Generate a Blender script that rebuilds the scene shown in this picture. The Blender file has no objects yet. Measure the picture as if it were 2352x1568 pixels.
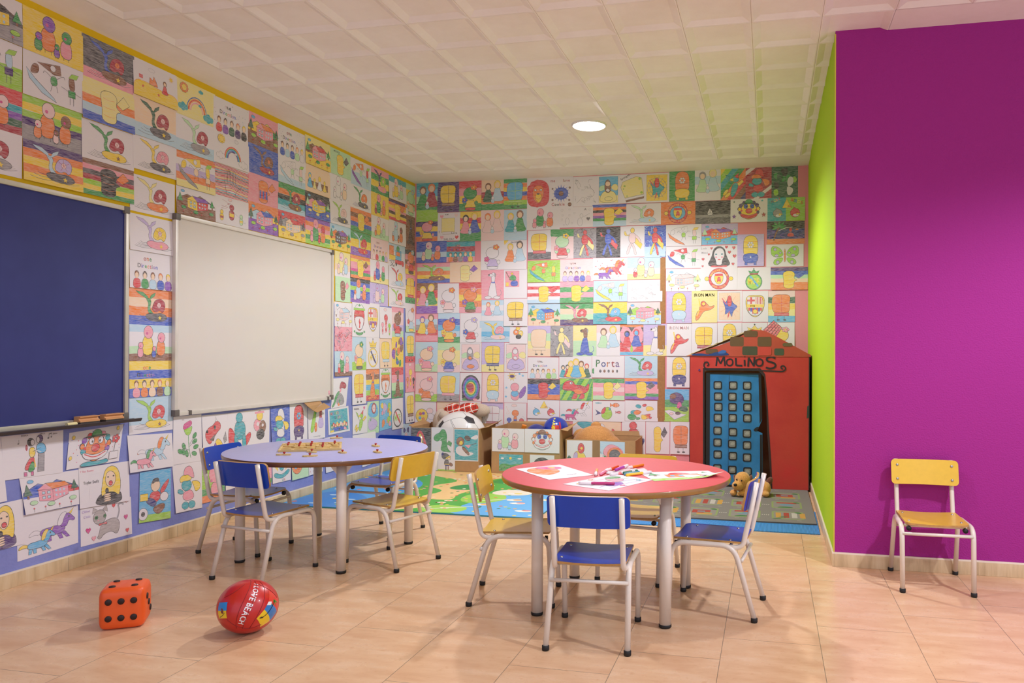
import bpy, bmesh, math, random
from mathutils import Vector, Matrix
from mathutils.geometry import tessellate_polygon
random.seed(7)
COL = bpy.context.scene.collection
PI = math.pi
# ---- room dimensions (metres)
XL, YB, XG, YP, H = -3.1517, 6.4608, .3017, 3.8257, 2.5348
CAMH = 1.0138

# ------------------------------------------------------------------ colours / materials
def lin(c):
    return tuple((v/12.92 if v <= .04045 else ((v+.055)/1.055)**2.4) for v in c)
def hx(s):
    return lin(tuple(int(s[i:i+2], 16)/255 for i in (0, 2, 4)))
PAL = dict(w='e8dfe2', k='1c1a1e', g='9a9498', G='57545a', r='dc3038', R='b01e38', o='f0802e', y='f6d02c', Y='f2e08c',
           l='9ed02a', n='2c9a48', N='1a6040', t='1ca6b4', b='2a56c0', B='20287c', s='58b4e0', v='8a48b4', V='482070',
           p='f098a8', P='f0ccca', c='f4d0ae', m='d83c8c', u='8a5434', U='4e3228', a='b8d4e6', e='bce0b0', h='c4aedc')
PAL = {k: hx(v) for k, v in PAL.items()}
MATS = {}
def nodes(name):
    m = bpy.data.materials.new(name); m.use_nodes = True
    nt = m.node_tree; return m, nt, nt.nodes['Principled BSDF']
def link(nt, a, b): nt.links.new(a, b)
def coords(nt, scale=(1, 1, 1), kind='Object', rot=(0, 0, 0)):
    tc = nt.nodes.new('ShaderNodeTexCoord'); mp = nt.nodes.new('ShaderNodeMapping')
    mp.inputs['Scale'].default_value = scale; mp.inputs['Rotation'].default_value = rot
    link(nt, tc.outputs[kind], mp.inputs['Vector']); return mp.outputs['Vector']
def noise(nt, vec, scale, detail=4, rough=.6):
    n = nt.nodes.new('ShaderNodeTexNoise'); n.inputs['Scale'].default_value = scale
    n.inputs['Detail'].default_value = detail; n.inputs['Roughness'].default_value = rough
    link(nt, vec, n.inputs['Vector']); return n.outputs['Fac']
def ramp(nt, fac, stops):
    r = nt.nodes.new('ShaderNodeValToRGB'); e = r.color_ramp.elements
    while len(e) < len(stops): e.new(.5)
    for i, (p, c) in enumerate(stops):
        e[i].position = p; e[i].color = (*c, 1) if len(c) == 3 else c
    link(nt, fac, r.inputs['Fac']); return r.outputs['Color']
def mixc(nt, fac, a, b, mode='MIX'):
    m = nt.nodes.new('ShaderNodeMix'); m.data_type = 'RGBA'; m.blend_type = mode
    if isinstance(fac, (int, float)): m.inputs[0].default_value = fac
    else: link(nt, fac, m.inputs[0])
    for i, v in ((6, a), (7, b)):
        if isinstance(v, tuple): m.inputs[i].default_value = (*v[:3], 1)
        else: link(nt, v, m.inputs[i])
    return m.outputs[2]
def math_(nt, op, a, b=None, c=None):
    m = nt.nodes.new('ShaderNodeMath'); m.operation = op
    for i, v in enumerate((a, b, c)):
        if v is None: continue
        if isinstance(v, (int, float)): m.inputs[i].default_value = v
        else: link(nt, v, m.inputs[i])
    return m.outputs[0]
def bump(nt, bs, h, strength=.3, dist=.002):
    b = nt.nodes.new('ShaderNodeBump'); b.inputs['Strength'].default_value = strength
    b.inputs['Distance'].default_value = dist; link(nt, h, b.inputs['Height']); link(nt, b.outputs['Normal'], bs.inputs['Normal'])
def M(name, col, rough=.5, var=.06, scale=12, metal=0, spec=.5, bmp=0, bscale=200, coat=0):
    if name in MATS: return MATS[name]
    m, nt, bs = nodes(name)
    c = hx(col) if isinstance(col, str) else col
    v = coords(nt)
    f = noise(nt, v, scale)
    link(nt, ramp(nt, f, [(.3, tuple(x*(1-var) for x in c)), (.7, tuple(min(1, x*(1+var)) for x in c))]), bs.inputs['Base Color'])
    bs.inputs['Roughness'].default_value = rough; bs.inputs['Metallic'].default_value = metal
    bs.inputs['Specular IOR Level'].default_value = spec; bs.inputs['Coat Weight'].default_value = coat
    if bmp: bump(nt, bs, noise(nt, v, bscale, 3), bmp, .003)
    MATS[name] = m; return m
def fur(name, c1, c2, scale=140):
    if name in MATS: return MATS[name]
    m, nt, bs = nodes(name); v = coords(nt)
    f = noise(nt, v, scale, 6, .7)
    link(nt, ramp(nt, f, [(.3, hx(c1)), (.65, hx(c2))]), bs.inputs['Base Color'])
    bs.inputs['Roughness'].default_value = .9; bs.inputs['Sheen Weight'].default_value = .3
    bump(nt, bs, f, .7, .006); MATS[name] = m; return m
def paper_mat():
    m, nt, bs = nodes('coloured_paper')
    a = nt.nodes.new('ShaderNodeVertexColor'); a.layer_name = 'Col'
    v = coords(nt, (1, 1, 1), 'Generated')
    v2 = coords(nt, (18, 18, 160), 'Object', (.5, .5, 0))
    f = noise(nt, v2, 1.6, 3, .6)
    fac = math_(nt, 'ADD', .06, math_(nt, 'MULTIPLY', math_(nt, 'SUBTRACT', f, .36), 1.0))
    m2 = nt.nodes.new('ShaderNodeClamp'); link(nt, fac, m2.inputs[0])
    c = mixc(nt, m2.outputs[0], a.outputs['Color'], hx('efe6e4'))
    link(nt, c, bs.inputs['Base Color']); bs.inputs['Roughness'].default_value = .75
    bs.inputs['Specular IOR Level'].default_value = .2
    return m
PAPER = paper_mat()
def flat_mat(name, rough=.5, coat=0, var=.12, scale=30, bmp=0):
    """painted or printed surface whose colours are per-face paint"""
    m, nt, bs = nodes(name)
    a = nt.nodes.new('ShaderNodeVertexColor'); a.layer_name = 'Col'
    v = coords(nt)
    f = noise(nt, v, scale, 5)
    k = ramp(nt, f, [(.25, (1-var,)*3), (.75, (1, 1, 1))])
    link(nt, mixc(nt, 1.0, a.outputs['Color'], k, 'MULTIPLY'), bs.inputs['Base Color'])
    bs.inputs['Roughness'].default_value = rough; bs.inputs['Coat Weight'].default_value = coat
    if bmp: bump(nt, bs, noise(nt, v, 600, 2), bmp, .003)
    return m

# ------------------------------------------------------------------ object helpers
def tag(o, label=None, cat=None, group=None, kind=None):
    if label: o['label'] = label
    if cat: o['category'] = cat
    if group: o['group'] = group
    if kind: o['kind'] = kind
    return o
def empty(name, loc=(0, 0, 0), rz=0, label=None, cat=None, group=None):
    o = bpy.data.objects.new(name, None); COL.objects.link(o); o.location = loc; o.rotation_euler = (0, 0, rz)
    o.empty_display_size = .05
    return tag(o, label, cat, group)
def obj(name, bm, mats, parent=None, smooth=False, loc=None):
    me = bpy.data.meshes.new(name)
    if isinstance(bm, bmesh.types.BMesh):
        bmesh.ops.recalc_face_normals(bm, faces=bm.faces[:]); bm.to_mesh(me); bm.free()
    else: me = bm
    for m in (mats if isinstance(mats, (list, tuple)) else [mats]): me.materials.append(m)
    if smooth is True:
        for p in me.polygons: p.use_smooth = True
    o = bpy.data.objects.new(name, me); COL.objects.link(o)
    if smooth == 'auto':
        for p in me.polygons: p.use_smooth = True
        me.set_sharp_from_angle(angle=math.radians(38))
    if parent: o.parent = parent
    if loc: o.location = loc
    return o
def copy_tree(o, parent=None):
    c = o.copy(); COL.objects.link(c); c.parent = parent
    for ch in list(o.children): copy_tree(ch, c)
    return c
def box(bm, x0, y0, z0, x1, y1, z1, mat=0, bev=0):
    vs = [bm.verts.new(p) for p in ((x0, y0, z0), (x1, y0, z0), (x1, y1, z0), (x0, y1, z0), (x0, y0, z1), (x1, y0, z1), (x1, y1, z1), (x0, y1, z1))]
    fs = [bm.faces.new([vs[i] for i in q]) for q in ((0, 3, 2, 1), (4, 5, 6, 7), (0, 1, 5, 4), (1, 2, 6, 5), (2, 3, 7, 6), (3, 0, 4, 7))]
    for f in fs: f.material_index = mat
    if bev:
        es = list({e for f in fs for e in f.edges})
        bmesh.ops.bevel(bm, geom=es, offset=bev, segments=2, affect='EDGES', profile=.6)
def mkbox(name, a, b, mat, parent=None, bev=0, smooth='auto'):
    bm = bmesh.new(); box(bm, *a, *b, bev=bev); return obj(name, bm, mat, parent, smooth if bev else False)
def path_smooth(pts, k=3):
    """round the corners of a polyline (Chaikin)"""
    for _ in range(k):
        q = [pts[0]]
        for a, b in zip(pts, pts[1:]):
            q += [a.lerp(b, .25), a.lerp(b, .75)]
        q.append(pts[-1]); pts = q
    return pts
def fillet(pts, r, n=6):
    """replace inner corners by arcs of radius ~ r"""
    pts = [Vector(p) for p in pts]; out = [pts[0]]
    for a, b, c in zip(pts, pts[1:], pts[2:]):
        u, v = (a-b), (c-b); d = min(r, u.length*.49, v.length*.49)
        p0 = b+u.normalized()*d; p1 = b+v.normalized()*d
        for i in range(n+1):
            t = i/n; out.append(p0.lerp(b, t).lerp(b.lerp(p1, t), t))
    out.append(pts[-1]); return out
def tube(bm, pts, r, seg=10, caps=True, mat=0):
    pts = [Vector(p) for p in pts]; n = len(pts); rr = r if isinstance(r, (list, tuple)) else [r]*n
    t0 = (pts[1]-pts[0]).normalized(); up = Vector((0, 0, 1)) if abs(t0.z) < .9 else Vector((1, 0, 0))
    nx = t0.cross(up).normalized(); rings = []; pt = t0
    for i, p in enumerate(pts):
        if i == 0: t = t0
        elif i == n-1: t = (pts[-1]-pts[-2]).normalized()
        else: t = ((pts[i+1]-p).normalized()+(p-pts[i-1]).normalized()).normalized()
        q = pt.rotation_difference(t); nx = q @ nx; pt = t
        ny = t.cross(nx)
        rings.append([bm.verts.new(p+(nx*math.cos(a)+ny*math.sin(a))*rr[i]) for a in (2*PI*k/seg for k in range(seg))])
    for a, b in zip(rings, rings[1:]):
        for k in range(seg):
            f = bm.faces.new((a[k], a[(k+1) % seg], b[(k+1) % seg], b[k])); f.material_index = mat
    if caps:
        for R_ in (rings[0], rings[-1]):
            f = bm.faces.new(R_); f.material_index = mat
def lathe(bm, prof, seg=32, M4=None, mat=0):
    rings = []
    for r, z in prof:
        if r < 1e-6: rings.append([bm.verts.new((0, 0, z))])
        else: rings.append([bm.verts.new((r*math.cos(2*PI*k/seg), r*math.sin(2*PI*k/seg), z)) for k in range(seg)])
    for a, b in zip(rings, rings[1:]):
        for k in range(seg):
            k2 = (k+1) % seg
            if len(a) == 1 and len(b) == 1: continue
            if len(a) == 1: f = bm.faces.new((a[0], b[k], b[k2]))
            elif len(b) == 1: f = bm.faces.new((a[k], a[k2], b[0]))
            else: f = bm.faces.new((a[k], a[k2], b[k2], b[k]))
            f.material_index = mat
    if M4:
        for R_ in rings:
            for v in R_: v.co = M4 @ v.co
def ellipsoid(bm, c, r, rot=None, u=20, v=12, lump=0, mat=0, seed=0):
    rnd = random.Random(seed)
    ph = [rnd.uniform(0, 6) for _ in range(6)]
    m = Matrix.Translation(c) @ (rot.to_matrix().to_4x4() if rot else Matrix.Identity(4))
    rings = []
    for j in range(v+1):
        th = PI*j/v
        if j in (0, v): rings.append([bm.verts.new(m @ Vector((0, 0, r[2]*math.cos(th))))]); continue
        R_ = []
        for k in range(u):
            a = 2*PI*k/u
            d = 1+lump*(math.sin(3*a+ph[0])*math.sin(2*th+ph[1])+.6*math.sin(5*a+ph[2])*math.sin(4*th+ph[3]))
            R_.append(bm.verts.new(m @ Vector((r[0]*math.sin(th)*math.cos(a)*d, r[1]*math.sin(th)*math.sin(a)*d, r[2]*math.cos(th)*d))))
        rings.append(R_)
    for a, b in zip(rings, rings[1:]):
        for k in range(u):
            k2 = (k+1) % u
            if len(a) == 1: f = bm.faces.new((a[0], b[k], b[k2]))
            elif len(b) == 1: f = bm.faces.new((a[k], b[0], a[k2]))
            else: f = bm.faces.new((a[k], b[k], b[k2], a[k2]))
            f.material_index = mat
def prism(bm, outline, y0, y1, mat=0, axis='y'):
    """extrude a 2-D outline (x,z) along y"""
    P = (lambda p, y: (p[0], y, p[1])) if axis == 'y' else ((lambda p, y: (y, p[0], p[1])) if axis == 'x' else (lambda p, y: (p[0], p[1], y)))
    A_ = [bm.verts.new(P(p, y0)) for p in outline]; B_ = [bm.verts.new(P(p, y1)) for p in outline]
    n = len(outline)
    for k in range(n):
        f = bm.faces.new((A_[k], A_[(k+1) % n], B_[(k+1) % n], B_[k])); f.material_index = mat
    for R_ in (A_, B_[::-1]):
        f = bm.faces.new(R_); f.material_index = mat
def rrect(x0, y0, x1, y1, r, n=5):
    out = []
    for cx, cy, a0 in ((x1-r, y1-r, 0), (x0+r, y1-r, 90), (x0+r, y0+r, 180), (x1-r, y0+r, 270)):
        for i in range(n+1):
            a = math.radians(a0+90*i/n); out.append((cx+r*math.cos(a), cy+r*math.sin(a)))
    return out

# ------------------------------------------------------------------ lettering cache
_GL = {}
def glyph(s):
    if s in _GL: return _GL[s]
    cu = bpy.data.curves.new('lettering', 'FONT'); cu.body = s; cu.resolution_u = 2; cu.size = 1; cu.offset = .016
    o = bpy.data.objects.new('lettering', cu); me = o.to_mesh()
    vs = [(v.co.x, v.co.y) for v in me.vertices]; fs = [tuple(p.vertices) for p in me.polygons]
    o.to_mesh_clear(); bpy.data.objects.remove(o); bpy.data.curves.remove(cu)
    if vs:
        x0 = min(v[0] for v in vs); x1 = max(v[0] for v in vs); y0 = min(v[1] for v in vs)
        vs = [(x-x0, y) for x, y in vs]; w = x1-x0
    else: w = .3
    _GL[s] = (vs, fs, w); return _GL[s]

# ------------------------------------------------------------------ drawing kit: flat coloured shapes on a sheet
class Art:
    def __init__(s, w, h, step=.00004, ol='k', seed=0):
        s.w, s.h = w, h; s.V = []; s.F = []; s.C = []; s.k = 0; s.step = step; s.ol = ol; s.rnd = random.Random(seed)
        s.col = PAL['w']
    def c(s, c): return PAL[c] if isinstance(c, str) and len(c) == 1 else (hx(c) if isinstance(c, str) else c)
    def raw(s, pts, faces, c, adv=True):
        if adv: s.k += 1
        b = len(s.V); z = s.k*s.step
        s.V += [(x, y, z) for x, y in pts]; cc = s.c(c)
        for f in faces: s.F.append(tuple(b+i for i in f)); s.C.append(cc)
    def poly(s, pts, c, ol=None, lw=.0022):
        n = len(pts)
        if n > 4 or n == 4:
            tri = tessellate_polygon([[Vector((x*s.w, y*s.h, 0)) for x, y in pts]])
        else: tri = [tuple(range(n))]
        if c: s.raw(pts, tri, c)
        if ol: s.line(list(pts)+[pts[0]], lw, ol)
        return s
    def rect(s, x0, y0, x1, y1, c, ol=None): return s.poly([(x0, y0), (x1, y0), (x1, y1), (x0, y1)], c, ol)
    def ell(s, cx, cy, rx, ry=None, c='k', ol=None, rot=0, n=16, a0=0, a1=2*PI, lw=.0022):
        """rx, ry in fractions of the sheet height"""
        ry = rx if ry is None else ry; k = s.h/s.w; pts = []
        full = abs(a1-a0) > 6.2
        for i in range(n if full else n+1):
            a = a0+(a1-a0)*i/n; x = rx*math.cos(a); y = ry*math.sin(a)
            pts.append((cx+(x*math.cos(rot)-y*math.sin(rot))*k, cy+x*math.sin(rot)+y*math.cos(rot)))
        return s.poly(pts, c, ol, lw)
    def line(s, pts, w=.002, c='k'):
        """ribbon of width w metres"""
        P = [Vector((x*s.w, y*s.h)) for x, y in pts]; L = []; R_ = []
        n = len(P)
        for i in range(n):
            a = P[max(0, i-1)]; b = P[min(n-1, i+1)]
            if pts[0] == pts[-1] and i in (0, n-1): a = P[n-2]; b = P[1]
            d = (b-a); d = d.normalized() if d.length > 1e-9 else Vector((1, 0)); q = Vector((-d.y, d.x))*w/2
            L.append(((P[i]+q).x/s.w, (P[i]+q).y/s.h)); R_.append(((P[i]-q).x/s.w, (P[i]-q).y/s.h))
        s.raw(L+R_, [(i, i+1, n+i+1, n+i) for i in range(n-1)], c)
        return s
    def curve(s, pts, w=.002, c='k'):
        v = path_smooth([Vector((x, y, 0)) for x, y in pts], 3); return s.line([(p.x, p.y) for p in v], w, c)
    def blob(s, pts, c, ol=None, lw=.0022):
        P = [Vector((x, y, 0)) for x, y in pts]; P.append(P[0]); q = []
        for _ in range(2):
            q = []
            for a, b in zip(P, P[1:]): q += [a.lerp(b, .25), a.lerp(b, .75)]
            P = q+[q[0]]
        return s.poly([(p.x, p.y) for p in q], c, ol, lw)
    def text(s, t, x, y, h, c='k', wmax=None, rot=0, multi=None, sx=1):
        """h: cap height in fractions of sheet height; text starts at x, baseline y"""
        cx = x; k = s.h/s.w; tot = sum((glyph(ch)[2]+.1 if ch != ' ' else .32) for ch in t)*h*1.35*k*sx
        if wmax and tot > wmax: sx *= wmax/tot
        for i, ch in enumerate(t):
            if ch == ' ': cx += .32*h*1.35*k*sx; continue
            vs, fs, w = glyph(ch); q = []
            for a, b in vs:
                X = a*h*1.35*k*sx; Y = b*h*1.35; dx = cx-x+X
                q.append((x+dx*math.cos(rot)-Y*math.sin(rot)*k, y+dx/k*math.sin(rot)+Y*math.cos(rot)))
            s.raw(q, fs, multi[i % len(multi)] if multi else c, adv=False)
            cx += (w+.1)*h*1.35*k*sx
        s.k += 1; return s
    def bands(s, b, x0=0, x1=1, y0=0, y1=1):
        n = len(b); i = 0; s.k += 1
        while i < n:
            j = i
            while j < n and b[j] == b[i]: j += 1
            ya = y1-(y1-y0)*i/n; yb = y1-(y1-y0)*j/n; d = .012
            m = 6; top = [(x0+(x1-x0)*q/m, ya+(s.rnd.uniform(-d, d) if i else 0)) for q in range(m+1)]
            if b[i] not in 'd':
                s.raw([(x0+(x1-x0)*q/m, yb) for q in range(m+1)]+top, [(q, q+1, m+2+q, m+1+q) for q in range(m)], b[i])
            i = j
        return s
    def dots(s, n, c, r=.012, box=(0, 0, 1, 1)):
        for i in range(n):
            s.ell(s.rnd.uniform(box[0], box[2]), s.rnd.uniform(box[1], box[3]), r, r, c[i % len(c)], n=6); s.k -= 1
        s.k += 1
    def scrib(s, n, c, box=(.1, .1, .9, .9), w=.0012):
        for i in range(n):
            x, y = s.rnd.uniform(box[0], box[2]), s.rnd.uniform(box[1], box[3]); pts = [(x, y)]
            for _ in range(6):
                x = min(box[2], max(box[0], x+s.rnd.uniform(-.14, .14))); y = min(box[3], max(box[1], y+s.rnd.uniform(-.14, .14))); pts.append((x, y))
            s.curve(pts, w, c[i % len(c)])
    def star(s, x, y, r, c, ol=None, n=5):
        k = s.h/s.w
        s.poly([(x+k*(r if i % 2 == 0 else r*.45)*math.sin(PI*i/n), y+(r if i % 2 == 0 else r*.45)*math.cos(PI*i/n)) for i in range(2*n)], c, ol, .0012)
    def heart(s, x, y, r, c, ol=None):
        k = s.h/s.w
        s.poly([(x+k*r*px, y+r*py) for px, py in ((0, -1), (.75, -.2), (.95, .35), (.6, .8), (.2, .7), (0, .4), (-.2, .7), (-.6, .8), (-.95, .35), (-.75, -.2))], c, ol, .0012)
    def tree(s, x, y, h, c):
        k = s.h/s.w; s.rect(x-.08*h*k, y, x+.08*h*k, y+.3*h, 'u')
        s.poly([(x-.32*h*k, y+.22*h), (x+.32*h*k, y+.22*h), (x, y+h)], c, 'k', .0012)
    def mesh(s, M3):
        """M3(x, y, z) maps sheet fractions + lift to a 3-D point; returns mesh with paint colours"""
        me = bpy.data.meshes.new('drawing')
        me.from_pydata([M3(x, y, z) for x, y, z in s.V], [], s.F)
        ca = me.color_attributes.new('Col', 'FLOAT_COLOR', 'CORNER'); li = 0
        for p, c in zip(me.polygons, s.C):
            for _ in p.vertices: ca.data[li].color = (*c, 1); li += 1
        me.validate(clean_customdata=False)
        return me
PAPERS = [
('L',(2395,2504,2692,2504,2692,2315,2395,2315),'drawing of a yellow house under a black roof, top row at far left','house','wuGyykgnl'),
('L',(2396,2315,2693,2315,2693,2120,2396,2120),'pale drawing of a figure in a purple shirt, second sheet down at far left','boys','aaaVwwll'),
('L',(2398,2120,2695,2120,2695,1934,2398,1934),'dark green and red drawing of an orange shape, third sheet down at far left','pig','oooPNNrrtvNR'),
('L',(2399,1934,2696,1934,2696,1749,2399,1749),'white drawing with red bloom and pencilled writing, fourth sheet down at far left','mer','wwgRPgg'),
('L',(2694,2503,2993,2503,2993,2314,2694,2314),'drawing of purple and green rounded figures on yellow, top row on left wall','pig','ovpnnvyyyy'),
('L',(2695,2314,2993,2314,2993,2119,2695,2119),'white drawing of blue board and tall thin figures, second sheet down on left wall','boys','auunwwww'),
('L',(2697,2119,2993,2119,2993,1926,2697,1926),'green and purple drawing of orange rounded figures, third sheet down on left wall','pig','oPouoPlylVgg'),
('L',(2698,1926,2993,1926,2993,1749,2698,1749),'purple, yellow and orange drawing with lilac bloom, fourth sheet down on left wall','mer','VoyoyahPGy'),
('L',(2986,2500,3291,2500,3291,2303,2986,2303),'grey and pink drawing with red bloom on brown rock, top row on left wall','mer','GGGpbRouR'),
('L',(2988,2303,3291,2303,3291,2103,2988,2103),'pale yellow drawing with orange side blocks, second sheet down on left wall','blob','YYYYoab'),
('L',(2989,2103,3291,2103,3291,1918,2989,1918),'white drawing with red bloom on yellow rock, third sheet down on left wall','mer','wwwnRPyg'),
('L',(2991,1918,3291,1918,3291,1750,2991,1750),'rainbow striped drawing of a black shape, fourth sheet down on left wall','blob','koupGRlyn'),
('L',(3284,2502,3580,2502,3580,2313,3284,2313),'drawing of a child and sandcastle on yellow beach, top row on left wall','sand','wyor'),
('L',(3286,2313,3580,2313,3580,2110,3286,2110),'peach drawing with red bloom and green curved tail, second sheet down on left wall','mer','ccaNRPGa'),
('L',(3287,2110,3580,2110,3580,1936,3287,1936),'white drawing with pink bloom and yellow tail, third sheet down on left wall','mer','wwwypPGG'),
('L',(3270,1908,3568,1908,3568,1719,3270,1719),'white drawing with red bloom on orange rock, fourth sheet down on left wall','mer','wwwYRPog'),
('L',(3266,1707,3565,1707,3565,1521,3266,1521),'white drawing with yellow bloom and grey tail, fifth sheet down between the two boards','mer','wwwhyPpg'),
('L',(3268,1521,3565,1521,3565,1330,3268,1330),'drawing with title over five people, red purple shirts, sixth sheet down between the two boards','band','rnabvw'),
('L',(3269,1330,3565,1330,3565,1144,3269,1144),'orange sky drawing of a boat and red bloom, seventh sheet down between the two boards','mer','ocobnRPGb'),
('L',(3271,1144,3565,1144,3565,958,3271,958),'drawing of four pink rounded figures under a sun, eighth sheet down between the two boards','pig','ypoppbawweu'),
('L',(3272,958,3565,958,3565,771,3272,771),'blue yellow striped drawing, title over five people, ninth sheet down between the two boards','band','pocueybyb'),
('L',(3274,771,3565,771,3565,585,3274,585),'pale blue drawing with red bloom and lime tail, tenth sheet down between the two boards','mer','aaawlrPyg'),
('L',(3571,2499,3875,2499,3875,2303,3571,2303),'drawing of a sun, rainbow and teal clouds, top row on left wall','bow','Yot'),
('L',(3572,2303,3875,2303,3875,2105,3572,2105),'white drawing with red bloom and grey tail, second sheet down on left wall','mer','wwaeRPgg'),
('L',(3574,2105,3875,2105,3875,1911,3574,1911),'lilac striped drawing of thin yellow figures, third sheet down on left wall','boys','gyycowhoY'),
('L',(3576,1911,3875,1911,3875,1758,3576,1758),'drawing of a yellow and red house on brown, fourth sheet down on left wall','house','wuwyrvunn'),
('L',(3862,2493,4172,2493,4172,2294,3862,2294),'drawing with title over five people with coloured faces, top row on left wall','band','rvNVkw'),
('L',(3864,2294,4172,2294,4172,2110,3864,2110),'drawing of a rainbow between white clouds, second sheet down on left wall','bow','wyw'),
('L',(3865,2110,4172,2110,4172,1923,3865,1923),'red and white striped drawing of a hand, third sheet down on left wall','hand','rw'),
('L',(3867,1923,4172,1923,4172,1759,3867,1759),'drawing of three small figures under a cloud, fourth sheet down on left wall','trio','Ryew'),
('L',(4163,2499,4470,2499,4470,2303,4163,2303),'drawing of a pink house under a pink sky, top row on left wall','house','pynppouNl'),
('L',(4165,2303,4470,2303,4470,2121,4165,2121),'blue drawing with long brown hair shape, second sheet down on left wall','mer','bbbuuoRb'),
('L',(4166,2121,4470,2121,4470,1941,4166,1941),'pink drawing of an orange shape in striped shirt, third sheet down on left wall','blob','oopppp'),
('L',(4168,1941,4470,1941,4470,1761,4168,1761),'orange sky drawing of house on purple ground, fourth sheet down on left wall','house','oayppbvNl'),
('L',(4460,2505,4770,2505,4770,2306,4460,2306),'drawing with title over five people with brown hair, top row on left wall','band','babeww'),
('L',(4462,2306,4770,2306,4770,2126,4462,2126),'white drawing of pale thin figures and blue board, second sheet down on left wall','boys','awwewwwa'),
('L',(4464,2126,4770,2126,4770,1941,4464,1941),'orange and black striped drawing with red bloom, third sheet down on left wall','mer','noktanRcua'),
('L',(4466,1941,4770,1941,4770,1764,4466,1764),'red sky drawing of house on yellow ground, fourth sheet down on left wall','house','rggccryGg'),
('L',(4760,2517,5072,2517,5072,2318,4760,2318),'drawing of a pink house on yellow ground, top row on left wall','house','Yuepprynn'),
('L',(4762,2318,5072,2318,5072,2128,4762,2128),'beige drawing of yellow people on a sofa, second sheet down on left wall','sofa','cyy'),
('L',(4764,2128,5072,2128,5072,1951,4764,1951),'dark drawing of yellow house on blue ground, third sheet down on left wall','house','kpnyyvbeY'),
('L',(4766,1951,5072,1951,5072,1763,4766,1763),'orange and mint drawing of pink rounded figures, fourth sheet down on left wall','pig','nporprvopynl'),
('L',(5063,2512,5359,2512,5359,2321,5063,2321),'pale green drawing with yellow shape with title above, top row on left wall','blobt','yGeeee'),
('L',(5064,2321,5359,2321,5359,2130,5064,2130),'white drawing of outlined rounded figures, second sheet down on left wall','pig','wwcPwwwwww'),
('L',(5066,2130,5359,2130,5359,1955,5066,1955),'white drawing with pale pink bloom on grey rock, third sheet down on left wall','mer','wwwlPPGg'),
('L',(5068,1955,5359,1955,5359,1767,5068,1767),'drawing of brown house and orange mountains, fourth sheet down on left wall','house','aooUuvynn'),
('L',(5145,1758,5359,1758,5359,1571,5145,1571),'cream drawing of faintly outlined rounded figures, sixth sheet down right of whiteboard','pig','YPaPcwYYcw'),
('L',(5147,1571,5359,1571,5359,1384,5147,1384),'light green drawing with pink shape, orange stripes, seventh sheet down right of whiteboard','blob','upeeee'),
('L',(5143,1380,5391,1380,5391,1196,5143,1196),'white drawing of a faint pink house, eighth sheet down right of whiteboard','house','wwwPPawwY'),
('L',(5145,1196,5391,1196,5391,1012,5145,1012),'pink scribbled drawing with blue strokes, ninth sheet down right of whiteboard','scrib','ppPb'),
('L',(5147,1012,5391,1012,5391,825,5147,825),'pale blue drawing of pink and green figures, tenth sheet down right of whiteboard','pig','nPpPrPaaaaau'),
('L',(5350,2507,5669,2507,5669,2304,5350,2304),'white drawing of thin figures and purple board, top row on left wall','boys','vorewwaa'),
('L',(5352,2304,5669,2304,5669,2123,5352,2123),'white drawing with salmon bloom on blue water, second sheet down on left wall','mer','wwwnocGb'),
('L',(5354,2123,5669,2123,5669,1949,5354,1949),'orange blue drawing of a bright yellow shape, third sheet down on left wall','blob','yoouobn'),
('L',(5356,1949,5669,1949,5669,1759,5356,1759),'drawing of a rainbow over an orange bloom, fourth sheet down on left wall','mer','nyvarora'),
('L',(5358,1755,5656,1755,5656,1581,5358,1581),'patchwork drawing of a yellow shape, pink and green, fifth sheet down on left wall','blob','yuoyppmno'),
('L',(5360,1581,5656,1581,5656,1391,5360,1391),'drawing with orange head and black side trunk, sixth sheet down on left wall','pig','aoopPvkblbbv'),
('L',(5667,2512,5967,2512,5967,2308,5667,2308),'green and pink drawing with lime bloom, top row on left wall','mer','pnynVlcpb'),
('L',(5669,2308,5967,2308,5967,2119,5669,2119),'yellow drawing of pink and green figures, second sheet down on left wall','pig','npopRpyyyy'),
('L',(5672,2119,5967,2119,5967,1939,5672,1939),'pale drawing of pink figures beside a tree, third sheet down on left wall','pig','yPePoewwwe'),
('L',(5673,1939,5967,1939,5967,1760,5673,1760),'pale pink drawing with title over five people, fourth sheet down on left wall','band','PrenhP'),
('L',(5655,1757,5960,1757,5960,1571,5655,1571),'white drawing of pink figures in blue and green, fifth sheet down on left wall','pig','bpnprywwwY'),
('L',(5657,1571,5960,1571,5960,1389,5657,1389),'pale lilac drawing of faint figures, sixth sheet down on left wall','pig','PhePhahhhh'),
('L',(5958,2504,6277,2504,6277,2309,5958,2309),'white drawing of yellow figures and teal hearts, top row on left wall','pig','yPePyetwww'),
('L',(5961,2309,6277,2309,6277,2133,5961,2133),'striped drawing of an orange and yellow shape, second sheet down on left wall','blob','yoVoypUyr'),
('L',(5963,2133,6277,2133,6277,1934,5963,1934),'white drawing of orange and pale blue figures, third sheet down on left wall','pig','aaouoowwww'),
('L',(5965,1934,6277,1934,6277,1739,5965,1739),'drawing of a colourful train, fourth sheet down on left wall','train','ayur'),
('L',(5967,1739,6277,1739,6277,1559,5967,1559),'white drawing with yellow bloom and red tail, fifth sheet down on left wall','mer','wwwryPaa'),
('L',(5969,1559,6277,1559,6277,1393,5969,1393),'white drawing with red bloom and lime tail, sixth sheet down on left wall','mer','wwwlrPPa'),
('L',(6261,2507,6483,2507,6483,2226,6261,2226),'striped pastel drawing with black outlined rounds, top row beside the back corner','kit','ecaceeyeow'),
('L',(6264,2226,6483,2226,6483,1961,6264,1961),'brown drawing of a dark brown shape, second sheet down beside the back corner','dog','Uuuu'),
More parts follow.
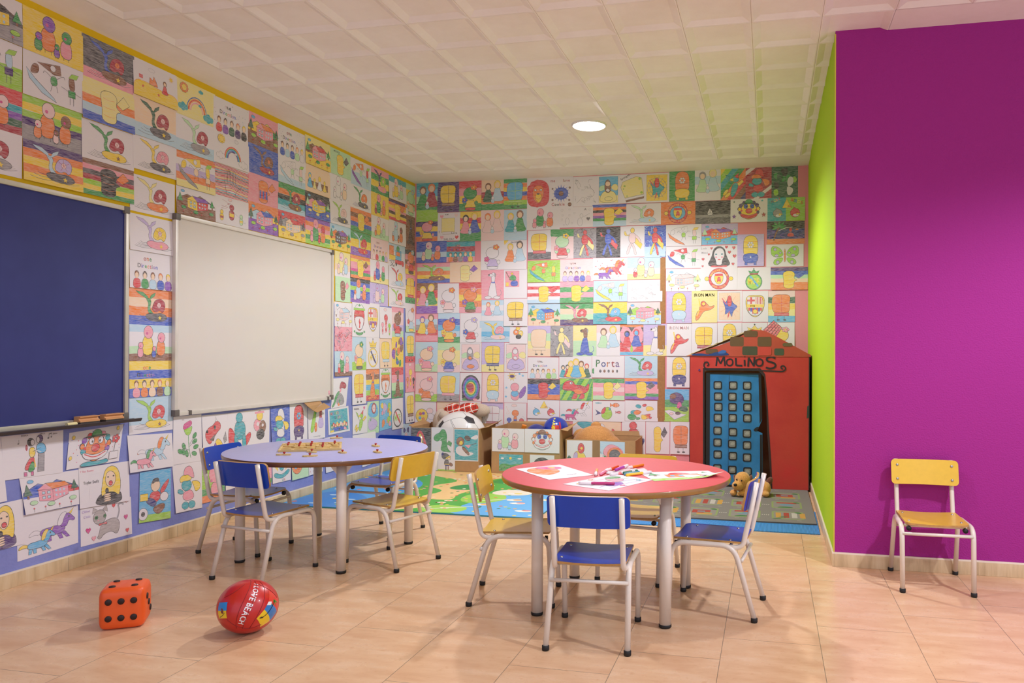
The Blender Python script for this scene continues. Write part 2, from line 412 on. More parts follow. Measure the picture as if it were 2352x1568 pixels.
('L',(6267,1961,6483,1961,6483,1700,6267,1700),'drawing of an orange rounded shape and red dress, third sheet down beside the back corner','kit','orapUukpuoy'),
('L',(6270,1700,6483,1700,6483,1442,6270,1442),'drawing of a yellow block on blue and orange, fourth sheet down beside the back corner','spo','yrpbyyn'),
('L',(6273,1442,6483,1442,6483,1184,6273,1184),'white drawing of round shape with yellow feet, fifth sheet down beside the back corner','kit','waorywwwwe'),
('L',(6276,1184,6483,1184,6483,914,6276,914),'pale blue drawing of a yellow block, sixth sheet down beside the back corner','spo','ynaaaar'),
('L',(6279,914,6483,914,6483,648,6279,648),'patchwork drawing of a small orange figure, seventh sheet down beside the back corner','trio','yokp'),
('L',(6282,648,6483,648,6483,374,6282,374),'white drawing of a small yellow block, eighth sheet down beside the back corner','spo','yuwwww'),
('L',(5387,1392,5601,1392,5601,1125,5387,1125),'tall white drawing of a red football crest, seventh sheet down near the back corner','crL','rn'),
('L',(5390,1125,5601,1125,5601,864,5390,864),'drawing of cream round shape, striped top, green flower, eighth sheet down near the back corner','kit','cynpGaaal'),
('L',(5392,864,5601,864,5601,595,5392,595),'white drawing of a yellow block, red band, ninth sheet down near the back corner','spo','yrwwww'),
('L',(5597,1406,5818,1406,5818,1126,5597,1126),'white drawing of a red blue striped shield crest, seventh sheet down near the back corner','crB','rb'),
('L',(5600,1126,5818,1126,5818,867,5600,867),'white drawing of gold and navy crowned ring crest, eighth sheet down near the back corner','crR','yB'),
('L',(5603,867,5818,867,5818,613,5603,613),'patchwork drawing of a tall rainbow striped shape, ninth sheet down near the back corner','dog','oouyslr'),
('L',(5818,1381,6025,1381,6025,1121,5818,1121),'drawing of a red figure between coloured blocks, seventh sheet down near the back corner','trio','rplw'),
('L',(5821,1121,6025,1121,6025,873,5821,873),'peach drawing of a yellow block, eighth sheet down near the back corner','spo','yaccccc'),
('L',(5824,873,6025,873,6025,613,5824,613),'tall white drawing of orange football crest, ninth sheet down near the back corner','crL','on'),
('L',(6024,1400,6244,1400,6244,1135,6024,1135),'pink drawing of brown round shape in red, seventh sheet down near the back corner','kit','ururapPPhe'),
('L',(6027,1135,6244,1135,6244,873,6027,873),'patchwork drawing, purple and green over orange, eighth sheet down near the back corner','splash','vnobuy'),
('L',(6030,873,6244,873,6244,609,6030,609),'pink and green drawing of a tall brown shape, ninth sheet down near the back corner','dog','urpen'),
('L',(5402,585,5626,583,5628,360,5404,366),'white drawing of a green bird, titled with heart, under the crest drawings by whiteboard','bird1','nyr'),
('L',(5629,604,5816,603,5819,341,5635,349),'blue and lilac drawing with one red ring, under the crest drawings by whiteboard','ringy','shr'),
('L',(5823,603,6033,609,6036,359,5826,351),'pastel drawing of overlapping coloured patches, under the crest drawings near corner','splash','pohlys'),
('L',(6037,605,6241,604,6244,340,6040,340),'white drawing of black ring crest, red green, under the crest drawings near corner','crR','kr'),
('L',(5404,359,5761,357,5763,214,5406,217),'white sheet with small yellow shape and green lettering, behind the lilac table','note','yn'),
('L',(6219,373,6395,368,6398,137,6222,143),'pale blue drawing of a dark blue bow, behind blue chair at back corner','bowtie','Ba'),
('L',(5132,809,5343,812,5308,594,5099,589),'white drawing of red bloom, green tail, grey rock, right of whiteboard corner','mer2','nrGt'),
('L',(5064,585,5344,594,5366,400,5073,397),'tilted blue drawing with colourful crowd and lettering, right of whiteboard corner','crowd','trgy'),
('L',(3568,653,3779,651,3788,387,3567,392),'white drawing of a red rose with green leaves, under the whiteboard','rose','mln'),
('L',(3783,643,3996,639,3998,390,3789,392),'white drawing of a red dragon with yellow belly, under the whiteboard','dragon','ryvg'),
('L',(3996,639,4209,642,4215,386,3998,387),'white drawing of a teal and red crouching shape, under the whiteboard','hero2','trw'),
('L',(4209,642,4392,642,4390,387,4215,386),'white drawing with small pink and brown heads, under the whiteboard','heads','pukY'),
('L',(4398,650,4598,649,4606,384,4410,393),'blue drawing of pale figure with yellow hair, under the whiteboard','smu','bytw'),
('L',(4605,654,4809,648,4814,396,4610,398),'drawing of a red capsule figure in purple trousers, under the whiteboard','cap','rVwwww'),
('L',(4812,634,5025,632,5022,386,4815,390),'white drawing of green, orange and red vegetables, under the torn cardboard flap','veg','noRh'),
('L',(3564,390,3785,388,3787,120,3588,127),'white drawing of figure with pink hat, yellow hair, below the rose drawing','smu','wytp'),
('L',(3786,375,3976,377,3974,140,3788,142),'colourful drawing of a pink head on green, behind the blue chairs','pighead','pnlo'),
('L',(3980,377,4215,375,4217,136,3982,147),'white sheet with pencilled letters and brown blocks, behind the blue chairs','note','uU'),
('L',(4215,375,4408,379,4410,159,4217,158),'drawing of a pink rounded figure, blue green background, below the lilac table','pighead','pspl'),
('L',(4417,389,4617,389,4619,145,4424,148),'drawing of teal crest with golden wings, below the lilac table','crC','ty'),
('L',(4617,389,4812,391,4814,138,4624,138),'light green drawing of an egg and purple shape, below the lilac table','eggs','ovee'),
('L',(4812,391,4994,389,4991,145,4820,140),'white sheet dotted with small black marks, below the lilac table','dots','kr'),
('L',(5017,381,5201,380,5192,128,5036,125),'white card with yellow, orange and red letters, below the lilac table','note','yr'),
('L',(5528,305,5755,301,5757,101,5550,92),'plain white sheet curling off the wall, above the corner baseboard','blank','w'),
('L',(2611,648,2903,647,2902,453,2628,461),'white drawing of a dancing couple in bright dress, under the blue board','dance','rNGs'),
('L',(2937,630,3240,643,3210,464,2918,462),'drawing of an orange clown with green hat, under the blue board','clown','ovnrw'),
('L',(3262,584,3559,567,3564,387,3274,394),'white drawing of a white and a pink unicorn, below the two boards','uni','aypn'),
('L',(2694,460,2985,454,2983,294,2719,297),'drawing of pink house between red and blue mountains, below the dancing couple','house','wbrppowNe'),
('L',(2985,460,3274,455,3278,255,2990,270),'white drawing of a blonde singer with microphone, below the clown','singer','yk'),
('L',(2996,269,3289,273,3299,83,3001,89),'white drawing of a grey cat with pink hearts, just above the baseboard','cat','gr'),
('L',(3343,386,3552,378,3551,110,3337,128),'blue drawing of red and black kicking figure, just above the baseboard','kick','skrl'),
('L',(2685,297,2985,288,2987,113,2690,102),'white drawing of a purple and a blue unicorn, just above the baseboard','uni','vwsy'),
('L',(2486,363,2710,369,2721,173,2498,172),'white drawing of blonde hair and purple coat, at far left just above baseboard','singer','yV'),
('L',(2399,647,2610,651,2638,373,2428,370),'white sheet with a yellow shape, mostly hidden, at far left under the blue board','note','yy'),
('B',(-3136,2538,-2924,2538,-2924,2229,-3136,2229),'blue green drawing of two kneeling dressed figures, top row at left of back wall','girls','nuRotsenl'),
('B',(-2930,2539,-2719,2539,-2719,2265,-2930,2265),'purple scribbled drawing of a yellow block, top row at left of back wall','spo','yuVVVV'),
('B',(-2723,2539,-2510,2539,-2510,2266,-2723,2266),'drawing of green round shape in yellow, red top, top row at left of back wall','kit','nyobrrpyn'),
('B',(-2512,2538,-2297,2538,-2297,2270,-2512,2270),'drawing of two figures, red curtain, green floor, top row at left of back wall','girls','NuayccRon'),
('B',(-2301,2538,-2086,2538,-2086,2270,-2301,2270),'striped drawing of a light blue block, top row at left of back wall','spo','slnoyboln'),
('B',(-3139,2229,-2924,2229,-2924,2007,-3139,2007),'striped drawing of pink round shape in yellow, second row at left of back wall','kit','pyoyrlVybo'),
('B',(-2927,2261,-2711,2261,-2711,2006,-2927,2006),'white drawing of yellow block with hearts and handwriting, second row at left of back wall','salou','yrw'),
('B',(-2721,2262,-2512,2262,-2512,1996,-2721,1996),'drawing of two figures, yellow pink and green, second row at left of back wall','girls','pkbyyrynn'),
('B',(-2514,2270,-2297,2270,-2297,1998,-2514,1998),'pinkish white drawing of two faint figures, second row at left of back wall','girls','PoPyPPPP'),
('B',(-2300,2266,-2086,2266,-2086,1996,-2300,1996),'light blue drawing of blue and green dresses, second row at left of back wall','girls','tynuaaaa'),
('B',(-3133,2007,-2840,2007,-2840,1813,-3133,1813),'blue scribbled drawing of pale pink figures, third row at left of back wall','pig','ePopcobbab'),
('B',(-2842,1999,-2570,1999,-2570,1815,-2842,1815),'dark drawing with title over five people, third row at left of back wall','band','ougvytRtp'),
('B',(-2513,1998,-2297,1998,-2297,1738,-2513,1738),'white drawing of round shape in lilac dress, third row at left of back wall','kit','whomwwwww'),
('B',(-2302,1996,-2086,1996,-2086,1738,-2302,1738),'white drawing of two figures with black word above, third row at left of back wall','frozen','oysk'),
('B',(-3124,1809,-2807,1809,-2807,1631,-3124,1631),'bright drawing with orange bloom, purple edge, fourth row at left of back wall','mer','peoyblopuu'),
('B',(-2808,1813,-2512,1813,-2512,1630,-2808,1630),'peach drawing of pale yellow shape, purple kite, fourth row at left of back wall','blob','Yvcccc'),
('B',(-2509,1738,-2296,1738,-2296,1471,-2509,1471),'pink drawing of a sitting white dog, fourth row at left of back wall','dog','wppp'),
('B',(-2299,1738,-2082,1738,-2082,1484,-2299,1484),'white sheet with small green and blue picture, fourth row at left of back wall','small','nbp'),
('B',(-3129,1631,-2925,1631,-2925,1355,-3129,1355),'drawing with brown band, two yellow green figures, fifth row at left of back wall','girls','pynyuryv'),
('B',(-2929,1624,-2716,1624,-2716,1357,-2929,1357),'white drawing of round shape in pink dress, fifth row at left of back wall','kit','wPopwwwww'),
('B',(-2719,1629,-2506,1629,-2506,1356,-2719,1356),'drawing of orange round shape in green dress, fifth row at left of back wall','kit','onpvuroyop'),
('B',(-2504,1471,-2296,1471,-2296,1285,-2504,1285),'pale blue scribbled drawing of two pink figures, fifth row at left of back wall','girls','poayawaw'),
('B',(-2294,1480,-2074,1480,-2074,1238,-2294,1238),'white drawing of bright yellow block with brown base, fifth row at left of back wall','spo','yuwwww'),
('B',(-3135,1355,-2925,1355,-2925,1106,-3135,1106),'striped drawing of two figures with blue dress, sixth row at left of back wall','girls','yvoupagrp'),
('B',(-2919,1357,-2711,1357,-2711,1090,-2919,1090),'blue drawing of orange round shape in two-colour dress, sixth row at left of back wall','kit','oyvyoabsan'),
('B',(-2708,1356,-2504,1356,-2504,1091,-2708,1091),'white drawing of round shape in red dress, sixth row at left of back wall','kit','wrhbwwwww'),
('B',(-2521,1285,-2237,1285,-2237,1099,-2521,1099),'turquoise wave drawing with pink bloom, sixth row at left of back wall','mer','aasaypPPa'),
('B',(-2240,1245,-2074,1245,-2074,1084,-2240,1084),'small white drawing of orange and yellow faces, sixth row at left of back wall','heads','oykw'),
('B',(-3138,1098,-2921,1098,-2921,829,-3138,829),'drawing of round shape in pink, pale blue sky, seventh row at left of back wall','kit','cpppcaaae'),
('B',(-2922,1090,-2708,1090,-2708,825,-2922,825),'drawing of cream round shape in blue dress, seventh row at left of back wall','kit','cboyheYYP'),
('B',(-2707,1091,-2502,1091,-2502,831,-2707,831),'framed drawing of seated grey haired lady, seventh row at left of back wall','lady','hgoP'),
('B',(-2500,1095,-2292,1095,-2292,833,-2500,833),'lilac scribbled drawing of a pale yellow block, seventh row at left of back wall','spo','yBhhhY'),
('B',(-2288,1091,-2074,1091,-2074,835,-2288,835),'framed pale lilac drawing of a seated lady, seventh row at left of back wall','lady','hphP'),
('B',(-3136,823,-2925,823,-2925,560,-3136,560),'drawing of pinkish round shape in orange yellow dress, eighth row at left of back wall','kit','PopoPPPPl'),
('B',(-2923,825,-2708,825,-2708,564,-2923,564),'pale blue drawing of a light yellow block, eighth row at left of back wall','spo','ypaaag'),
('B',(-2705,823,-2500,823,-2500,568,-2705,568),'drawing of rainbow coloured round shape, eighth row at left of back wall','duck','ryk'),
('B',(-2494,826,-2292,826,-2292,564,-2494,564),'drawing of yellow capsule in pale blue trousers, eighth row at left of back wall','cap','yaPPPP'),
('B',(-2290,828,-2074,828,-2074,564,-2290,564),'white drawing of pink and purple fluffy shape, eighth row at left of back wall','fox','pvs'),
('B',(-3138,560,-2933,560,-2933,335,-3138,335),'white drawing of a spotted yellow ball, just above the left toy box','eggs','yPww'),
('B',(-2926,560,-2715,560,-2715,313,-2926,313),'orange topped drawing behind the plush toy, behind the plush bear','splash','orwowc'),
('B',(-2708,564,-2508,564,-2508,307,-2708,307),'white drawing of a sun and pink ear, just above the left toy box','sunny','yp'),
('B',(-2501,560,-2296,560,-2296,324,-2501,324),'messy drawing of purple outlined block, above the gap between toy boxes','spo','wRhwww'),
('B',(-2287,560,-2082,560,-2082,303,-2287,303),'drawing of rainbow topped figure in blue trousers, above the middle toy box','trio','obrw'),
('B',(-2090,2536,-1877,2536,-1877,2271,-2090,2271),'drawing of a lion head with red mane, top row in middle of back wall','lion','ro'),
('B',(-1883,2535,-1668,2535,-1668,2266,-1883,2266),'white drawing of blue furry ball with red words, top row in middle of back wall','cookie','bk'),
('B',(-1672,2529,-1448,2529,-1448,2270,-1672,2270),'white drawing of black doodled outlines, top row in middle of back wall','scrib','wwwk'),
('B',(-1453,2530,-1257,2530,-1257,2281,-1453,2281),'framed colour drawing of a seated lady, blue sky, top row in middle of back wall','lady','YuYs'),
('B',(-1259,2529,-1036,2529,-1036,2281,-1259,2281),'drawing of tilted yellow block with title above it, top row in middle of back wall','spot','yuwwww'),
('B',(-1041,2529,-831,2529,-831,2280,-1041,2280),'drawing of yellow rays around red blue shape, top row in middle of back wall','web','yrt'),
('B',(-2088,2271,-1787,2271,-1787,2079,-2088,2079),'white drawing of pink figures in green and orange, second row in middle of back wall','pig','npopppwwww'),
('B',(-1791,2268,-1490,2268,-1490,2092,-1791,2092),'white pencil drawing of hearts and outlines, second row in middle of back wall','hearts','wk'),
('B',(-1495,2279,-1196,2279,-1196,2091,-1495,2091),'rainbow striped drawing of a yellow shape, second row in middle of back wall','blob','yybokpvnaa'),
('B',(-1199,2275,-901,2275,-901,2093,-1199,2093),'white drawing with orange bloom, grey green tail, second row in middle of back wall','mer','wwweoPaa'),
('B',(-2075,2076,-1864,2076,-1864,1822,-2075,1822),'white drawing of yellow block over dark floor, third row in middle of back wall','spo','yrwwwG'),
('B',(-1869,2080,-1662,2080,-1662,1821,-1869,1821),'drawing of rainbow round shape in red dress, third row in middle of back wall','kit','erypPnPPP'),
('B',(-1663,2081,-1457,2081,-1457,1824,-1663,1824),'grey scribbled drawing of a red caped figure, third row in middle of back wall','hero','rYggg'),
('B',(-1460,2086,-1249,2086,-1249,1823,-1460,1823),'black drawing of a red and blue figure, third row in middle of back wall','hero','brkkk'),
('B',(-1250,2087,-1039,2087,-1039,1826,-1250,1826),'white drawing of a pale pink strong figure, third row in middle of back wall','hero','Pywww'),
('B',(-1040,2084,-857,2084,-857,1818,-1040,1818),'blue scribbled drawing of red and yellow figure, third row in middle of back wall','hero','rybba'),
('B',(-2078,1811,-1781,1811,-1781,1620,-2078,1620),'lime drawing of orange figures and teal board, fourth row in middle of back wall','boys','toyolll'),
('B',(-1782,1816,-1486,1816,-1486,1623,-1782,1623),'lilac drawing with title over five people, fourth row in middle of back wall','band','hhvbpP'),
('B',(-1488,1820,-1189,1820,-1189,1629,-1488,1629),'white drawing of red and purple unicorns, hearts, fourth row in middle of back wall','uni','rovo'),
('B',(-1189,1821,-895,1821,-895,1632,-1189,1632),'pale blue drawing of faint rounded figures, fourth row in middle of back wall','pig','YPcPrPaawY'),
('B',(-2077,1615,-1778,1615,-1778,1436,-2077,1436),'red striped drawing of yellow shape, orange bar, fifth row in middle of back wall','blob','yrwrwrwa'),
('B',(-1781,1620,-1484,1620,-1484,1437,-1781,1437),'pink and mint drawing of a yellow shape, fifth row in middle of back wall','blob','yypnpn'),
('B',(-1482,1624,-1186,1624,-1186,1445,-1482,1445),'light blue drawing of figures, yellow board, fifth row in middle of back wall','boys','yPPlaaaa'),
('B',(-1184,1628,-886,1628,-886,1442,-1184,1442),'white sheet of faint pencil outlines, fifth row in middle of back wall','scrib','wwwg'),
('B',(-2072,1434,-1778,1434,-1778,1241,-2072,1241),'drawing of house, one blue and one pink wing, sixth row in middle of back wall','house','ayesobcnn'),
('B',(-1779,1433,-1484,1433,-1484,1245,-1779,1245),'purple sea drawing with red bloom, sixth row in middle of back wall','mer','nceVprPuy'),
('B',(-1484,1441,-1189,1441,-1189,1252,-1484,1252),'yellow and teal drawing with blue red bloom, sixth row in middle of back wall','mer','yyttusarr'),
('B',(-1188,1438,-897,1438,-897,1249,-1188,1249),'drawing of pink house, pink and blue sky, sixth row in middle of back wall','house','PlypppaNY'),
('B',(-2073,1241,-1866,1241,-1866,973,-2073,973),'lilac topped drawing of a pale block, seventh row in middle of back wall','spo','ccheYc'),
('B',(-1865,1240,-1664,1240,-1664,974,-1865,974),'framed dark grey scribbled drawing, seventh row in middle of back wall','hero','YPggg'),
('B',(-1663,1243,-1455,1243,-1455,975,-1663,975),'drawing of sitting dog with blue body, seventh row in middle of back wall','dog','bYYee'),
('B',(-1454,1246,-1248,1246,-1248,980,-1454,980),'white drawing of two figures, red line above, seventh row in middle of back wall','girls','euayPwww'),
('B',(-1249,1253,-1048,1253,-1048,989,-1249,989),'drawing of two figures on pink heart, black corners, seventh row in middle of back wall','heart2','pkor'),
('B',(-1047,1252,-849,1252,-849,982,-1047,982),'pale drawing of a sitting white dog, seventh row in middle of back wall','dog','whhY'),
('B',(-2071,965,-1791,965,-1791,778,-2071,778),'white drawing with title over green shirts, eighth row in middle of back wall','band','aPwlew'),
('B',(-1786,975,-1496,975,-1496,785,-1786,785),'drawing of six people in bright long gowns, eighth row in middle of back wall','gowns','tyr'),
('B',(-1493,981,-1211,981,-1211,794,-1493,794),'white sheet with five coloured letters, grey dots, eighth row in middle of back wall','porta','nbr'),
('B',(-1208,983,-913,983,-913,793,-1208,793),'pale blue drawing with red bloom, blue stars, eighth row in middle of back wall','mer','aaaanrPhg'),
('B',(-2073,774,-1781,774,-1781,597,-2073,597),'black and blue drawing of a red shape, ninth row in middle of back wall','blob','rykbbo'),
('B',(-1777,782,-1484,782,-1484,594,-1777,594),'green striped drawing of a red orange dinosaur, ninth row in middle of back wall','dino','ronl'),
('B',(-1483,785,-1208,785,-1208,603,-1483,603),'pale striped drawing of a light yellow shape, ninth row in middle of back wall','blob','yYnpPpe'),
('B',(-1203,792,-916,792,-916,612,-1203,612),'drawing of yellow shape, blue top, green base, ninth row in middle of back wall','blob','yGobpppnv'),
('B',(-2072,593,-1783,593,-1783,431,-2072,431),'white drawing of blue, yellow and red birds, tenth row in middle of back wall','birds','wsyr'),
('B',(-1779,594,-1490,594,-1490,415,-1779,415),'white drawing of a white and a magenta unicorn, tenth row in middle of back wall','uni','wrmt'),
('B',(-1484,594,-1204,594,-1204,418,-1484,418),'white drawing of green, red and orange fish, tenth row in middle of back wall','fish','lro'),
('B',(-1202,603,-920,603,-920,428,-1202,428),'white drawing of orange, blue and red creatures, tenth row in middle of back wall','splash','royntw'),
('B',(-2071,427,-1785,427,-1785,232,-2071,232),'white sheet mostly hidden by striped ball, behind the middle toy box','blank','w'),
('B',(-1661,417,-1455,417,-1455,176,-1661,176),'drawing of a teal parachute behind brown plush, behind the right toy box','para','tn'),
('B',(-1445,419,-1238,419,-1238,183,-1445,183),'drawing with orange and blue comic bursts, behind the right toy box','splash','oBBrwc'),
('B',(-1229,428,-1027,428,-1027,149,-1229,149),'white drawing of red and blue crouching shape, lowest row right of toy boxes','hero2','rBw'),
('B',(-1022,429,-820,429,-820,156,-1022,156),'white drawing of yellow shape with grey waistcoat, lowest row right of toy boxes','blob','yGwwww'),
('B',(-814,430,-633,430,-633,159,-814,159),'white drawing of orange block beside cardboard house, lowest row right of toy boxes','spo','ouwwww'),
('B',(-831,2543,-613,2543,-613,2283,-831,2283),'green drawing of an orange capsule figure, top row at right of back wall','cap','oynnnn'),
('B',(-617,2549,-402,2549,-402,2279,-617,2279),'white drawing of two pale figures under clouds, top row at right of back wall','girls','egaYwaww'),
('B',(-408,2544,-196,2544,-196,2277,-408,2277),'drawing of bird shape over bright diagonal stripes, top row at right of back wall','bird1','syrdiag'),
('B',(-199,2544,10,2544,10,2282,-199,2282),'red and white striped drawing, orange haired figure, top row at right of back wall','smu','dotr'),
('B',(9,2541,220,2541,220,2280,9,2280),'green drawing of black and white patches, top row at right of back wall','splash','nNlkwN'),
('B',(-907,2279,-611,2279,-611,2091,-907,2091),'orange drawing of oval football crest, second row at right of back wall','crM','oa'),
('B',(-613,2276,-320,2276,-320,2085,-613,2085),'black drawing of a white boat at night, second row at right of back wall','boat','kw'),
('B',(-321,2282,-22,2282,-22,2088,-321,2088),'drawing of clown with purple hair, green hat, second row at right of back wall','clown','yvnrw'),
('B',(-25,2281,276,2281,276,2088,-25,2088),'teal and green drawing of three birds, second row at right of back wall','birds','tgyr'),
('B',(-857,2086,-559,2086,-559,1906,-857,1906),'white drawing of figures and orange board, third row at right of back wall','boys','owwlwwww'),
('B',(-559,2084,-261,2084,-261,1911,-559,1911),'pink sky drawing of orange house on blue, third row at right of back wall','house','hrroovsel'),
('B',(-264,1989,-49,1989,-49,1725,-264,1725),'lilac drawing of yellow capsule, blue trousers, third row at right of back wall','cap','ybhhhh'),
('B',(-25,2086,273,2086,273,1902,-25,1902),'drawing of palm on orange beach, black sky, third row at right of back wall','beach','kbon'),
('B',(-860,1904,-564,1904,-564,1719,-860,1719),'white drawing of figures and blue board, fourth row at right of back wall','boys','brPnwwww'),
('B',(-564,1903,-263,1903,-263,1722,-564,1722),'drawing of black haired woman among red hearts, fourth row at right of back wall','woman','kr'),
('B',(-31,1899,266,1899,266,1717,-31,1717),'white drawing of a lime and lilac butterfly, fourth row at right of back wall','fly','lh'),
('B',(-856,1714,-564,1714,-564,1527,-856,1527),'white drawing of a faint pink house, fifth row at right of back wall','house','wwePPPwYY'),
('B',(-565,1722,-265,1722,-265,1531,-565,1531),'white drawing of oval football crest, fifth row at right of back wall','crM','wy'),
('B',(-266,1716,6,1716,6,1530,-266,1530),'white drawing of green and gold crowned ring crest, fifth row at right of back wall','crR','yn'),
('B',(5,1710,300,1710,300,1527,5,1527),'purple and orange drawing of a yellow shape, fifth row at right of back wall','blob','ybVbecoo'),
('B',(-851,1525,-639,1525,-639,1259,-851,1259),'lilac drawing of yellow capsule, pale trousers, sixth row at right of back wall','cap','yahhhh'),
('B',(-639,1528,-427,1528,-427,1262,-639,1262),'cream drawing with title above, sixth row at right of back wall','iron','ryY'),
('B',(-429,1525,-225,1525,-225,1269,-429,1269),'framed orange rayed drawing of red blue shape, sixth row at right of back wall','web','crb'),
('B',(-223,1522,-14,1522,-14,1265,-223,1265),'white drawing of striped shield crest with faint writing, sixth row at right of back wall','crB','rb'),
('B',(-13,1520,199,1520,199,1264,-13,1264),'patchwork drawing of orange spotted block, sixth row at right of back wall','spo','orPNyYs'),
('B',(-848,1255,-639,1255,-639,983,-848,983),'white drawing of red and yellow flyer, title above, seventh row at right of back wall','iron','ryw'),
('B',(-638,1258,-427,1258,-427,995,-638,995),'white drawing of a light yellow block, seventh row at right of back wall','spo','yRwwww'),
('B',(-425,1261,-226,1261,-226,1007,-425,1007),'drawing of yellow capsule behind the cardboard roof, seventh row at right of back wall','cap','yGwwww'),
('B',(-225,1260,-19,1260,-19,1008,-225,1008),'white drawing of golden crown behind cardboard roof, seventh row at right of back wall','crR','yk'),
('B',(-15,1261,197,1261,197,1009,-15,1009),'drawing of yellow round shape with pink bow, seventh row at right of back wall','kit','yppprwwww'),
('B',(-847,983,-637,983,-637,719,-847,719),'drawing of yellow capsule, dark blue trousers, left of the cardboard house','cap','yBwwww'),
('B',(-868,704,-659,704,-659,432,-868,432),'green and blue drawing of a picnic, left of the cardboard house','picnic','slvw'),
]
# ------------------------------------------------------------------ motifs (plain shapes in the colours of each drawing)
def m_mer(A, c):
    b, (t, bl, bo, ro, ri) = c[:-5], c[-5:]
    A.bands(b)
    for i in range(5):
        y = .14+.035*i; A.curve([(.1+.03*i, y), (.3, y-.05), (.55, y+.01), (.75, y-.05), (.93-.03*i, y+.02)], .0018, ri if i % 2 else 'G')
    A.blob([(.36, .74), (.43, .60), (.40, .48), (.42, .34), (.50, .26), (.54, .32), (.47, .42), (.46, .52), (.49, .66), (.44, .76)], t, 'k', .0014)
    A.poly([(.42, .70), (.20, .86), (.14, .93), (.30, .90), (.40, .80)], t, 'k', .0014)
    A.poly([(.43, .68), (.56, .82), (.58, .92), (.48, .84)], t, 'k', .0014)
    A.blob([(.34, .26), (.44, .34), (.58, .32), (.72, .36), (.86, .26), (.82, .14), (.6, .10), (.42, .14)], ro, 'k', .0016)
    A.blob([(.52, .56), (.58, .72), (.70, .76), (.80, .66), (.80, .48), (.74, .34), (.68, .44), (.60, .36), (.50, .42)], bl, 'k', .0016)
    A.ell(.66, .57, .07, .07, bo, 'k', lw=.001); [A.curve([(.66, .57), (.66+.11*math.cos(a), .57+.16*math.sin(a))], .0014, 'R') for a in (.6, 1.6, 2.6, 4.2, 5.3)]
    A.star(.68, .21, .07, 'y' if ro != 'y' else 'u')
def m_house(A, c):
    sk, m1, m2, w1, w2, ro, gr, tr, bu = c
    A.rect(0, 0, 1, 1, sk); A.poly([(0, .4), (.02, .58), (.28, .78), (.45, .68), (.6, .82), (.98, .56), (1, .4)], m1, 'k')
    A.poly([(.35, .5), (.62, .74), (.8, .66), (1, .5), (1, .35), (.35, .35)], m2, 'k')
    A.rect(0, 0, 1, .42, gr)
    A.poly([(.27, .30), (.52, .24), (.52, .58), (.27, .60)], w1, 'k'); A.poly([(.52, .24), (.80, .36), (.80, .62), (.52, .58)], w2, 'k')
    A.poly([(.25, .60), (.52, .57), (.83, .62), (.74, .74), (.40, .76)], ro, 'k'); A.poly([(.25, .60), (.40, .76), (.52, .57)], w1, 'k')
    for x in (.33, .42):
        for y in (.34, .47): A.rect(x, y, x+.05, y+.07, 'a' if w1 != 'a' else 'w', 'k')
    for x in (.56, .63, .70):
        for y in (.36, .49): A.rect(x, y, x+.035, y+.06, 'a' if w2 != 'a' else 'w')
    A.ell(.16, .86, .09, .05, 's' if sk != 's' else 'w', 'k', lw=.0012)
    A.tree(.09, .40, .40, tr); A.tree(.91, .42, .34, tr)
    for x, y in ((.17, .28), (.47, .18), (.88, .24)): A.ell(x, y, .12, .06, bu, 'k', lw=.0014)
    for x in (.16, .36, .62, .84):
        A.line([(x, .02), (x, .12)], .0012, 'N'); A.star(x, .13, .035, 'r' if gr != 'r' else 'y')
def pear(A, x, y, s, b, h):
    k = A.h/A.w
    A.blob([(x-.22*s*k, y), (x-.24*s*k, y+.45*s), (x-.1*s*k, y+.68*s), (x+.1*s*k, y+.68*s), (x+.24*s*k, y+.45*s), (x+.22*s*k, y)], b, 'k')
    A.ell(x+.03*k*s, y+.78*s, .20*s, .22*s, h, 'k'); A.ell(x-.03*s*k, y+.74*s, .05*s, .05*s, 'm')
    for d in (-.1, .1): A.line([(x+d*s*k, y+.02), (x+d*s*k, y-.08*s)], .0018, 'k')
def m_pig(A, c):
    A.bands(c[6:] or 'w'); pear(A, .40, .16, .82, c[0], c[1]); pear(A, .70, .14, .66, c[2], c[3])
    pear(A, .24, .10, .42, c[4], c[1]); pear(A, .54, .09, .32, c[5], c[3])
def m_boys(A, c):
    A.bands(c[4:] or 'w')
    A.poly([(.05, .62), (.2, .42), (.5, .12), (.54, .04), (.30, .16), (.10, .40)], c[0], 'k')
    A.blob([(.10, .52), (.16, .78), (.26, .76), (.24, .55)], 'u' if c[1] == 'u' else c[1], 'k', .0014)
    A.poly([(.22, .82), (.60, .92), (.62, .70), (.50, .66)], c[1], 'k', .0014); A.ell(.48, .80, .07, .07, 'w', 'k', lw=.0012)
    A.blob([(.44, .62), (.54, .64), (.56, .42), (.44, .40)], c[3], 'k', .0014)
    for p in ([(.46, .58), (.34, .70), (.32, .62)], [(.54, .58), (.66, .72), (.68, .64)], [(.47, .42), (.44, .26)], [(.54, .42), (.56, .28)]): A.curve(p, .002, 'G')
    A.blob([(.76, .42), (.74, .74), (.84, .78), (.86, .44)], c[2] if c[2] != 'w' else 'P', 'k', .0014); A.poly([(.74, .72), (.88, .74), (.92, .86), (.80, .84)], 'l' if c[3] != 'l' else 'y', 'k', .0014)
    A.rect(.74, .28, .86, .44, c[3], 'k'); A.curve([(.75, .4), (.62, .46)], .002, 'G'); A.curve([(.86, .4), (.96, .36)], .002, 'G')
    for x in (.77, .83): A.line([(x, .28), (x, .10)], .002, 'G')
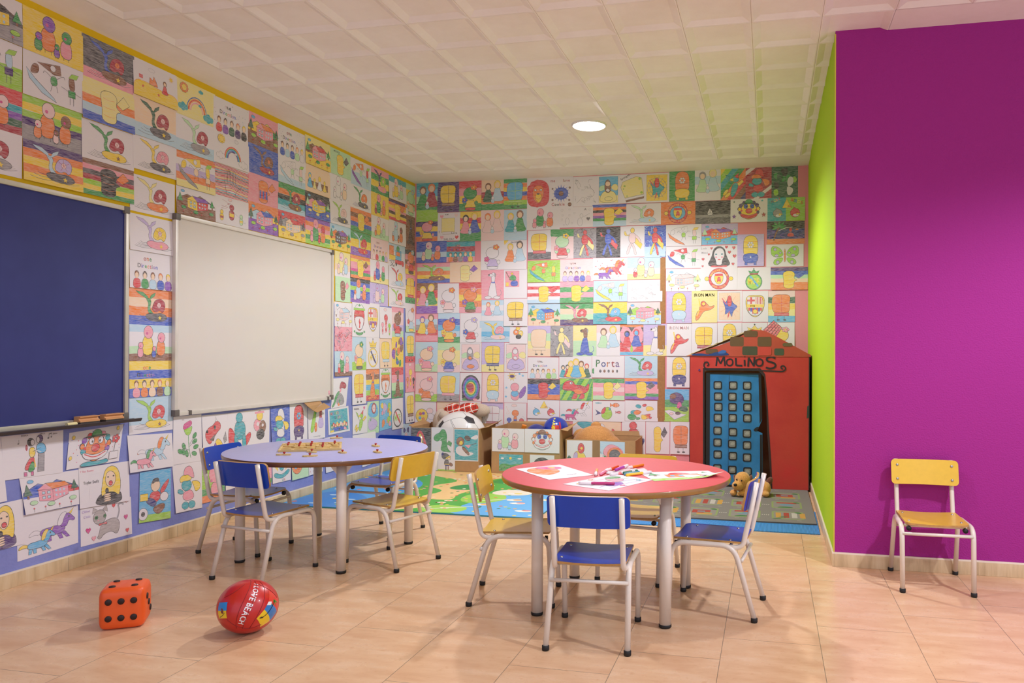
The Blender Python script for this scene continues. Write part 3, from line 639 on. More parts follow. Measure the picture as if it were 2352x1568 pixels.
def m_blob(A, c):
    if set(c[2:]) == set('p') or True: A.bands(c[2:] or 'w')
    k = A.h/A.w
    A.poly([(.64, .60), (.78, .84), (.90, .66), (.76, .50)], c[1], 'k')
    A.blob([(.34, .06), (.36, .40), (.32, .74), (.42, .84), (.58, .84), (.66, .72), (.62, .50), (.74, .42), (.62, .38), (.64, .06)], c[0], 'k')
    for y in (.24, .44, .64): A.curve([(.38, y), (.49, y-.03), (.60, y)], .0016, 'o' if c[0] != 'o' else 'y')
    if c == 'oopppp':
        for i, q in enumerate('brbrb'): A.rect(.37+.05*i, .20, .42+.05*i, .48, q)
def m_blobt(A, c): m_blob(A, c); A.text('MOLINOS', .2, .88, .07, 'k')
def m_kit(A, c):
    A.bands(c[5:] or 'w'); k = A.h/A.w
    A.blob([(.28, .12), (.28, .02), (.74, .02), (.74, .12)], c[4], 'k', .003); A.poly([(.34, .36), (.66, .36), (.76, .12), (.26, .12)], c[1], 'k', .003)
    A.ell(.5, .58, .235, .20, c[0], 'k', lw=.003)
    A.ell(.26, .26, .06, .07, c[0], 'k', lw=.0025); A.ell(.77, .26, .06, .07, c[0], 'k', lw=.0025)
    for a in range(5): A.ell(.26+.06*k*math.cos(a*1.256), .36+.06*math.sin(a*1.256), .04, .04, c[3], 'k', lw=.0012)
    A.ell(.26, .36, .025, .025, 'o')
    for a in range(5): A.ell(.66+.07*k*math.cos(a*1.256), .77+.05*math.sin(a*1.256), .045, .045, c[2], 'k', lw=.0016)
    A.ell(.66, .77, .03, .03, 'y' if c[2] != 'y' else 'b')
def m_spo(A, c):
    A.bands(c[2:] or 'w')
    A.blob([(.18, .30), (.12, .58), (.16, .86), (.5, .89), (.84, .86), (.80, .58), (.80, .30), (.5, .27)], c[0], 'k', .002)
    A.rect(.22, .20, .78, .30, c[1], 'k'); A.line([(.22, .25), (.78, .25)], .002, 'w')
    A.line([(.5, .30), (.5, .86)], .0035, c[1]); A.line([(.18, .6), (.8, .6)], .0035, c[1])
    for x in (.36, .60):
        A.line([(x, .20), (x, .08)], .0025, 'k'); A.ell(x+.02, .07, .05, .025, 'k')
def m_spot(A, c):
    A.rect(0, 0, 1, 1, 'w'); A.poly([(.05, .55), (.22, .18), (.95, .30), (.86, .86), (.66, .92), (.12, .74)], 'Y', 'k')
    A.poly([(.22, .18), (.95, .30), (.96, .22), (.26, .10)], 'w', 'k'); A.poly([(.24, .10), (.96, .22), (.95, .16), (.27, .04)], 'u', 'k')
    for x, y, r in ((.2, .60, .03), (.16, .5, .02), (.78, .84, .04), (.86, .36, .04), (.3, .25, .02)): A.ell(x, y, r, r, 'l', 'k', lw=.001)
    A.text('Spongebob!', .06, .80, .07, 'k', rot=.5)
def m_cap(A, c):
    A.bands(c[2:] or 'w'); k = A.h/A.w
    A.blob([(.25, .30), (.22, .62), (.26, .90), (.5, .98), (.74, .90), (.78, .62), (.75, .30)], c[0], 'k', .0025)
    A.line([(.24, .58), (.76, .58)], .003, 'G'); A.line([(.24, .76), (.76, .76)], .003, 'o')
    for a in range(6): A.ell(.5+.07*k*math.cos(a*1.047), .67+.07*math.sin(a*1.047), .035, .035, 'w' if c[0] != 'r' else 's', 'k', lw=.0012)
    A.blob([(.20, .36), (.24, .14), (.40, .10), (.60, .10), (.76, .14), (.80, .36), (.5, .42)], c[1], 'k', .0025)
    for s in (-1, 1):
        A.rect(.5+s*.17-.05, .04, .5+s*.17+.05, .12, c[1], 'k')
    A.star(.5, .28, .04, 'y' if c[0] != 'y' else 'w')
def person(A, x, y, s, dress, hair, skin='c'):
    k = A.h/A.w
    A.blob([(x-.34*s*k, y), (x+.34*s*k, y), (x+.16*s*k, y+.30*s), (x+.12*s*k, y+.58*s), (x-.12*s*k, y+.58*s), (x-.16*s*k, y+.30*s)], dress, 'k', .0016)
    A.ell(x, y+.72*s, .15*s, .17*s, hair, 'k', lw=.0012); A.ell(x, y+.69*s, .10*s, .12*s, skin)
def m_girls(A, c):
    A.bands(c[4:] or 'w'); person(A, .30, .26, .72, c[0], c[1]); person(A, .70, .28, .78, c[2], c[3])
    A.ell(.5, .30, .06, .07, 'a', 'k', lw=.0012); A.ell(.5, .40, .045, .05, 'w', 'k', lw=.0012)
def m_frozen(A, c): m_girls(A, 'oyaUwww'); A.text('FROZEN', .32, .90, .055, 'k'); A.poly([(0, 1), (.22, 1), (.05, .84)], 'y')
def m_heart2(A, c):
    A.bands('okkkkkrrrs'); A.heart(.5, .55, .48, 'p'); person(A, .30, .25, .6, 'r', 'k', 'b'); person(A, .70, .27, .64, 'b', 'r', 's'); A.blob([(.42, .1), (.5, .4), (.58, .1)], 'l')
def m_gowns(A, c):
    A.rect(0, 0, 1, 1, 'w')
    for x, d, h_, s in ((.12, 't', 'k', .62), (.26, 'r', 'k', .66), (.85, 'N', 'r', .72), (.68, 'y', 'u', .86), (.36, 'y', 'y', .86), (.52, 's', 'y', .98)): person(A, x, .04, s, d, h_)
def m_band(A, c):
    A.bands(c[5:] or 'w')
    mc = 'ronbvk' if c[5:6] in 'wy' else 'korb'
    A.text('one', .30, .76, .13, multi=mc); A.text('Direction', .17, .56, .12, multi=mc[::-1], wmax=.72)
    for i in range(5):
        x = .15+.175*i; y = 0; A.blob([(x-.08, y), (x-.08, .2), (x-.03, .27), (x+.03, .27), (x+.08, .2), (x+.08, y)], c[i], 'k', .0014)
        A.ell(x, .37, .075, .10, 'uUuoy'[i], 'k', lw=.0012); A.ell(x, .34, .06, .08, 'c')
    if c in ('rvNVkw', 'babeww'): A.dots(46, 'brtkk' if c[0] == 'r' else 'bk', .010, (.02, .05, .98, .97)); 
def m_bow(A, c):
    A.rect(0, 0, 1, 1, c[0])
    for i, q in enumerate('byrocp' if c[2] == 't' else 'ronsbV'): A.ell(.52, .24, .40-.03*i, .42-.03*i, q, n=24, a0=0, a1=PI)
    A.ell(.52, .24, .22, .23, c[0], n=24, a0=0, a1=PI)
    q = c[2]
    for x, y, s in ((.18, .26, 1), (.82, .18, 1.1), (.62, .86, .5), (.6, .45, .35)):
        for dx, dy in ((-.07, 0), (0, .05), (.07, 0), (0, -.04)): A.ell(x+dx*s, y+dy*s, .08*s, .08*s, q, 'k' if q == 'w' else None, lw=.001)
        A.ell(x, y, .09*s, .08*s, q)
    for a in range(10): A.ell(.2+.1*math.cos(a*.628)*.75, .8+.1*math.sin(a*.628), .045, .045, 'o' if c[1] == 'o' else 'y', 'u', lw=.001)
    A.ell(.2, .8, .09, .09, 'y', 'u', lw=.001)
def m_hand(A, c):
    A.rect(0, 0, 1, 1, 'w')
    for i in range(26):
        y = .02+.038*i; A.curve([(0, y), (.2, y-.0), (.35, y+.04*(.3 < y < .8)), (.5, y+.05*(.2 < y < .85)), (.7, y-.02), (1, y-.04)], .0042, 'rrkrtryr'[i % 8])
    for x in (.34, .42, .50, .58): A.curve([(x-.03, .45), (x-.035, .85), (x, .9), (x+.03, .84), (x+.03, .5)], .0018, 'k')
    A.curve([(.6, .45), (.78, .5), (.8, .44), (.62, .25), (.6, .05)], .0018, 'k'); A.curve([(.3, .5), (.34, .25), (.36, .05)], .0018, 'k')
def m_trio(A, c):
    A.rect(0, 0, 1, 1, c[-1]); A.scrib(3, c[0]+'g')
    for x, y, s, q in ((.5, .2, .62, c[0]), (.22, .12, .42, c[1]), (.78, .10, .42, c[2])):
        k = A.h/A.w; A.blob([(x-.1*s, y), (x-.14*s, y+.5*s), (x, y+.6*s), (x+.14*s, y+.5*s), (x+.1*s, y)], q, 'k', .0016); A.ell(x, y+.74*s, .2*s, .18*s, q, 'k', lw=.0016); A.rect(x-.1*s, y+.2*s, x+.1*s, y+.4*s, c[(1 if q != c[1] else 0)])
    A.ell(.45, .92, .10, .05, 'P', 'k', lw=.001)
def m_sofa(A, c):
    A.rect(0, 0, 1, 1, 'c'); A.rect(.1, .2, .9, .42, 'u', 'k')
    for x, s, q in ((.18, 1, 's'), (.36, .7, 'Y'), (.56, .95, 'w'), (.76, .75, 'y')): person(A, x, .16, .62*s, q, 's' if s == 1 else 'y', 'y')
def m_sand(A, c):
    A.rect(0, 0, 1, 1, 'w'); A.blob([(0, 0), (0, .42), (.3, .46), (.6, .36), (1, .38), (1, 0)], 'y', 'o'); A.rect(0, 0, 1, .2, 'y')
    A.poly([(.34, .42), (.36, .62), (.42, .56), (.45, .68), (.5, .56), (.54, .42)], 'o', 'k'); person(A, .70, .30, .42, 'r', 'u'); A.star(.85, .8, .09, 'y', 'o', 8)
    A.star(.2, .30, .05, 'r'); A.star(.55, .22, .05, 'r'); A.rect(.12, .5, .2, .6, 'r'); A.ell(.4, .82, .12, .05, 'w', 'g', lw=.001)
def m_scrib(A, c):
    A.rect(0, 0, 1, 1, c[0]); q = c[1:]
    if c[0] != 'w': A.scrib(26, 'rpg', (0, 0, 1, 1), .004)
    A.scrib(14, q.replace('w', '') or 'g')
def m_train(A, c):
    A.bands('aawwww'); A.rect(.05, .5, .3, .9, 'o', 'k'); A.rect(.4, .3, .75, .75, 's', 'k'); A.rect(.05, .28, .4, .5, 'y', 'k'); A.ell(.55, .82, .14, .12, 'n', 'k'); A.rect(.45, .5, .68, .68, 'o', 'k')
    A.rect(.38, .14, .86, .32, 'r', 'k'); A.ell(.84, .2, .1, .12, 'r', 'k'); A.ell(.45, .12, .07, .08, 'k'); A.scrib(5, 'k', (0, 0, .35, .25), .003)
def m_dog(A, c):
    A.bands(c[1:] or 'w'); k = A.h/A.w; b = c[0]
    A.blob([(.30, .06), (.34, .34), (.44, .62), (.60, .62), (.66, .34), (.72, .06)], b, 'k')
    A.blob([(.46, .56), (.44, .86), (.56, .94), (.62, .80), (.60, .56)], b if b != 'b' else 'u', 'k'); A.ell(.42, .82, .09, .05, b if b != 'b' else 'u', 'k'); A.ell(.35, .83, .025, .025, 'k')
    A.blob([(.58, .92), (.66, .84), (.60, .72)], 'U' if b in 'uU' else 'g', 'k', .0014); A.ell(.30, .08, .12, .05, b, 'k'); A.ell(.70, .08, .12, .05, b, 'k'); A.rect(.45, .56, .61, .60, 'b')
    A.curve([(.74, .1), (.92, .2), (.84, .34)], .004, b if b != 'w' else 'g')
def shield(A, c, x0=.12, x1=.88, y0=.12, y1=.86, ol='k'):
    A.blob([(x0, y1), (x0, .45), (.3, .24), (.5, y0), (.7, .24), (x1, .45), (x1, y1), (.5, y1+.02)], c, ol, .003)
def m_crL(A, c):
    A.rect(0, 0, 1, 1, 'w'); shield(A, c[0], .14, .86, .16, .80); shield(A, 'w', .19, .81, .20, .58)
    A.rect(.16, .60, .84, .70, c[0]); A.text('LIVERPOOL', .17, .61, .06, 'Y', wmax=.66); A.rect(.10, .78, .90, .84, 'l', 'n')
    A.curve([(.2, .86), (.35, .97), (.5, .88), (.65, .97), (.8, .86)], .004, 'n'); A.ell(.5, .93, .03, .04, 'n')
    A.blob([(.46, .26), (.50, .36), (.44, .46), (.52, .56), (.54, .46), (.60, .42), (.54, .34), (.56, .26)], c[0])
    A.blob([(.26, .08), (.5, .03), (.74, .08), (.78, .15), (.5, .11), (.22, .15)], 'n', 'N'); A.blob([(.06, .16), (.22, .2), (.2, .1)], 'n'); A.blob([(.94, .16), (.78, .2), (.8, .1)], 'n')
def m_crB(A, c):
    A.rect(0, 0, 1, 1, 'w'); shield(A, 'y', .14, .86, .14, .84); shield(A, 'w', .19, .81, .19, .80)
    A.rect(.20, .58, .49, .80, 'w'); A.rect(.31, .58, .38, .80, 'r'); A.rect(.20, .66, .49, .72, 'r')
    for i in range(5): A.rect(.52+.058*i, .58, .55+.058*i, .80, 'r' if i % 2 else 'o')
    A.rect(.18, .47, .82, .57, 'y'); A.text('FCB', .32, .485, .06, 'k')
    for i in range(7): A.rect(.24+.075*i, .30+.02*abs(i-3)-.05*(abs(i-3) < 2), .315+.075*i, .46, 'rb'[i % 2])
    A.ell(.5, .34, .07, .07, 'y', 'k', lw=.001)
def m_crR(A, c):
    A.rect(0, 0, 1, 1, 'w'); r = .30 if A.h > A.w else .36; k = A.h/A.w; y = .36
    a, b = ('y', 'B') if c[1] == 'B' else (('n', 'y') if c[1] == 'n' else (('k', 'r') if c[0] == 'k' else ('y', 'k')))
    A.ell(.5, y, r, r, a, 'k', n=28); A.ell(.5, y, r*.86, r*.86, 'w' if a != 'n' else 'l', n=28)
    A.poly([(.5-r*k*.55, y+r*.62), (.5-r*k*.35, y+r*.76), (.5+r*k*.62, y-r*.5), (.5+r*k*.45, y-r*.68)], b if a != 'n' else 's')
    A.text('MCF', .5-r*k*.7, y-r*.3, r*.75, 'y' if a != 'k' else 'l', wmax=r*k*1.4)
    if c[0] != 'k':
        A.poly([(.5-.17*k, .70), (.5+.17*k, .70), (.5+.24*k, .86), (.5+.1*k, .80), (.5, .92), (.5-.1*k, .80), (.5-.24*k, .86)], 'y' if a != 'n' else 'n', 'k'); A.rect(.5-.18*k, .68, .5+.18*k, .73, 'r' if a == 'n' else 'y', 'k'); A.ell(.5, .94, .025, .025, 'k')
def m_crM(A, c):
    A.rect(0, 0, 1, 1, c[0]); A.ell(.5, .5, .44, .46, 'r', 'k', n=28); A.ell(.5, .5, .34, .30, 's' if c[0] == 'o' else 'w', 'k', n=24)
    for i, ch in enumerate('MANCHESTER'):
        a = PI*(.86-.72*i/9); A.text(ch, .5+.39*math.cos(a)*A.h/A.w-.02, .5+.38*math.sin(a)-.05, .085, 'y')
    for i, ch in enumerate('UNITED'):
        a = PI*(1.28+.44*i/5); A.text(ch, .5+.38*math.cos(a)*A.h/A.w-.02, .5+.38*math.sin(a)-.04, .08, 'y')
    for s in (-1, 1): A.ell(.5+s*.33, .5, .09, .09, 'y', 'k')
    A.blob([(.38, .72), (.38, .4), (.5, .22), (.62, .4), (.62, .72)], 'y', 'k'); A.rect(.39, .62, .61, .72, 'r'); A.blob([(.45, .32), (.46, .55), (.5, .6), (.56, .52), (.55, .32), (.5, .42)], 'r')
def m_crC(A, c):
    A.rect(0, 0, 1, 1, 'w')
    for s in (-1, 1): A.poly([(.5+s*.2, .3), (.5+s*.46, .5), (.5+s*.38, .6), (.5+s*.48, .75), (.5+s*.36, .8), (.5+s*.44, .95), (.5+s*.2, .9)], 'y')
    A.blob([(.3, .9), (.3, .45), (.5, .25), (.7, .45), (.7, .9)], 't', 'k'); A.rect(.27, .62, .73, .74, 'k'); A.text('M.C.F.C.', .29, .64, .07, 'y', wmax=.42)
    for i in range(3): A.line([(.38+.09*i, .6), (.46+.09*i, .4)], .006, 'w')
    A.blob([(.1, .30), (.5, .18), (.9, .34), (.94, .22), (.5, .08), (.06, .16)], 't', 'k'); A.text('LEK', .5, .02, .07, multi='nvo')
def m_bird1(A, c):
    if 'diag' in c:
        A.rect(0, 0, 1, 1, 'r')
        for i, q in enumerate('yltnoruB'): A.poly([(-0+max(0, .25*i-1+.0), max(0, 1-.25*(i+1)) if i < 4 else 0), (min(1, .25*i), 1 if i < 4 else 1-.0), (min(1, .25*(i+1)), 1), (max(0, .25*(i+1)-1), 0 if i >= 3 else 1-.25*(i+2))], q) if False else A.poly([(0, 1-.25*i), (0, 1-.25*i-.25), (.25*i+.25, 1), (.25*i, 1)], q) if i < 4 else A.poly([(.25*(i-4), 0), (.25*(i-3), 0), (1, 1-.25*(i-3)), (1, 1-.25*(i-4))], q)
        a, b, d = 't', 'y', 'r'
    else: A.rect(0, 0, 1, 1, 'w'); a, b, d = 'l', 'y', 'r'; A.text('Hobbie', .1, .86, .08, multi='mvp', wmax=.5); A.heart(.78, .9, .07, 'm')
    A.blob([(.40, .14), (.46, .46), (.62, .56), (.72, .44), (.60, .20), (.5, .08)], a, 'k'); A.ell(.60, .64, .11, .09, a, 'k'); A.poly([(.52, .68), (.32, .62), (.52, .58)], b, 'k')
    A.poly([(.55, .72), (.72, .84), (.70, .66)], d, 'k'); A.ell(.30, .16, .12, .05, b, 'k', .7); A.ell(.22, .24, .12, .05, b, 'k', .9); A.poly([(.48, .44), (.26, .72), (.20, .80), (.34, .72)], a, 'k'); A.poly([(.66, .5), (.84, .62), (.92, .56), (.74, .42)], b, 'k')
def m_ringy(A, c): A.rect(0, 0, 1, 1, 'e'); A.blob([(.05, .5), (.1, .9), (.5, .98), (.9, .85), (.95, .5)], 's', 'b'); A.ell(.56, .78, .15, .17, 'R', 'k'); A.ell(.56, .78, .1, .12, 'P'); A.ell(.56, .78, .02, .02, 'k'); A.blob([(.05, .1), (.1, .5), (.6, .46), (.95, .3), (.6, .1)], 'h', 'v'); A.ell(.85, .1, .12, .1, 'e', 'n'); A.blob([(.2, .42), (.35, .5), (.3, .36)], 'n')
def m_splash(A, c):
    A.rect(0, 0, 1, 1, c[-1])
    for i in range(12):
        x, y = A.rnd.uniform(.12, .88), A.rnd.uniform(.12, .88); r = A.rnd.uniform(.08, .2)
        A.blob([(x+r*math.cos(a)*A.rnd.uniform(.5, 1.2), y+r*math.sin(a)*A.rnd.uniform(.5, 1.2)) for a in (0, 1, 2.1, 3.1, 4.2, 5.2)], c[i % (len(c)-1)], 'k', .0014)
def m_note(A, c):
    A.rect(0, 0, 1, 1, 'w'); A.blob([(.2, .55), (.3, .8), (.42, .6), (.5, .75), (.48, .5)], c[0], 'k', .001)
    for i in range(7): A.text('abcmerlet'[i], .12+.11*i, .3, .12, c[1] if i % 2 else 'o')
def m_blank(A, c): A.rect(0, 0, 1, 1, 'w'); A.curve([(.3, .8), (.5, .9), (.7, .8)], .001, 'g')
def m_bowtie(A, c): A.rect(0, 0, 1, 1, 'a'); A.blob([(.2, .9), (.5, .75), (.2, .6)], 'B', 'k'); A.blob([(.8, .9), (.5, .75), (.8, .6)], 'B', 'k'); A.ell(.5, .5, .14, .16, 'P', 'g'); A.star(.12, .85, .04, 'y'); A.star(.15, .4, .04, 'y')
def m_mer2(A, c):
    A.rect(0, 0, 1, 1, 'w'); A.blob([(.3, .1), (.36, .4), (.55, .5), (.8, .3), (.85, .06)], 'g', 'k'); A.blob([(.4, .05), (.45, .2), (.6, .05)], 'o'); A.blob([(.5, .1), (.5, .35), (.6, .2)], 'n')
    A.blob([(.02, .02), (.16, .2), (.2, .4), (.42, .58), (.5, .5), (.34, .36), (.22, .05)], 'n', 'N'); A.blob([(.45, .5), (.48, .76), (.58, .72), (.58, .5)], 'p'); A.blob([(.42, .62), (.5, .88), (.66, .86), (.9, .76), (.86, .6), (.6, .66)], 'R', 'k')
def m_crowd(A, c):
    A.rect(0, 0, 1, 1, 'w'); A.rect(.07, .08, .93, .92, 't'); A.text('MARIO', .12, .74, .13, multi='rbnyo'); A.text('BROS 2', .3, .57, .12, multi='BnrydV', ) if False else A.text('BROS 2', .3, .57, .12, multi='BnryVv')
    for i in range(9): A.ell(.16+.085*i, .30+.06*(i % 2), .075, .09, 'nrryowpyr'[i], 'k', lw=.0012); A.ell(.16+.085*i, .28+.06*(i % 2), .04, .05, 'c')
    A.blob([(.1, .1), (.2, .24), (.5, .26), (.8, .22), (.9, .1)], 'b', 'k'); A.ell(.5, .14, .06, .05, 'k'); A.blob([(.68, .1), (.74, .26), (.88, .1)], 'p'); A.rect(.08, .08, .24, .16, 'y')
def m_rose(A, c):
    A.rect(0, 0, 1, 1, 'w'); A.curve([(.52, .62), (.52, .45), (.55, .25), (.60, .10)], .004, 'n')
    A.blob([(.36, .76), (.38, .66), (.46, .58), (.56, .58), (.64, .68), (.66, .78), (.5, .72)], 'l', 'N'); A.blob([(.33, .74), (.36, .82), (.46, .86), (.62, .90), (.66, .80), (.5, .74), (.38, .70)], 'm', 'R'); A.curve([(.4, .78), (.5, .82), (.6, .84)], .0015, 'R')
    for x, y, r in ((.74, .56, .9), (.74, .44, .4), (.78, .32, .3), (.72, .18, -.3), (.46, .20, 1.9), (.34, .24, 2.3), (.36, .36, 2.0), (.24, .26, 2.6)): A.ell(x, y, .075, .045, 'n', 'N', r)
    for p in ([(.54, .34), (.74, .44)], [(.56, .26), (.36, .32)], [(.55, .38), (.74, .56)]): A.curve(p, .002, 'N')
def m_dragon(A, c):
    A.rect(0, 0, 1, 1, 'w'); q, b, vv, gg = c
    A.blob([(.42, 0), (.46, .35), (.60, .46), (.78, .30), (.80, .12), (.95, 0)], b, 'k'); A.blob([(.40, 0), (.42, .3), (.52, .36), (.54, 0)], vv, 'k')
    A.blob([(.10, .60), (.12, .44), (.26, .30), (.40, .42), (.56, .58), (.72, .66), (.70, .80), (.54, .86), (.40, .74), (.26, .72)], q, 'k'); A.poly([(.26, .42), (.5, .56), (.42, .38)], 'U')
    A.ell(.18, .62, .03, .04, 'k'); A.ell(.48, .70, .035, .05, 'k'); A.poly([(.80, .42), (.9, .58), (.94, .36), (.84, .30)], gg, 'k'); A.poly([(.50, .84), (.52, .95), (.58, .84)], 'w', 'k'); A.blob([(.16, .26), (.2, .2), (.44, .2), (.42, .26)], 'o', 'k')
def m_hero2(A, c):
    A.rect(0, 0, 1, 1, c[2]); a, b = c[0], c[1]
    A.blob([(.02, .30), (.02, .66), (.2, .62), (.36, .34), (.2, .1), (.1, .1)], b, 'k'); A.blob([(.6, .3), (.94, .52), (.98, .36), (.7, .1), (.58, .16)], b, 'k')
    A.blob([(.26, .50), (.30, .74), (.5, .80), (.72, .72), (.74, .46), (.62, .34), (.40, .32)], a, 'k'); A.ell(.48, .86, .12, .12, a, 'k'); A.blob([(.24, .5), (.28, .1), (.44, .02), (.42, .4)], a, 'k'); A.blob([(.6, .45), (.58, .1), (.76, .02), (.74, .46)], a, 'k')
    for i in range(5): A.line([(.28, .42+.08*i), (.72, .42+.08*i)], .001, 'k')
def m_heads(A, c):
    A.rect(0, 0, 1, 1, 'w'); A.ell(.36, .62, .16, .16, c[0], 'k'); A.ell(.62, .56, .13, .16, c[1], 'k'); A.ell(.50, .38, .16, .13, c[2], 'k'); A.ell(.46, .84, .12, .12, 'y', 'k'); A.ell(.36, .64, .05, .05, 'w'); A.ell(.62, .6, .04, .04, 'w'); A.rect(.2, .9, .7, .95, 'p')
def m_smu(A, c):
    bg, hair, body, dress = c
    if bg == 'd':
        A.rect(0, 0, 1, 1, 'R')
        for i in range(5): A.poly([(0, .05+.36*i-.5), (1, .65+.36*i-.5), (1, .80+.36*i-.5), (0, .20+.36*i-.5)], 'w') if 0 <= .05+.36*i-.5 and .80+.36*i-.5 <= 1 else None
        A.poly([(.3, 0), (.5, 0), (1, .3), (1, .42)], 'w'); A.poly([(0, .72), (0, .86), (.24, 1), (.45, 1)], 'w')
    else: A.rect(0, 0, 1, 1, bg)
    if bg == 'b': A.ell(.5, .02, .3, .08, 'n')
    A.ell(.36, .12, .11, .08, body, 'k'); A.ell(.60, .12, .11, .08, body, 'k'); A.blob([(.32, .42), (.26, .26), (.5, .20), (.72, .26), (.62, .44)], dress, 'k')
    A.blob([(.60, .62), (.92, .58), (.94, .42), (.74, .36), (.70, .5)], hair, 'k'); A.ell(.44, .54, .15, .12, body, 'k'); A.blob([(.22, .60), (.22, .74), (.5, .78), (.66, .66), (.5, .62), (.34, .64)], hair, 'k')
    A.blob([(.34, .74), (.40, .92), (.64, .94), (.74, .66), (.62, .68), (.5, .76)], dress if bg != 'd' else 'r', 'k'); A.blob([(.10, .40), (.14, .50), (.32, .44), (.3, .36)], body, 'k')
def m_veg(A, c):
    A.rect(0, 0, 1, 1, 'w'); A.blob([(.1, .2), (.2, .5), (.4, .9), (.5, .9), (.42, .5), (.3, .2)], 'l', 'N'); A.blob([(.38, .9), (.4, .7), (.5, .72), (.5, .95)], 'n'); A.blob([(.35, .2), (.38, .5), (.52, .46), (.5, .2)], 'o', 'u'); A.blob([(.56, .3), (.62, .6), (.84, .62), (.92, .3)], 'h', 'v'); A.rect(.64, .6, .8, .95, 'R'); A.text('en rojo un mago', .3, .06, .035, 'G')
def m_pighead(A, c):
    A.bands(c[3]*3+c[2]*3+'n' if c[0] == 'p' and c[3] != 'o' else 'vlllno'); A.blob([(.4, .12), (.36, .4), (.6, .5), (.86, .4), (.9, .12)], c[0], 'k'); A.ell(.58, .66, .24, .22, c[0], 'k'); A.ell(.64, .66, .05, .06, 'P'); A.ell(.4, .5, .04, .04, 'm')
    for x in (.5, .74): A.line([(x, .14), (x, .03)], .002, 'k')
def m_eggs(A, c):
    A.bands(c[2:]); A.ell(.32, .42, .26, .28, c[0] if c[0] != 'y' else 'y', 'k', lw=.003)
    if c[1] == 'v': A.ell(.74, .5, .2, .2, 'V', 'k')
    else: A.ell(.7, .62, .14, .12, 'P', 'k'); A.blob([(.6, .3), (.64, .55), (.9, .5), (.92, .26)], 'w', 'k')
    for x, y, q in ((.26, .5, 'r'), (.40, .52, 'v'), (.24, .34, 's'), (.40, .30, 'o')): A.ell(x, y, .06, .06, q, 'k', lw=.001)
def m_dots(A, c):
    A.rect(0, 0, 1, 1, 'w')
    for i in range(5):
        for j in range(8): A.rect(.1+.18*i, .08+.11*j, .12+.18*i, .12+.11*j, 'k' if (i+j) % 5 else 'r'); A.k -= 1
    A.k += 1
def m_dance(A, c):
    A.rect(0, 0, 1, 1, 'w'); A.blob([(.30, .14), (.42, .44), (.50, .48), (.52, .2)], 'r', 'k'); A.blob([(.36, .1), (.48, .42), (.52, .14)], 'n', 'k'); A.poly([(.50, .2), (.5, .46), (.53, .22)], 'y'); A.blob([(.42, .44), (.42, .68), (.52, .68), (.52, .46)], 'y', 'k')
    A.ell(.45, .80, .09, .10, 'k'); A.ell(.48, .79, .05, .07, 'w', 'k'); A.ell(.38, .68, .03, .07, 'R'); A.rect(.32, .03, .37, .12, 'm', 'k'); A.rect(.44, .03, .48, .12, 'm', 'k')
    A.poly([(.55, .1), (.57, .52), (.67, .52), (.66, .1)], 'g', 'k'); A.blob([(.54, .52), (.54, .76), (.68, .76), (.71, .52)], 's', 'k'); A.ell(.60, .86, .08, .09, 'V', 'k'); A.ell(.57, .84, .045, .07, 'w', 'k'); A.line([(.5, .62), (.62, .55)], .003, 'w'); A.curve([(.48, .58), (.62, .66)], .0015, 'k')
    for x, y in ((.25, .84), (.74, .9), (.79, .92)): A.ell(x, y-.05, .02, .015, 'k'); A.line([(x+.012, y-.05), (x+.012, y+.04)], .0012, 'k')
    A.line([(.752, .94), (.802, .96)], .003, 'k'); A.text('JESSICA', .3, .95, .035, 'k'); A.text('NIKKO', .6, .955, .03, 'k'); A.text('Jaime', .82, .93, .035, 'k')
def m_clown(A, c):
    f, hr, ht, ns, bg = c; A.rect(0, 0, 1, 1, bg); A.dots(46, 'brmb' if f == 'o' else 'yo', .014 if f == 'o' else .008)
    for a in range(9):
        t = PI*(-.15+1.3*a/8); A.ell(.5+.34*math.cos(t)*.75, .56+.30*math.sin(t), .085, .085, ('vVtpbr'[a % 6] if f == 'o' else ('V' if hr == 'v' else 'o')), 'k', lw=.0012)
    for s in (-1, 1): A.ell(.5+s*.25, .56, .07, .08, f, 'k')
    A.ell(.5, .48, .33, .36, f, 'k', n=24); A.blob([(.24, .42), (.3, .2), (.5, .14), (.7, .2), (.76, .42), (.5, .26)], 'w' if f != 'y' else 'r', 'k'); A.curve([(.3, .34), (.5, .2), (.7, .34)], .005, 'r')
    for s in (-1, 1): A.ell(.5+s*.085, .68, .085, .10, 'w' if f == 'o' else 'b', 'k'); A.ell(.5+s*.07, .66, .03, .035, 'k'); A.ell(.5+s*.2, .5, .045, .05, 'r' if f != 'w' else 'p')
    A.ell(.5, .48, .14, .11, ns, 'k'); A.blob([(.28, .82), (.72, .82), (.68, .78), (.32, .78)], 'N' if ht != 'u' else 'u', 'k'); A.ell(.5, .82, .17, .16, 'n' if ht != 'u' else 'u', 'k', a0=0, a1=PI)
    if f == 'o':
        for x, y in ((.08, .85), (.05, .3), (.9, .92)): A.ell(x, y, .05, .055, 'y', 'k', lw=.001)
        A.curve([(.86, .25), (.88, .6)], .002, 'k'); [A.ell(.88+.05*math.cos(a*1.256), .64+.07*math.sin(a*1.256), .05, .05, 'r', 'k', lw=.001) for a in range(5)]; A.rect(.78, .1, .95, .3, 'w', 'k'); A.blob([(.2, 0), (.3, .14), (.6, .1), (.75, .15), (.78, 0)], 't', 'k')
    elif f == 'y': A.star(.1, .25, .1, 'v', 'k'); A.star(.9, .3, .11, 'R', 'k'); A.star(.1, .88, .05, 'N'); A.star(.86, .9, .06, 't')
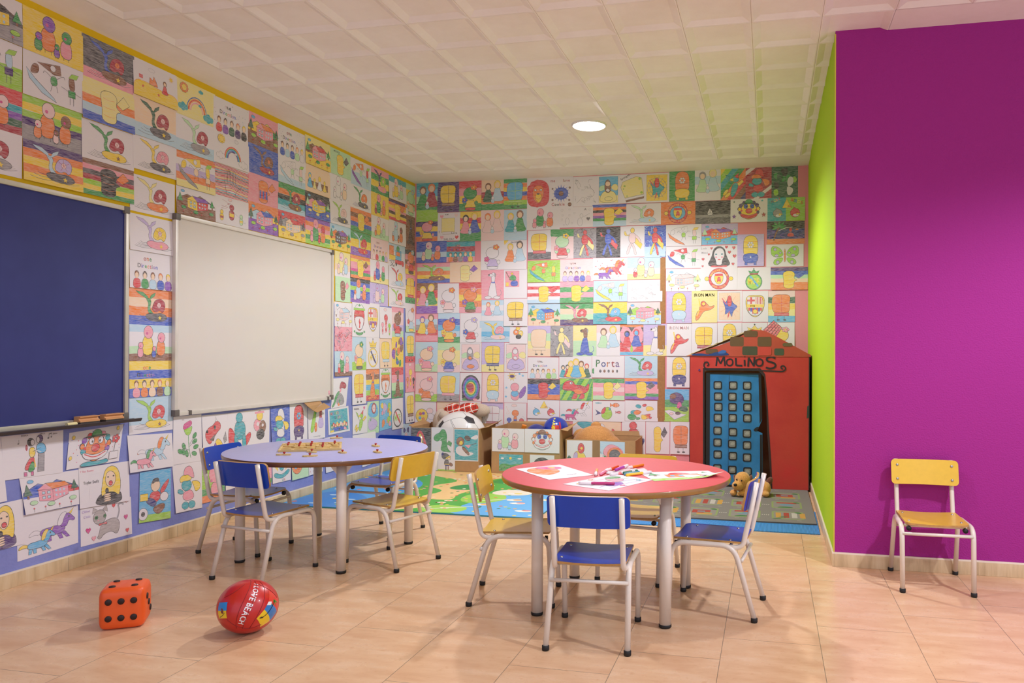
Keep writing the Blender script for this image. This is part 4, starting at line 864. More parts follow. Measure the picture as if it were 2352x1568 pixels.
def horse(A, x, y, s, b, m, f=1):
    k = A.h/A.w
    P = lambda q: [(x+px*s*k*f, y+py*s) for px, py in q]
    A.blob(P([(-.62, .50), (-.9, .62), (-1.15, .50), (-1.2, .34), (-.95, .42), (-.7, .36)]), m, 'k', .0014)
    for dx, e in ((-.5, -.55), (-.3, -.25), (.15, .3), (.35, .62)): A.poly(P([(dx-.1, .3), (dx+.12, .3), (e+.09, -.02), (e-.07, -.02)]), b, 'k', .0014)
    A.blob(P([(-.7, .30), (-.66, .58), (-.2, .60), (.4, .64), (.52, .40), (.3, .22), (-.3, .22)]), b, 'k', .0018)
    A.blob(P([(.22, .50), (.38, .98), (.62, 1.12), (.84, .92), (.98, .76), (.88, .66), (.66, .78), (.56, .46)]), b, 'k', .0018)
    A.blob(P([(.10, .56), (.16, .92), (.36, 1.18), (.60, 1.14), (.42, .92), (.34, .6)]), m, 'k', .0014); A.poly(P([(.66, 1.08), (.90, 1.30), (.76, 1.02)]), 'y', 'k', .0012); A.ell(x+.66*s*k*f, y+.92*s, .04*s, .05*s, 'k')
def m_uni(A, c):
    A.rect(0, 0, 1, 1, 'w')
    if c == 'rovo':
        for i in range(26): A.heart(A.rnd.uniform(.04, .96), A.rnd.uniform(.05, .95), .022, 'r'); 
    horse(A, .60, .26, .55, c[0], c[1] if c[0] != 'a' else 'o'); horse(A, .34, .08, .42, c[2], c[3])
def m_singer(A, c):
    A.rect(0, 0, 1, 1, 'w'); b = c[1]
    A.blob([(.28, 0), (.34, .22), (.5, .34), (.74, .36), (.84, .2), (.82, 0)], b, 'k'); A.blob([(.40, .18), (.46, .70), (.52, .90), (.66, .96), (.78, .84), (.82, .5), (.78, .16), (.68, .3), (.52, .3)], 'y', 'k')
    A.blob([(.50, .52), (.52, .78), (.62, .84), (.72, .72), (.70, .50), (.60, .40)], 'c', 'k'); A.ell(.61, .52, .06, .06, 'r', 'k'); A.ell(.56, .68, .025, .02, 'k'); A.ell(.67, .69, .025, .02, 'k'); A.ell(.53, .34, .055, .07, 'k'); A.line([(.53, .3), (.55, .04)], .007, 'k')
    for i in range(4): A.blob([(.46, .26-.05*i), (.60, .28-.05*i), (.61, .24-.05*i), (.47, .22-.05*i)], 'c', 'k', .001)
    if b == 'k': A.text('Taylor Swift', .08, .58, .075, 'k', wmax=.3); A.text('Y Bay Bonny', .02, .88, .05, 'p', wmax=.3)
def m_cat(A, c):
    A.rect(0, 0, 1, 1, 'w'); g = 'b0a4a0'
    A.blob([(.34, .20), (.30, .12), (.36, .06), (.44, .2), (.6, .22), (.66, .12), (.72, .14), (.76, .4), (.68, .56), (.5, .54), (.38, .46)], g, 'k')
    A.curve([(.70, .5), (.76, .72), (.72, .88), (.80, .90), (.84, .84)], .009, 'g'); A.ell(.36, .66, .20, .19, g, 'k', n=20); A.poly([(.22, .78), (.24, .94), (.34, .84)], g, 'k'); A.poly([(.42, .84), (.50, .96), (.52, .76)], g, 'k')
    for x in (.30, .46): A.ell(x, .66, .045, .05, 'n', 'k'); A.ell(x, .66, .022, .03, 'k')
    A.ell(.33, .58, .02, .015, 'p'); A.blob([(.34, .50), (.34, .42), (.42, .46), (.50, .42), (.50, .52), (.42, .48)], 'r', 'k')
    for x, y, r, q in ((.64, .88, .06, 'r'), (.90, .92, .05, 'P'), (.88, .50, .07, 'm'), (.14, .38, .08, 'm'), (.24, .14, .07, 'p'), (.90, .14, .06, 'r')): A.heart(x, y, r, q, 'R')
    A.text('Chloe', .03, .86, .07, 'h'); A.text('Cata', .06, .72, .07, 'h')
def m_kick(A, c):
    A.rect(0, 0, 1, 1, 's'); A.rect(0, 0, 1, .14, 'l'); A.ell(.12, .16, .12, .12, 'w', 'k'); A.ell(.12, .16, .05, .05, 'k')
    A.blob([(.30, .42), (.34, .58), (.60, .60), (.70, .46), (.5, .34)], 'r', 'k'); A.blob([(.20, .38), (.22, .48), (.4, .46), (.56, .36), (.46, .26)], 'B', 'k'); A.blob([(.4, .22), (.50, .30), (.78, .34), (.82, .24), (.6, .10)], 'u', 'k'); A.blob([(.62, .58), (.8, .74), (.96, .82), (.9, .68), (.72, .5)], 'r', 'k')
    A.ell(.50, .70, .12, .12, 'c', 'k'); A.blob([(.38, .72), (.4, .84), (.6, .86), (.62, .76), (.5, .78)], 'k'); A.ell(.78, .46, .11, .09, 'w', 'k'); A.rect(.02, .42, .26, .56, 'y', 'k')
def m_salou(A, c):
    A.rect(0, 0, 1, 1, 'w'); A.rect(.18, .30, .76, .80, 'Y', 'k'); A.rect(.22, .24, .72, .32, 'w', 'u')
    A.text('KIM', .34, .91, .05, 'k'); A.text('I', .06, .28, .09, 'k'); A.text('Love', .62, .24, .075, 'k'); A.text('SALOU!', .28, .02, .08, 'G')
    for x, y, q in ((.18, .86, 'p'), (.82, .90, 'P'), (.2, .12, 'p'), (.86, .12, 'r')): A.heart(x, y, .075, q)
def m_small(A, c): A.rect(0, 0, 1, 1, 'w'); A.rect(.08, .40, .66, .94, 'p', 'r'); A.blob([(.3, .42), (.3, .6), (.6, .62), (.62, .42)], 'b', 'k'); A.blob([(.2, .62), (.3, .8), (.5, .8), (.56, .62)], 'n', 'k'); A.ell(.36, .85, .04, .04, 'y', 'k'); A.line([(.1, .92), (.3, .62)], .008, 'u'); A.rect(.1, .42, .22, .55, 'y')
def m_duck(A, c):
    A.rect(0, 0, 1, 1, 'w'); A.blob([(.08, .02), (.1, .3), (.05, .6), (.3, .92), (.7, .92), (.95, .6), (.9, .3), (.92, .02)], 'k')
    for i, q in enumerate('vbtnyorm'): A.ell(.5, .46, .30*(1-i*.11), .40*(1-i*.11), q, n=20)
    A.ell(.46, .52, .14, .12, 'R'); A.ell(.2, .06, .09, .04, 'n'); A.ell(.7, .07, .09, .04, 'p')
def m_fox(A, c):
    A.rect(0, 0, 1, 1, 'w'); A.blob([(.66, .1), (.92, .3), (.94, .6), (.78, .48), (.62, .3)], 'v', 'k'); A.blob([(.3, .08), (.28, .4), (.66, .4), (.64, .08)], 'p', 'k'); A.ell(.46, .30, .13, .1, 's', 'V'); A.ell(.46, .52, .15, .14, 'p', 'k')
    A.star(.34, .88, .17, 'y', 'V', 9); A.ell(.34, .88, .09, .05, 'V'); [A.star(x, y, .05, 's') for x, y in ((.8, .9), (.1, .5), (.66, .96), (.08, .2))]
def m_sunny(A, c): A.rect(0, 0, 1, 1, 'w'); A.ell(.8, .84, .14, .12, 'y'); A.poly([(.3, .1), (.8, .5), (.85, .3), (.6, .1)], 'p', 'k')
def m_lion(A, c):
    A.rect(0, 0, 1, 1, 'w')
    for a in range(12): A.ell(.46+.30*math.cos(a*.5236)*1.1, .48+.34*math.sin(a*.5236), .12, .12, 'r')
    A.blob([(.02, .1), (.05, .7), (.3, .92), (.75, .92), (.98, .7), (.96, .1), (.5, .02)], 'r', 'R'); A.blob([(.28, .3), (.26, .6), (.4, .76), (.66, .74), (.76, .55), (.66, .26), (.5, .12)], 'o', 'u'); A.blob([(.36, .3), (.42, .5), (.6, .48), (.66, .34), (.54, .14)], 'y', 'u')
    for x in (.38, .62): A.ell(x, .60, .04, .035, 'w', 'k')
    A.ell(.5, .47, .05, .03, 'U'); A.curve([(.4, .34), (.52, .28), (.62, .36)], .003, 'R')
def m_cookie(A, c):
    A.rect(0, 0, 1, 1, 'w'); A.star(.5, .46, .30, 'b', None, 16); A.ell(.5, .46, .24, .20, 'b'); 
    A.text('me', .06, .84, .09, 'R'); A.text('love', .58, .84, .09, multi='RuRR'); A.text('Cookie', .1, .07, .10, multi='RkkRRR', wmax=.68); [A.ell(x, y, r, r, 'u', 'k') for x, y, r in ((.86, .1, .06), (.14, .26, .03), (.86, .64, .03), (.84, .24, .03), (.14, .62, .025), (.5, .46, .08))]
def m_web(A, c):
    A.rect(0, 0, 1, 1, 'w'); A.rect(.08, .06, .92, .94, 'Y', 'G'); bgc = 'y' if c[0] == 'y' else 'c'; A.rect(.08, .06, .92, .94, bgc)
    for a in range(14): t = a*.4488; A.line([(.5, .5), (.5+.40*math.cos(t), .5+.42*math.sin(t))], .003 if c[0] == 'y' else .0015, 'g' if c[0] == 'y' else 'o')
    if c[0] == 'y': [A.ell(.5, .5, r, r, None, 'g', n=12, lw=.003) for r in (.14, .25, .34)]
    A.blob([(.2, .74), (.36, .6), (.44, .8), (.56, .8), (.62, .6), (.84, .5), (.72, .4), (.62, .3), (.6, .12), (.5, .34), (.3, .2), (.36, .42)], 'b' if c[0] != 'y' else 't', 'k'); A.blob([(.4, .5), (.42, .84), (.58, .84), (.6, .5)], 'r', 'k'); A.line([(.2, .76), (.38, .56)], .008, 'r'); A.line([(.5, .34), (.44, .14)], .008, 'r')
def m_hearts(A, c):
    A.rect(0, 0, 1, 1, 'w')
    for x, y, r in ((.08, .85, .07), (.1, .6, .05), (.3, .88, .05), (.3, .6, .05), (.45, .7, .05), (.38, .2, .05), (.9, .84, .05), (.08, .4, .05), (.14, .12, .05)): A.heart(x, y, r, None, 'g')
    A.heart(.86, .4, .1, 'G'); A.ell(.24, .3, .1, .18, None, 'g'); A.ell(.62, .25, .13, .2, None, 'g'); A.ell(.66, .56, .08, .1, None, 'g'); A.text('A', .74, .82, .12, 'G'); A.line([(.72, .5), (.9, .66)], .0015, 'G')
def m_hero(A, c):
    A.bands(c[2:]); a, b = c[0], c[1]
    if 'g' in c[2:] or 'k' in c[2:] or 'b' in c[2:]: A.scrib(30, {'g': 'Gg', 'k': 'kG', 'b': 'ba'}[c[3]], (0, 0, 1, 1), .003)
    A.poly([(.56, .76), (.9, .4), (.84, .25), (.58, .46)], b, 'k', .0014)
    A.blob([(.36, .78), (.34, .55), (.42, .44), (.58, .44), (.64, .56), (.62, .78)], a, 'k'); A.ell(.5, .86, .07, .08, a if c != 'Pywww' else 'y', 'k')
    for p, q in (([(.36, .74), (.2, .66), (.14, .82), (.22, .84), (.26, .72), (.4, .66)], b if a != 'b' else 'r'), ([(.62, .74), (.8, .6), (.86, .46), (.78, .46), (.72, .56), (.6, .64)], a), ([(.42, .46), (.30, .28), (.24, .08), (.34, .08), (.40, .26), (.5, .44)], a if a != 'r' else b), ([(.5, .46), (.62, .28), (.68, .06), (.58, .06), (.54, .24), (.46, .42)], a)): A.blob(p, q, 'k', .0016)
def m_porta(A, c):
    A.rect(0, 0, 1, 1, 'w'); A.text('Porta', .12, .50, .34, multi='nbovh' if False else 'nborv', wmax=.76); A.ell(.06, .3, .12, .12, 'n', 'N', a0=PI/2, a1=1.5*PI)
    for i in range(5): A.ell(.26+.13*i, .3, .06-.004*i, .07, 'u' if i % 2 else 'G')
def m_dino(A, c):
    A.rect(0, 0, 1, 1, 'l')
    for i in range(4): A.poly([(.3*i-.1 if i else 0, 0), (.3*i+.05, 0), (min(1, .3*i+.45), 1), (min(1, .3*i+.3) , 1)], 'n')
    A.poly([(0, .4), (0, .7), (.3, 1), (.5, 1)], 'n')
    A.blob([(.06, .50), (.10, .78), (.22, .92), (.40, .90), (.46, .70), (.62, .72), (.78, .60), (.86, .80), (.90, .72), (.86, .42), (.70, .30), (.48, .26), (.40, .46), (.18, .44)], 'r', 'k'); A.blob([(.40, .5), (.48, .3), (.66, .3), (.7, .42), (.56, .5)], 'o')
    for x in (.42, .64): A.blob([(x, .34), (x-.04, .14), (x-.1, .08), (x+.1, .06), (x+.12, .3)], 'r', 'k')
    for i in range(5): A.line([(.54+.06*i, .70-.02*i), (.56+.06*i, .58-.02*i)], .004, 'k')
    A.ell(.34, .80, .07, .07, 'w', 'k'); A.ell(.35, .8, .03, .03, 'k'); A.line([(.12, .5), (.36, .5)], .003, 'k')
def m_birds(A, c):
    if c[0] == 't': A.rect(0, 0, .5, 1, 't'); A.rect(.5, 0, 1, 1, 'l'); A.text('ANGRY', .05, .74, .13, multi='nuyor', rot=.3, wmax=.34); A.text('BIRDS', .62, .84, .14, multi='ruby', rot=-.3, wmax=.34)
    else: A.rect(0, 0, 1, 1, 'w')
    for x, y, q, r in ((.28, .34, 'g' if c[0] == 't' else 's', .19), (.74, .34, 'r', .2)): A.ell(x, y, r, r*.95, q, 'k'); A.ell(x+.02, y-.1, r*.6, r*.3, 'w'); A.poly([(x+.04, y), (x+.15, y-.05), (x+.03, y-.1)], 'y', 'k'); A.poly([(x-.03, y+r*.9), (x-.06, y+r*1.3), (x+.02, y+r)], q, 'k')
    A.poly([(.40, .56), (.64, .56), (.52, .94)], 'y', 'k'); A.poly([(.55, .66), (.66, .62), (.54, .6)], 'o', 'k')
def m_fish(A, c):
    A.rect(0, 0, 1, 1, 'w'); A.blob([(.26, .25), (.30, .5), (.42, .72), (.56, .66), (.62, .3), (.5, .1), (.36, .1)], 'l', 'k'); A.blob([(.24, .35), (.30, .62), (.42, .74), (.38, .4)], 'r', 'k'); A.poly([(.26, .4), (.08, .58), (.14, .4), (.08, .3)], 'B', 'k'); A.ell(.53, .62, .05, .06, 't', 'k')
    for x, y, s, q in ((.72, .80, 1, 'o'), (.82, .46, .6, 'r')): A.ell(x, y, .17*s, .10*s, q, 'k'); A.poly([(x-.1*s, y), (x-.18*s, y+.1*s), (x-.18*s, y-.1*s)], q, 'k'); A.line([(x, y-.09*s), (x, y+.09*s)], .003, 'w'); A.line([(x+.06*s, y-.08*s), (x+.06*s, y+.08*s)], .003, 'w')
    A.text('NEMO', .08, .86, .08, 't')
def m_para(A, c): A.rect(0, 0, 1, 1, 'w'); A.blob([(.1, .98), (.9, .98), (.8, .8), (.55, .7), (.3, .8)], 't', 'k'); A.blob([(.1, .3), (.2, .55), (.6, .65), (.4, .3)], 't', 'k'); A.blob([(.5, .5), (.6, .62), (.8, .5)], 'n')
def m_boat(A, c):
    A.rect(0, 0, 1, 1, 'k'); A.bands('gGG', 0, 1, .02, .40); A.scrib(20, 'gG', (0, .02, 1, .38), .002); A.poly([(.34, .46), (.5, .46), (.48, .40), (.37, .40)], 'w'); A.poly([(.415, .48), (.415, .68), (.35, .48)], 'w'); A.poly([(.43, .48), (.43, .66), (.49, .48)], 'w'); A.dots(22, 'w', .006, (.02, .5, .98, .96))
def m_beach(A, c):
    A.bands('kkkBBBBoo'); A.scrib(14, 'vb', (0, .25, 1, .6), .003); A.curve([(.18, .16), (.22, .4), (.28, .62), (.32, .74)], .012, 'u')
    for a in (.2, .8, 1.5, 2.3, 2.9, 3.6, -.4): A.ell(.32+.10*math.cos(a), .76+.12*math.sin(a), .16, .045, 'n', 'N', a)
    A.blob([(.52, .32), (.58, .5), (.68, .5), (.74, .32)], 'r'); A.ell(.63, .62, .06, .09, 'r'); A.curve([(.3, .58), (.5, .72), (.68, .74)], .005, 'w'); A.poly([(.74, .6), (.8, .68), (.86, .6)], 'o')
def m_woman(A, c):
    A.rect(0, 0, 1, 1, 'w'); A.blob([(.14, 0), (.3, .5), (.34, .86), (.5, 1), (.66, .86), (.70, .5), (.86, 0)], 'k'); A.blob([(.34, .56), (.40, .82), (.52, .9), (.62, .82), (.66, .56), (.58, .3), (.58, .1), (.42, .1), (.42, .3)], 'w', 'k'); A.blob([(.26, 0), (.3, .1), (.5, .05), (.7, .1), (.74, 0)], 'r')
    for x in (.42, .58): A.ell(x, .60, .045, .025, 't', 'k'); A.ell(x+(.0), .46, .05, .04, 'p')
    A.blob([(.45, .36), (.5, .39), (.56, .36), (.5, .31)], 'r'); A.text('Leah', .01, .84, .09, 'g'); A.text('Messi', .02, .64, .09, 'g', wmax=.22)
    for x, y, r in ((.29, .88, .06), (.70, .92, .07), (.9, .88, .08), (.78, .68, .08), (.92, .5, .09), (.22, .6, .05), (.06, .38, .07), (.88, .14, .07), (.05, .06, .05)): A.heart(x, y, r, 'r', 'k')
def m_fly(A, c):
    A.rect(0, 0, 1, 1, 'w'); 
    for s in (-1, 1):
        A.blob([(.5+s*.03, .55), (.5+s*.12, .84), (.5+s*.34, .96), (.5+s*.38, .7), (.5+s*.34, .45), (.5+s*.1, .42)], 'l', 'N'); A.blob([(.5+s*.03, .42), (.5+s*.26, .36), (.5+s*.32, .14), (.5+s*.22, .06), (.5+s*.08, .2)], 'l', 'N')
        A.ell(.5+s*.26, .78, .07, .07, 'h', 'N'); A.ell(.5+s*.12, .62, .05, .04, 'h', 'N'); A.ell(.5+s*.22, .5, .09, .06, 'h', 'N'); A.ell(.5+s*.19, .2, .07, .08, 'h', 'N')
    A.ell(.5, .5, .035, .3, 'o', 'u')
def m_iron(A, c):
    A.rect(0, 0, 1, 1, c[2]); A.text('IRON MAN', .1, .82, .1, 'r' if c[2] == 'w' else 'y', multi='prr', wmax=.8)
    A.blob([(.30, .50), (.42, .66), (.58, .62), (.72, .48), (.9, .56), (.86, .46), (.68, .38), (.46, .36), (.3, .12), (.14, .04), (.18, .3), (.32, .42)], c[0] if c[2] == 'w' else 'o', 'k'); A.ell(.46, .60, .08, .08, 'r', 'k'); A.ell(.47, .59, .05, .05, 'y'); A.line([(.34, .5), (.28, .74)], .010, 'y'); A.line([(.2, .2), (.3, .4)], .008, 'y')
def m_picnic(A, c):
    A.bands('sssnnllll'); A.blob([(.2, .58), (.26, .84), (.5, .92), (.76, .82), (.82, .62), (.6, .52)], 'V', 'k'); A.ell(.36, .78, .10, .08, 'u', 'k'); A.blob([(.5, .4), (.55, .62), (.7, .6), (.72, .42)], 'm', 'k'); A.blob([(.55, .35), (.7, .5), (.96, .44), (.95, .3)], 'N', 'k'); A.poly([(.02, .32), (.2, .36), (.62, .26), (.9, .22), (.42, .06)], 'w', 'b'); A.ell(.3, .24, .06, .04, 'P', 'k'); A.ell(.56, .26, .08, .05, 'U', 'k')
def m_lady(A, c):
    ro, ha, sl, sk = c[:4]
    A.rect(0, 0, 1, 1, 'w'); A.rect(.08, .05, .92, .95, sk, 'k'); A.rect(.08, .05, .92, .30, ro if ro != 'h' else 'P')
    A.blob([(.08, .45), (.08, .62), (.3, .68), (.5, .58), (.3, .48)], 'e', 'G', .001); A.blob([(.92, .45), (.92, .66), (.74, .7), (.6, .58), (.7, .48)], 'Y' if sk != 'Y' else 'l', 'G', .001)
    A.blob([(.10, .06), (.14, .30), (.30, .46), (.60, .48), (.84, .36), (.90, .06)], ro, 'k'); A.blob([(.34, .40), (.32, .74), (.46, .88), (.60, .76), (.62, .40)], ha, 'k')
    A.ell(.47, .70, .09, .09, 'c' if sk != 'P' else 'w', 'k'); A.blob([(.36, .48), (.46, .56), (.58, .48), (.50, .40)], sl if sl != ro else 'w', 'k'); A.blob([(.30, .20), (.50, .28), (.72, .20), (.60, .12), (.40, .12)], sl, 'k')
MOT = {k[2:]: v for k, v in list(globals().items()) if k.startswith('m_')}

GRP = {'L': "children's drawings taped to the left wall", 'B': "children's drawings taped to the back wall"}
def sheet_obj(A, corners, normal, name, tilt=0, thick=.0004):
    """corners: TL, TR, BR, BL as 3-D points; tilt lifts the bottom edge off the wall"""
    TL, TR, BR, BL = [Vector(c) for c in corners]; n = Vector(normal)
    def M3(x, y, z):
        t = TL.lerp(TR, x); b = BL.lerp(BR, x); p = b.lerp(t, y)
        return p+n*(z+tilt*(1-y))
    s = len(A.V)
    A.V += [(0, 0, 0), (1, 0, 0), (1, 1, 0), (0, 1, 0), (0, 0, thick), (1, 0, thick), (1, 1, thick), (0, 1, thick)]
    for f in ((3, 2, 1, 0), (4, 5, 6, 7), (0, 1, 5, 4), (1, 2, 6, 5), (2, 3, 7, 6), (3, 0, 4, 7)):
        A.F.append(tuple(s+i for i in f)); A.C.append(PAL['w'])
    A.V[:s] = [(x, y, z+thick) for x, y, z in A.V[:s]]
    cen = (TL+TR+BR+BL)/4
    me = A.mesh(lambda x, y, z: M3(min(1, max(0, x)), min(1, max(0, y)), z)-cen)
    o = obj(name, me, PAPER); o.location = cen; return o
def build_papers():
    for i, (wall, q, label, mot, cols) in enumerate(PAPERS):
        q = [v/1000 for v in q]; w = math.hypot(q[2]-q[0], q[3]-q[1]); h = math.hypot(q[6]-q[0], q[7]-q[1])
        A = Art(w, h, seed=i+11); MOT[mot](A, cols)
        rnd = random.Random(i); base = .0004+.0016*(i % 2)+.0004*(i % 3)
        tilt = rnd.choice([0, 0, .002, .004]) if 'low' not in label else rnd.choice([.004, .008])
        if wall == 'L': cs = [(XL+base, q[2*k], q[2*k+1]) for k in range(4)]; n = (1, 0, 0)
        else: cs = [(q[2*k], YB-base, q[2*k+1]) for k in range(4)]; n = (0, -1, 0)
        o = sheet_obj(A, cs, n, 'drawing', tilt)
        tag(o, label, 'drawing', GRP[wall])
# ------------------------------------------------------------------ room
def plaster(name, col, scale=260, strength=.35):
    m, nt, bs = nodes(name); v = coords(nt); n = noise(nt, v, scale, 2, .5)
    if isinstance(col, str): bs.inputs['Base Color'].default_value = (*hx(col), 1)
    bs.inputs['Roughness'].default_value = .75; bs.inputs['Specular IOR Level'].default_value = .25
    bump(nt, bs, n, strength, .004); return m, nt, bs
def left_wall_mat():
    m, nt, bs = plaster('wall_yellow_over_lilac', None, 90)
    v = coords(nt); s = nt.nodes.new('ShaderNodeSeparateXYZ'); link(nt, v, s.inputs[0])
    edge = math_(nt, 'ADD', s.outputs['Z'], math_(nt, 'MULTIPLY', math_(nt, 'SUBTRACT', noise(nt, v, 6), .5), .03))
    edge = math_(nt, 'SUBTRACT', edge, math_(nt, 'MULTIPLY', s.outputs['Y'], .035))
    f = math_(nt, 'GREATER_THAN', edge, 1.185)
    lil = ramp(nt, noise(nt, v, 5, 6), [(.3, hx('7f86c4')), (.7, hx('9298d2'))])
    link(nt, mixc(nt, f, lil, hx('e6bd1e')), bs.inputs['Base Color']); return m
def floor_mat():
    m, nt, bs = nodes('marble_floor_tile'); v = coords(nt); s = nt.nodes.new('ShaderNodeSeparateXYZ'); link(nt, v, s.inputs[0])
    a = math_(nt, 'DIVIDE', math_(nt, 'ADD', s.outputs['X'], .157), .332); col = math_(nt, 'FLOOR', a); fu = math_(nt, 'FRACT', a)
    b = math_(nt, 'DIVIDE', math_(nt, 'SUBTRACT', math_(nt, 'SUBTRACT', s.outputs['Y'], 2.773), math_(nt, 'MULTIPLY', col, .199)), .597)
    row = math_(nt, 'FLOOR', b); fv = math_(nt, 'FRACT', b)
    du = math_(nt, 'MULTIPLY', math_(nt, 'MINIMUM', fu, math_(nt, 'SUBTRACT', 1, fu)), .332)
    dv = math_(nt, 'MULTIPLY', math_(nt, 'MINIMUM', fv, math_(nt, 'SUBTRACT', 1, fv)), .597)
    d = math_(nt, 'MINIMUM', du, dv); g = math_(nt, 'LESS_THAN', d, .0011)
    cb = nt.nodes.new('ShaderNodeCombineXYZ'); link(nt, col, cb.inputs[0]); link(nt, row, cb.inputs[1])
    wn = nt.nodes.new('ShaderNodeTexWhiteNoise'); wn.noise_dimensions = '3D'; link(nt, cb.outputs[0], wn.inputs['Vector'])
    va = nt.nodes.new('ShaderNodeVectorMath'); va.operation = 'MULTIPLY_ADD'; link(nt, wn.outputs['Color'], va.inputs[0]); va.inputs[1].default_value = (9, 9, 9); link(nt, v, va.inputs[2])
    mp = nt.nodes.new('ShaderNodeMapping'); mp.inputs['Scale'].default_value = (1.6, 5.5, 1); mp.inputs['Rotation'].default_value = (0, 0, -.9); link(nt, va.outputs[0], mp.inputs[0])
    n1 = noise(nt, mp.outputs[0], 2.6, 8, .62); n2 = noise(nt, v, 34, 5, .7)
    c = ramp(nt, n1, [(.30, hx('cfa27a')), (.5, hx('dcb48c')), (.72, hx('e4c29e'))])
    c = mixc(nt, ramp(nt, n2, [(.56, (0, 0, 0)), (.74, (.65, .65, .65))]), c, hx('c69266'))
    c = mixc(nt, math_(nt, 'MULTIPLY', wn.outputs['Value'], .16), c, hx('d3a57c'))
    c = mixc(nt, g, c, hx('8f7a64'))
    link(nt, c, bs.inputs['Base Color']); link(nt, ramp(nt, n1, [(.3, (.34,)*3), (.7, (.24,)*3)]), bs.inputs['Roughness'])
    bs.inputs['Specular IOR Level'].default_value = .35
    bump(nt, bs, math_(nt, 'SUBTRACT', 1, g), .5, .001); return m
def marble_strip_mat(axis):
    m, nt, bs = nodes('marble_skirting_'+axis); v = coords(nt); s = nt.nodes.new('ShaderNodeSeparateXYZ'); link(nt, v, s.inputs[0])
    mp = nt.nodes.new('ShaderNodeMapping'); mp.inputs['Scale'].default_value = (14, 14, 1.5); link(nt, v, mp.inputs[0])
    n = noise(nt, mp.outputs[0], 1.4, 7, .65); c = ramp(nt, n, [(.3, hx('b99e78')), (.5, hx('d8bd94')), (.7, hx('e6d0ac'))])
    f = math_(nt, 'FRACT', math_(nt, 'DIVIDE', math_(nt, 'ADD', s.outputs['X' if axis == 'x' else 'Y'], .4), .333))
    g = math_(nt, 'LESS_THAN', f, .006); z = math_(nt, 'GREATER_THAN', s.outputs['Z'], .0605)
    c = mixc(nt, g, c, hx('7d6a58')); c = mixc(nt, z, c, hx('ead9c2'))
    link(nt, c, bs.inputs['Base Color']); bs.inputs['Roughness'].default_value = .35; return m
def room():
    x1, y0, x2 = 3.6, -.6, 3.6
    S = dict(kind='structure')
    bm = bmesh.new(); box(bm, XL-.1, y0, -.1, x2, YB+.1, 0); tag(obj('floor', bm, floor_mat()), **S)
    bm = bmesh.new(); box(bm, XL-.1, y0, 0, XL, YB+.1, H+.02); tag(obj('wall_left', bm, left_wall_mat()), **S)
    bm = bmesh.new(); box(bm, XL, YB, 0, XG+.1, YB+.1, H+.02); tag(obj('wall_back', bm, plaster('wall_pink', 'e6959c', 90)[0]), **S)
    bm = bmesh.new(); box(bm, XG, YP+.012, 0, XG+.012, YB, H+.02); tag(obj('wall_right', bm, plaster('wall_lime', 'acd01c', 160, .25)[0]), **S)
    bm = bmesh.new(); box(bm, XG, YP, 0, x1, YP+.012, H+.02); tag(obj('wall_front_right', bm, plaster('wall_magenta', 'a22a86', 150, .6)[0]), **S)
    hb = .068; my, mx = marble_strip_mat('y'), marble_strip_mat('x')
    for nm, a, b, m in (('baseboard_left', (XL, y0, 0), (XL+.009, YB, hb), my), ('baseboard_back', (XL+.009, YB-.009, 0), (XG-.009, YB, hb), mx),
                        ('baseboard_right', (XG-.009, YP-.009, 0), (XG, YB, hb), my), ('baseboard_front_right', (XG, YP-.009, 0), (x2, YP, hb), mx)):
        bm = bmesh.new(); box(bm, *a, *b, bev=.002); tag(obj(nm, bm, m, smooth='auto'), **S)
    # corner bead on the lime / magenta edge
    bm = bmesh.new(); tube(bm, [(XG, YP, .068), (XG, YP, H)], .003, 8); tag(obj('trim_1', bm, M('corner_bead', 'd9c94a', .6)), **S)
    # coffered ceiling panels
    bm = bmesh.new(); t = .3142; gx, gy = -1.3437, 3.2952; z = H; ix0, ix1, iy0, iy1 = -5, 16, -12, 9
    def q(*p): bm.faces.new([bm.verts.new(v) for v in p])
    X0, X1, Y0, Y1 = gx+ix0*t, gx+ix1*t, gy+iy0*t, gy+iy1*t
    for i in range(ix0, ix1):
        for j in range(iy0, iy1):
            x, y = gx+i*t, gy+j*t; m1, m2, d = .007, .040, .015; g = .0012
            R0 = [(x+g, y+g), (x+t-g, y+g), (x+t-g, y+t-g), (x+g, y+t-g)]; R1 = [(x+m1, y+m1), (x+t-m1, y+m1), (x+t-m1, y+t-m1), (x+m1, y+t-m1)]; R2 = [(x+m2, y+m2), (x+t-m2, y+m2), (x+t-m2, y+t-m2), (x+m2, y+t-m2)]
            RG = [(x, y), (x+t, y), (x+t, y+t), (x, y+t)]
            if (i, j) == (0, 5) or (j >= 1 and i >= 6): q(*[(*p, z) for p in RG]); continue
            for k in range(4):
                l = (k+1) % 4
                q((*RG[k], z+.004), (*RG[l], z+.004), (*R0[l], z), (*R0[k], z))
                q((*R0[k], z), (*R0[l], z), (*R1[l], z), (*R1[k], z)); q((*R1[k], z), (*R1[l], z), (*R2[l], z+d), (*R2[k], z+d))
            q(*[(*p, z+d) for p in R2])
    for a in ((XL, y0, X0, YB), (X0, Y1, XG, YB), (X0, y0, x2, Y0), (X1, Y0, x2, YP)):
        if a[2] > a[0] and a[3] > a[1]: q((a[0], a[1], z), (a[2], a[1], z), (a[2], a[3], z), (a[0], a[3], z))
    q((XL-.1, y0, z+.05), (x2, y0, z+.05), (x2, YB+.1, z+.05), (XL-.1, YB+.1, z+.05))
    m, nt, bs = nodes('painted_ceiling_panel'); v = coords(nt)
    link(nt, ramp(nt, noise(nt, v, 3, 8, .7), [(.3, hx('f0e6da')), (.6, hx('f8f0e6'))]), bs.inputs['Base Color']); bs.inputs['Roughness'].default_value = .55
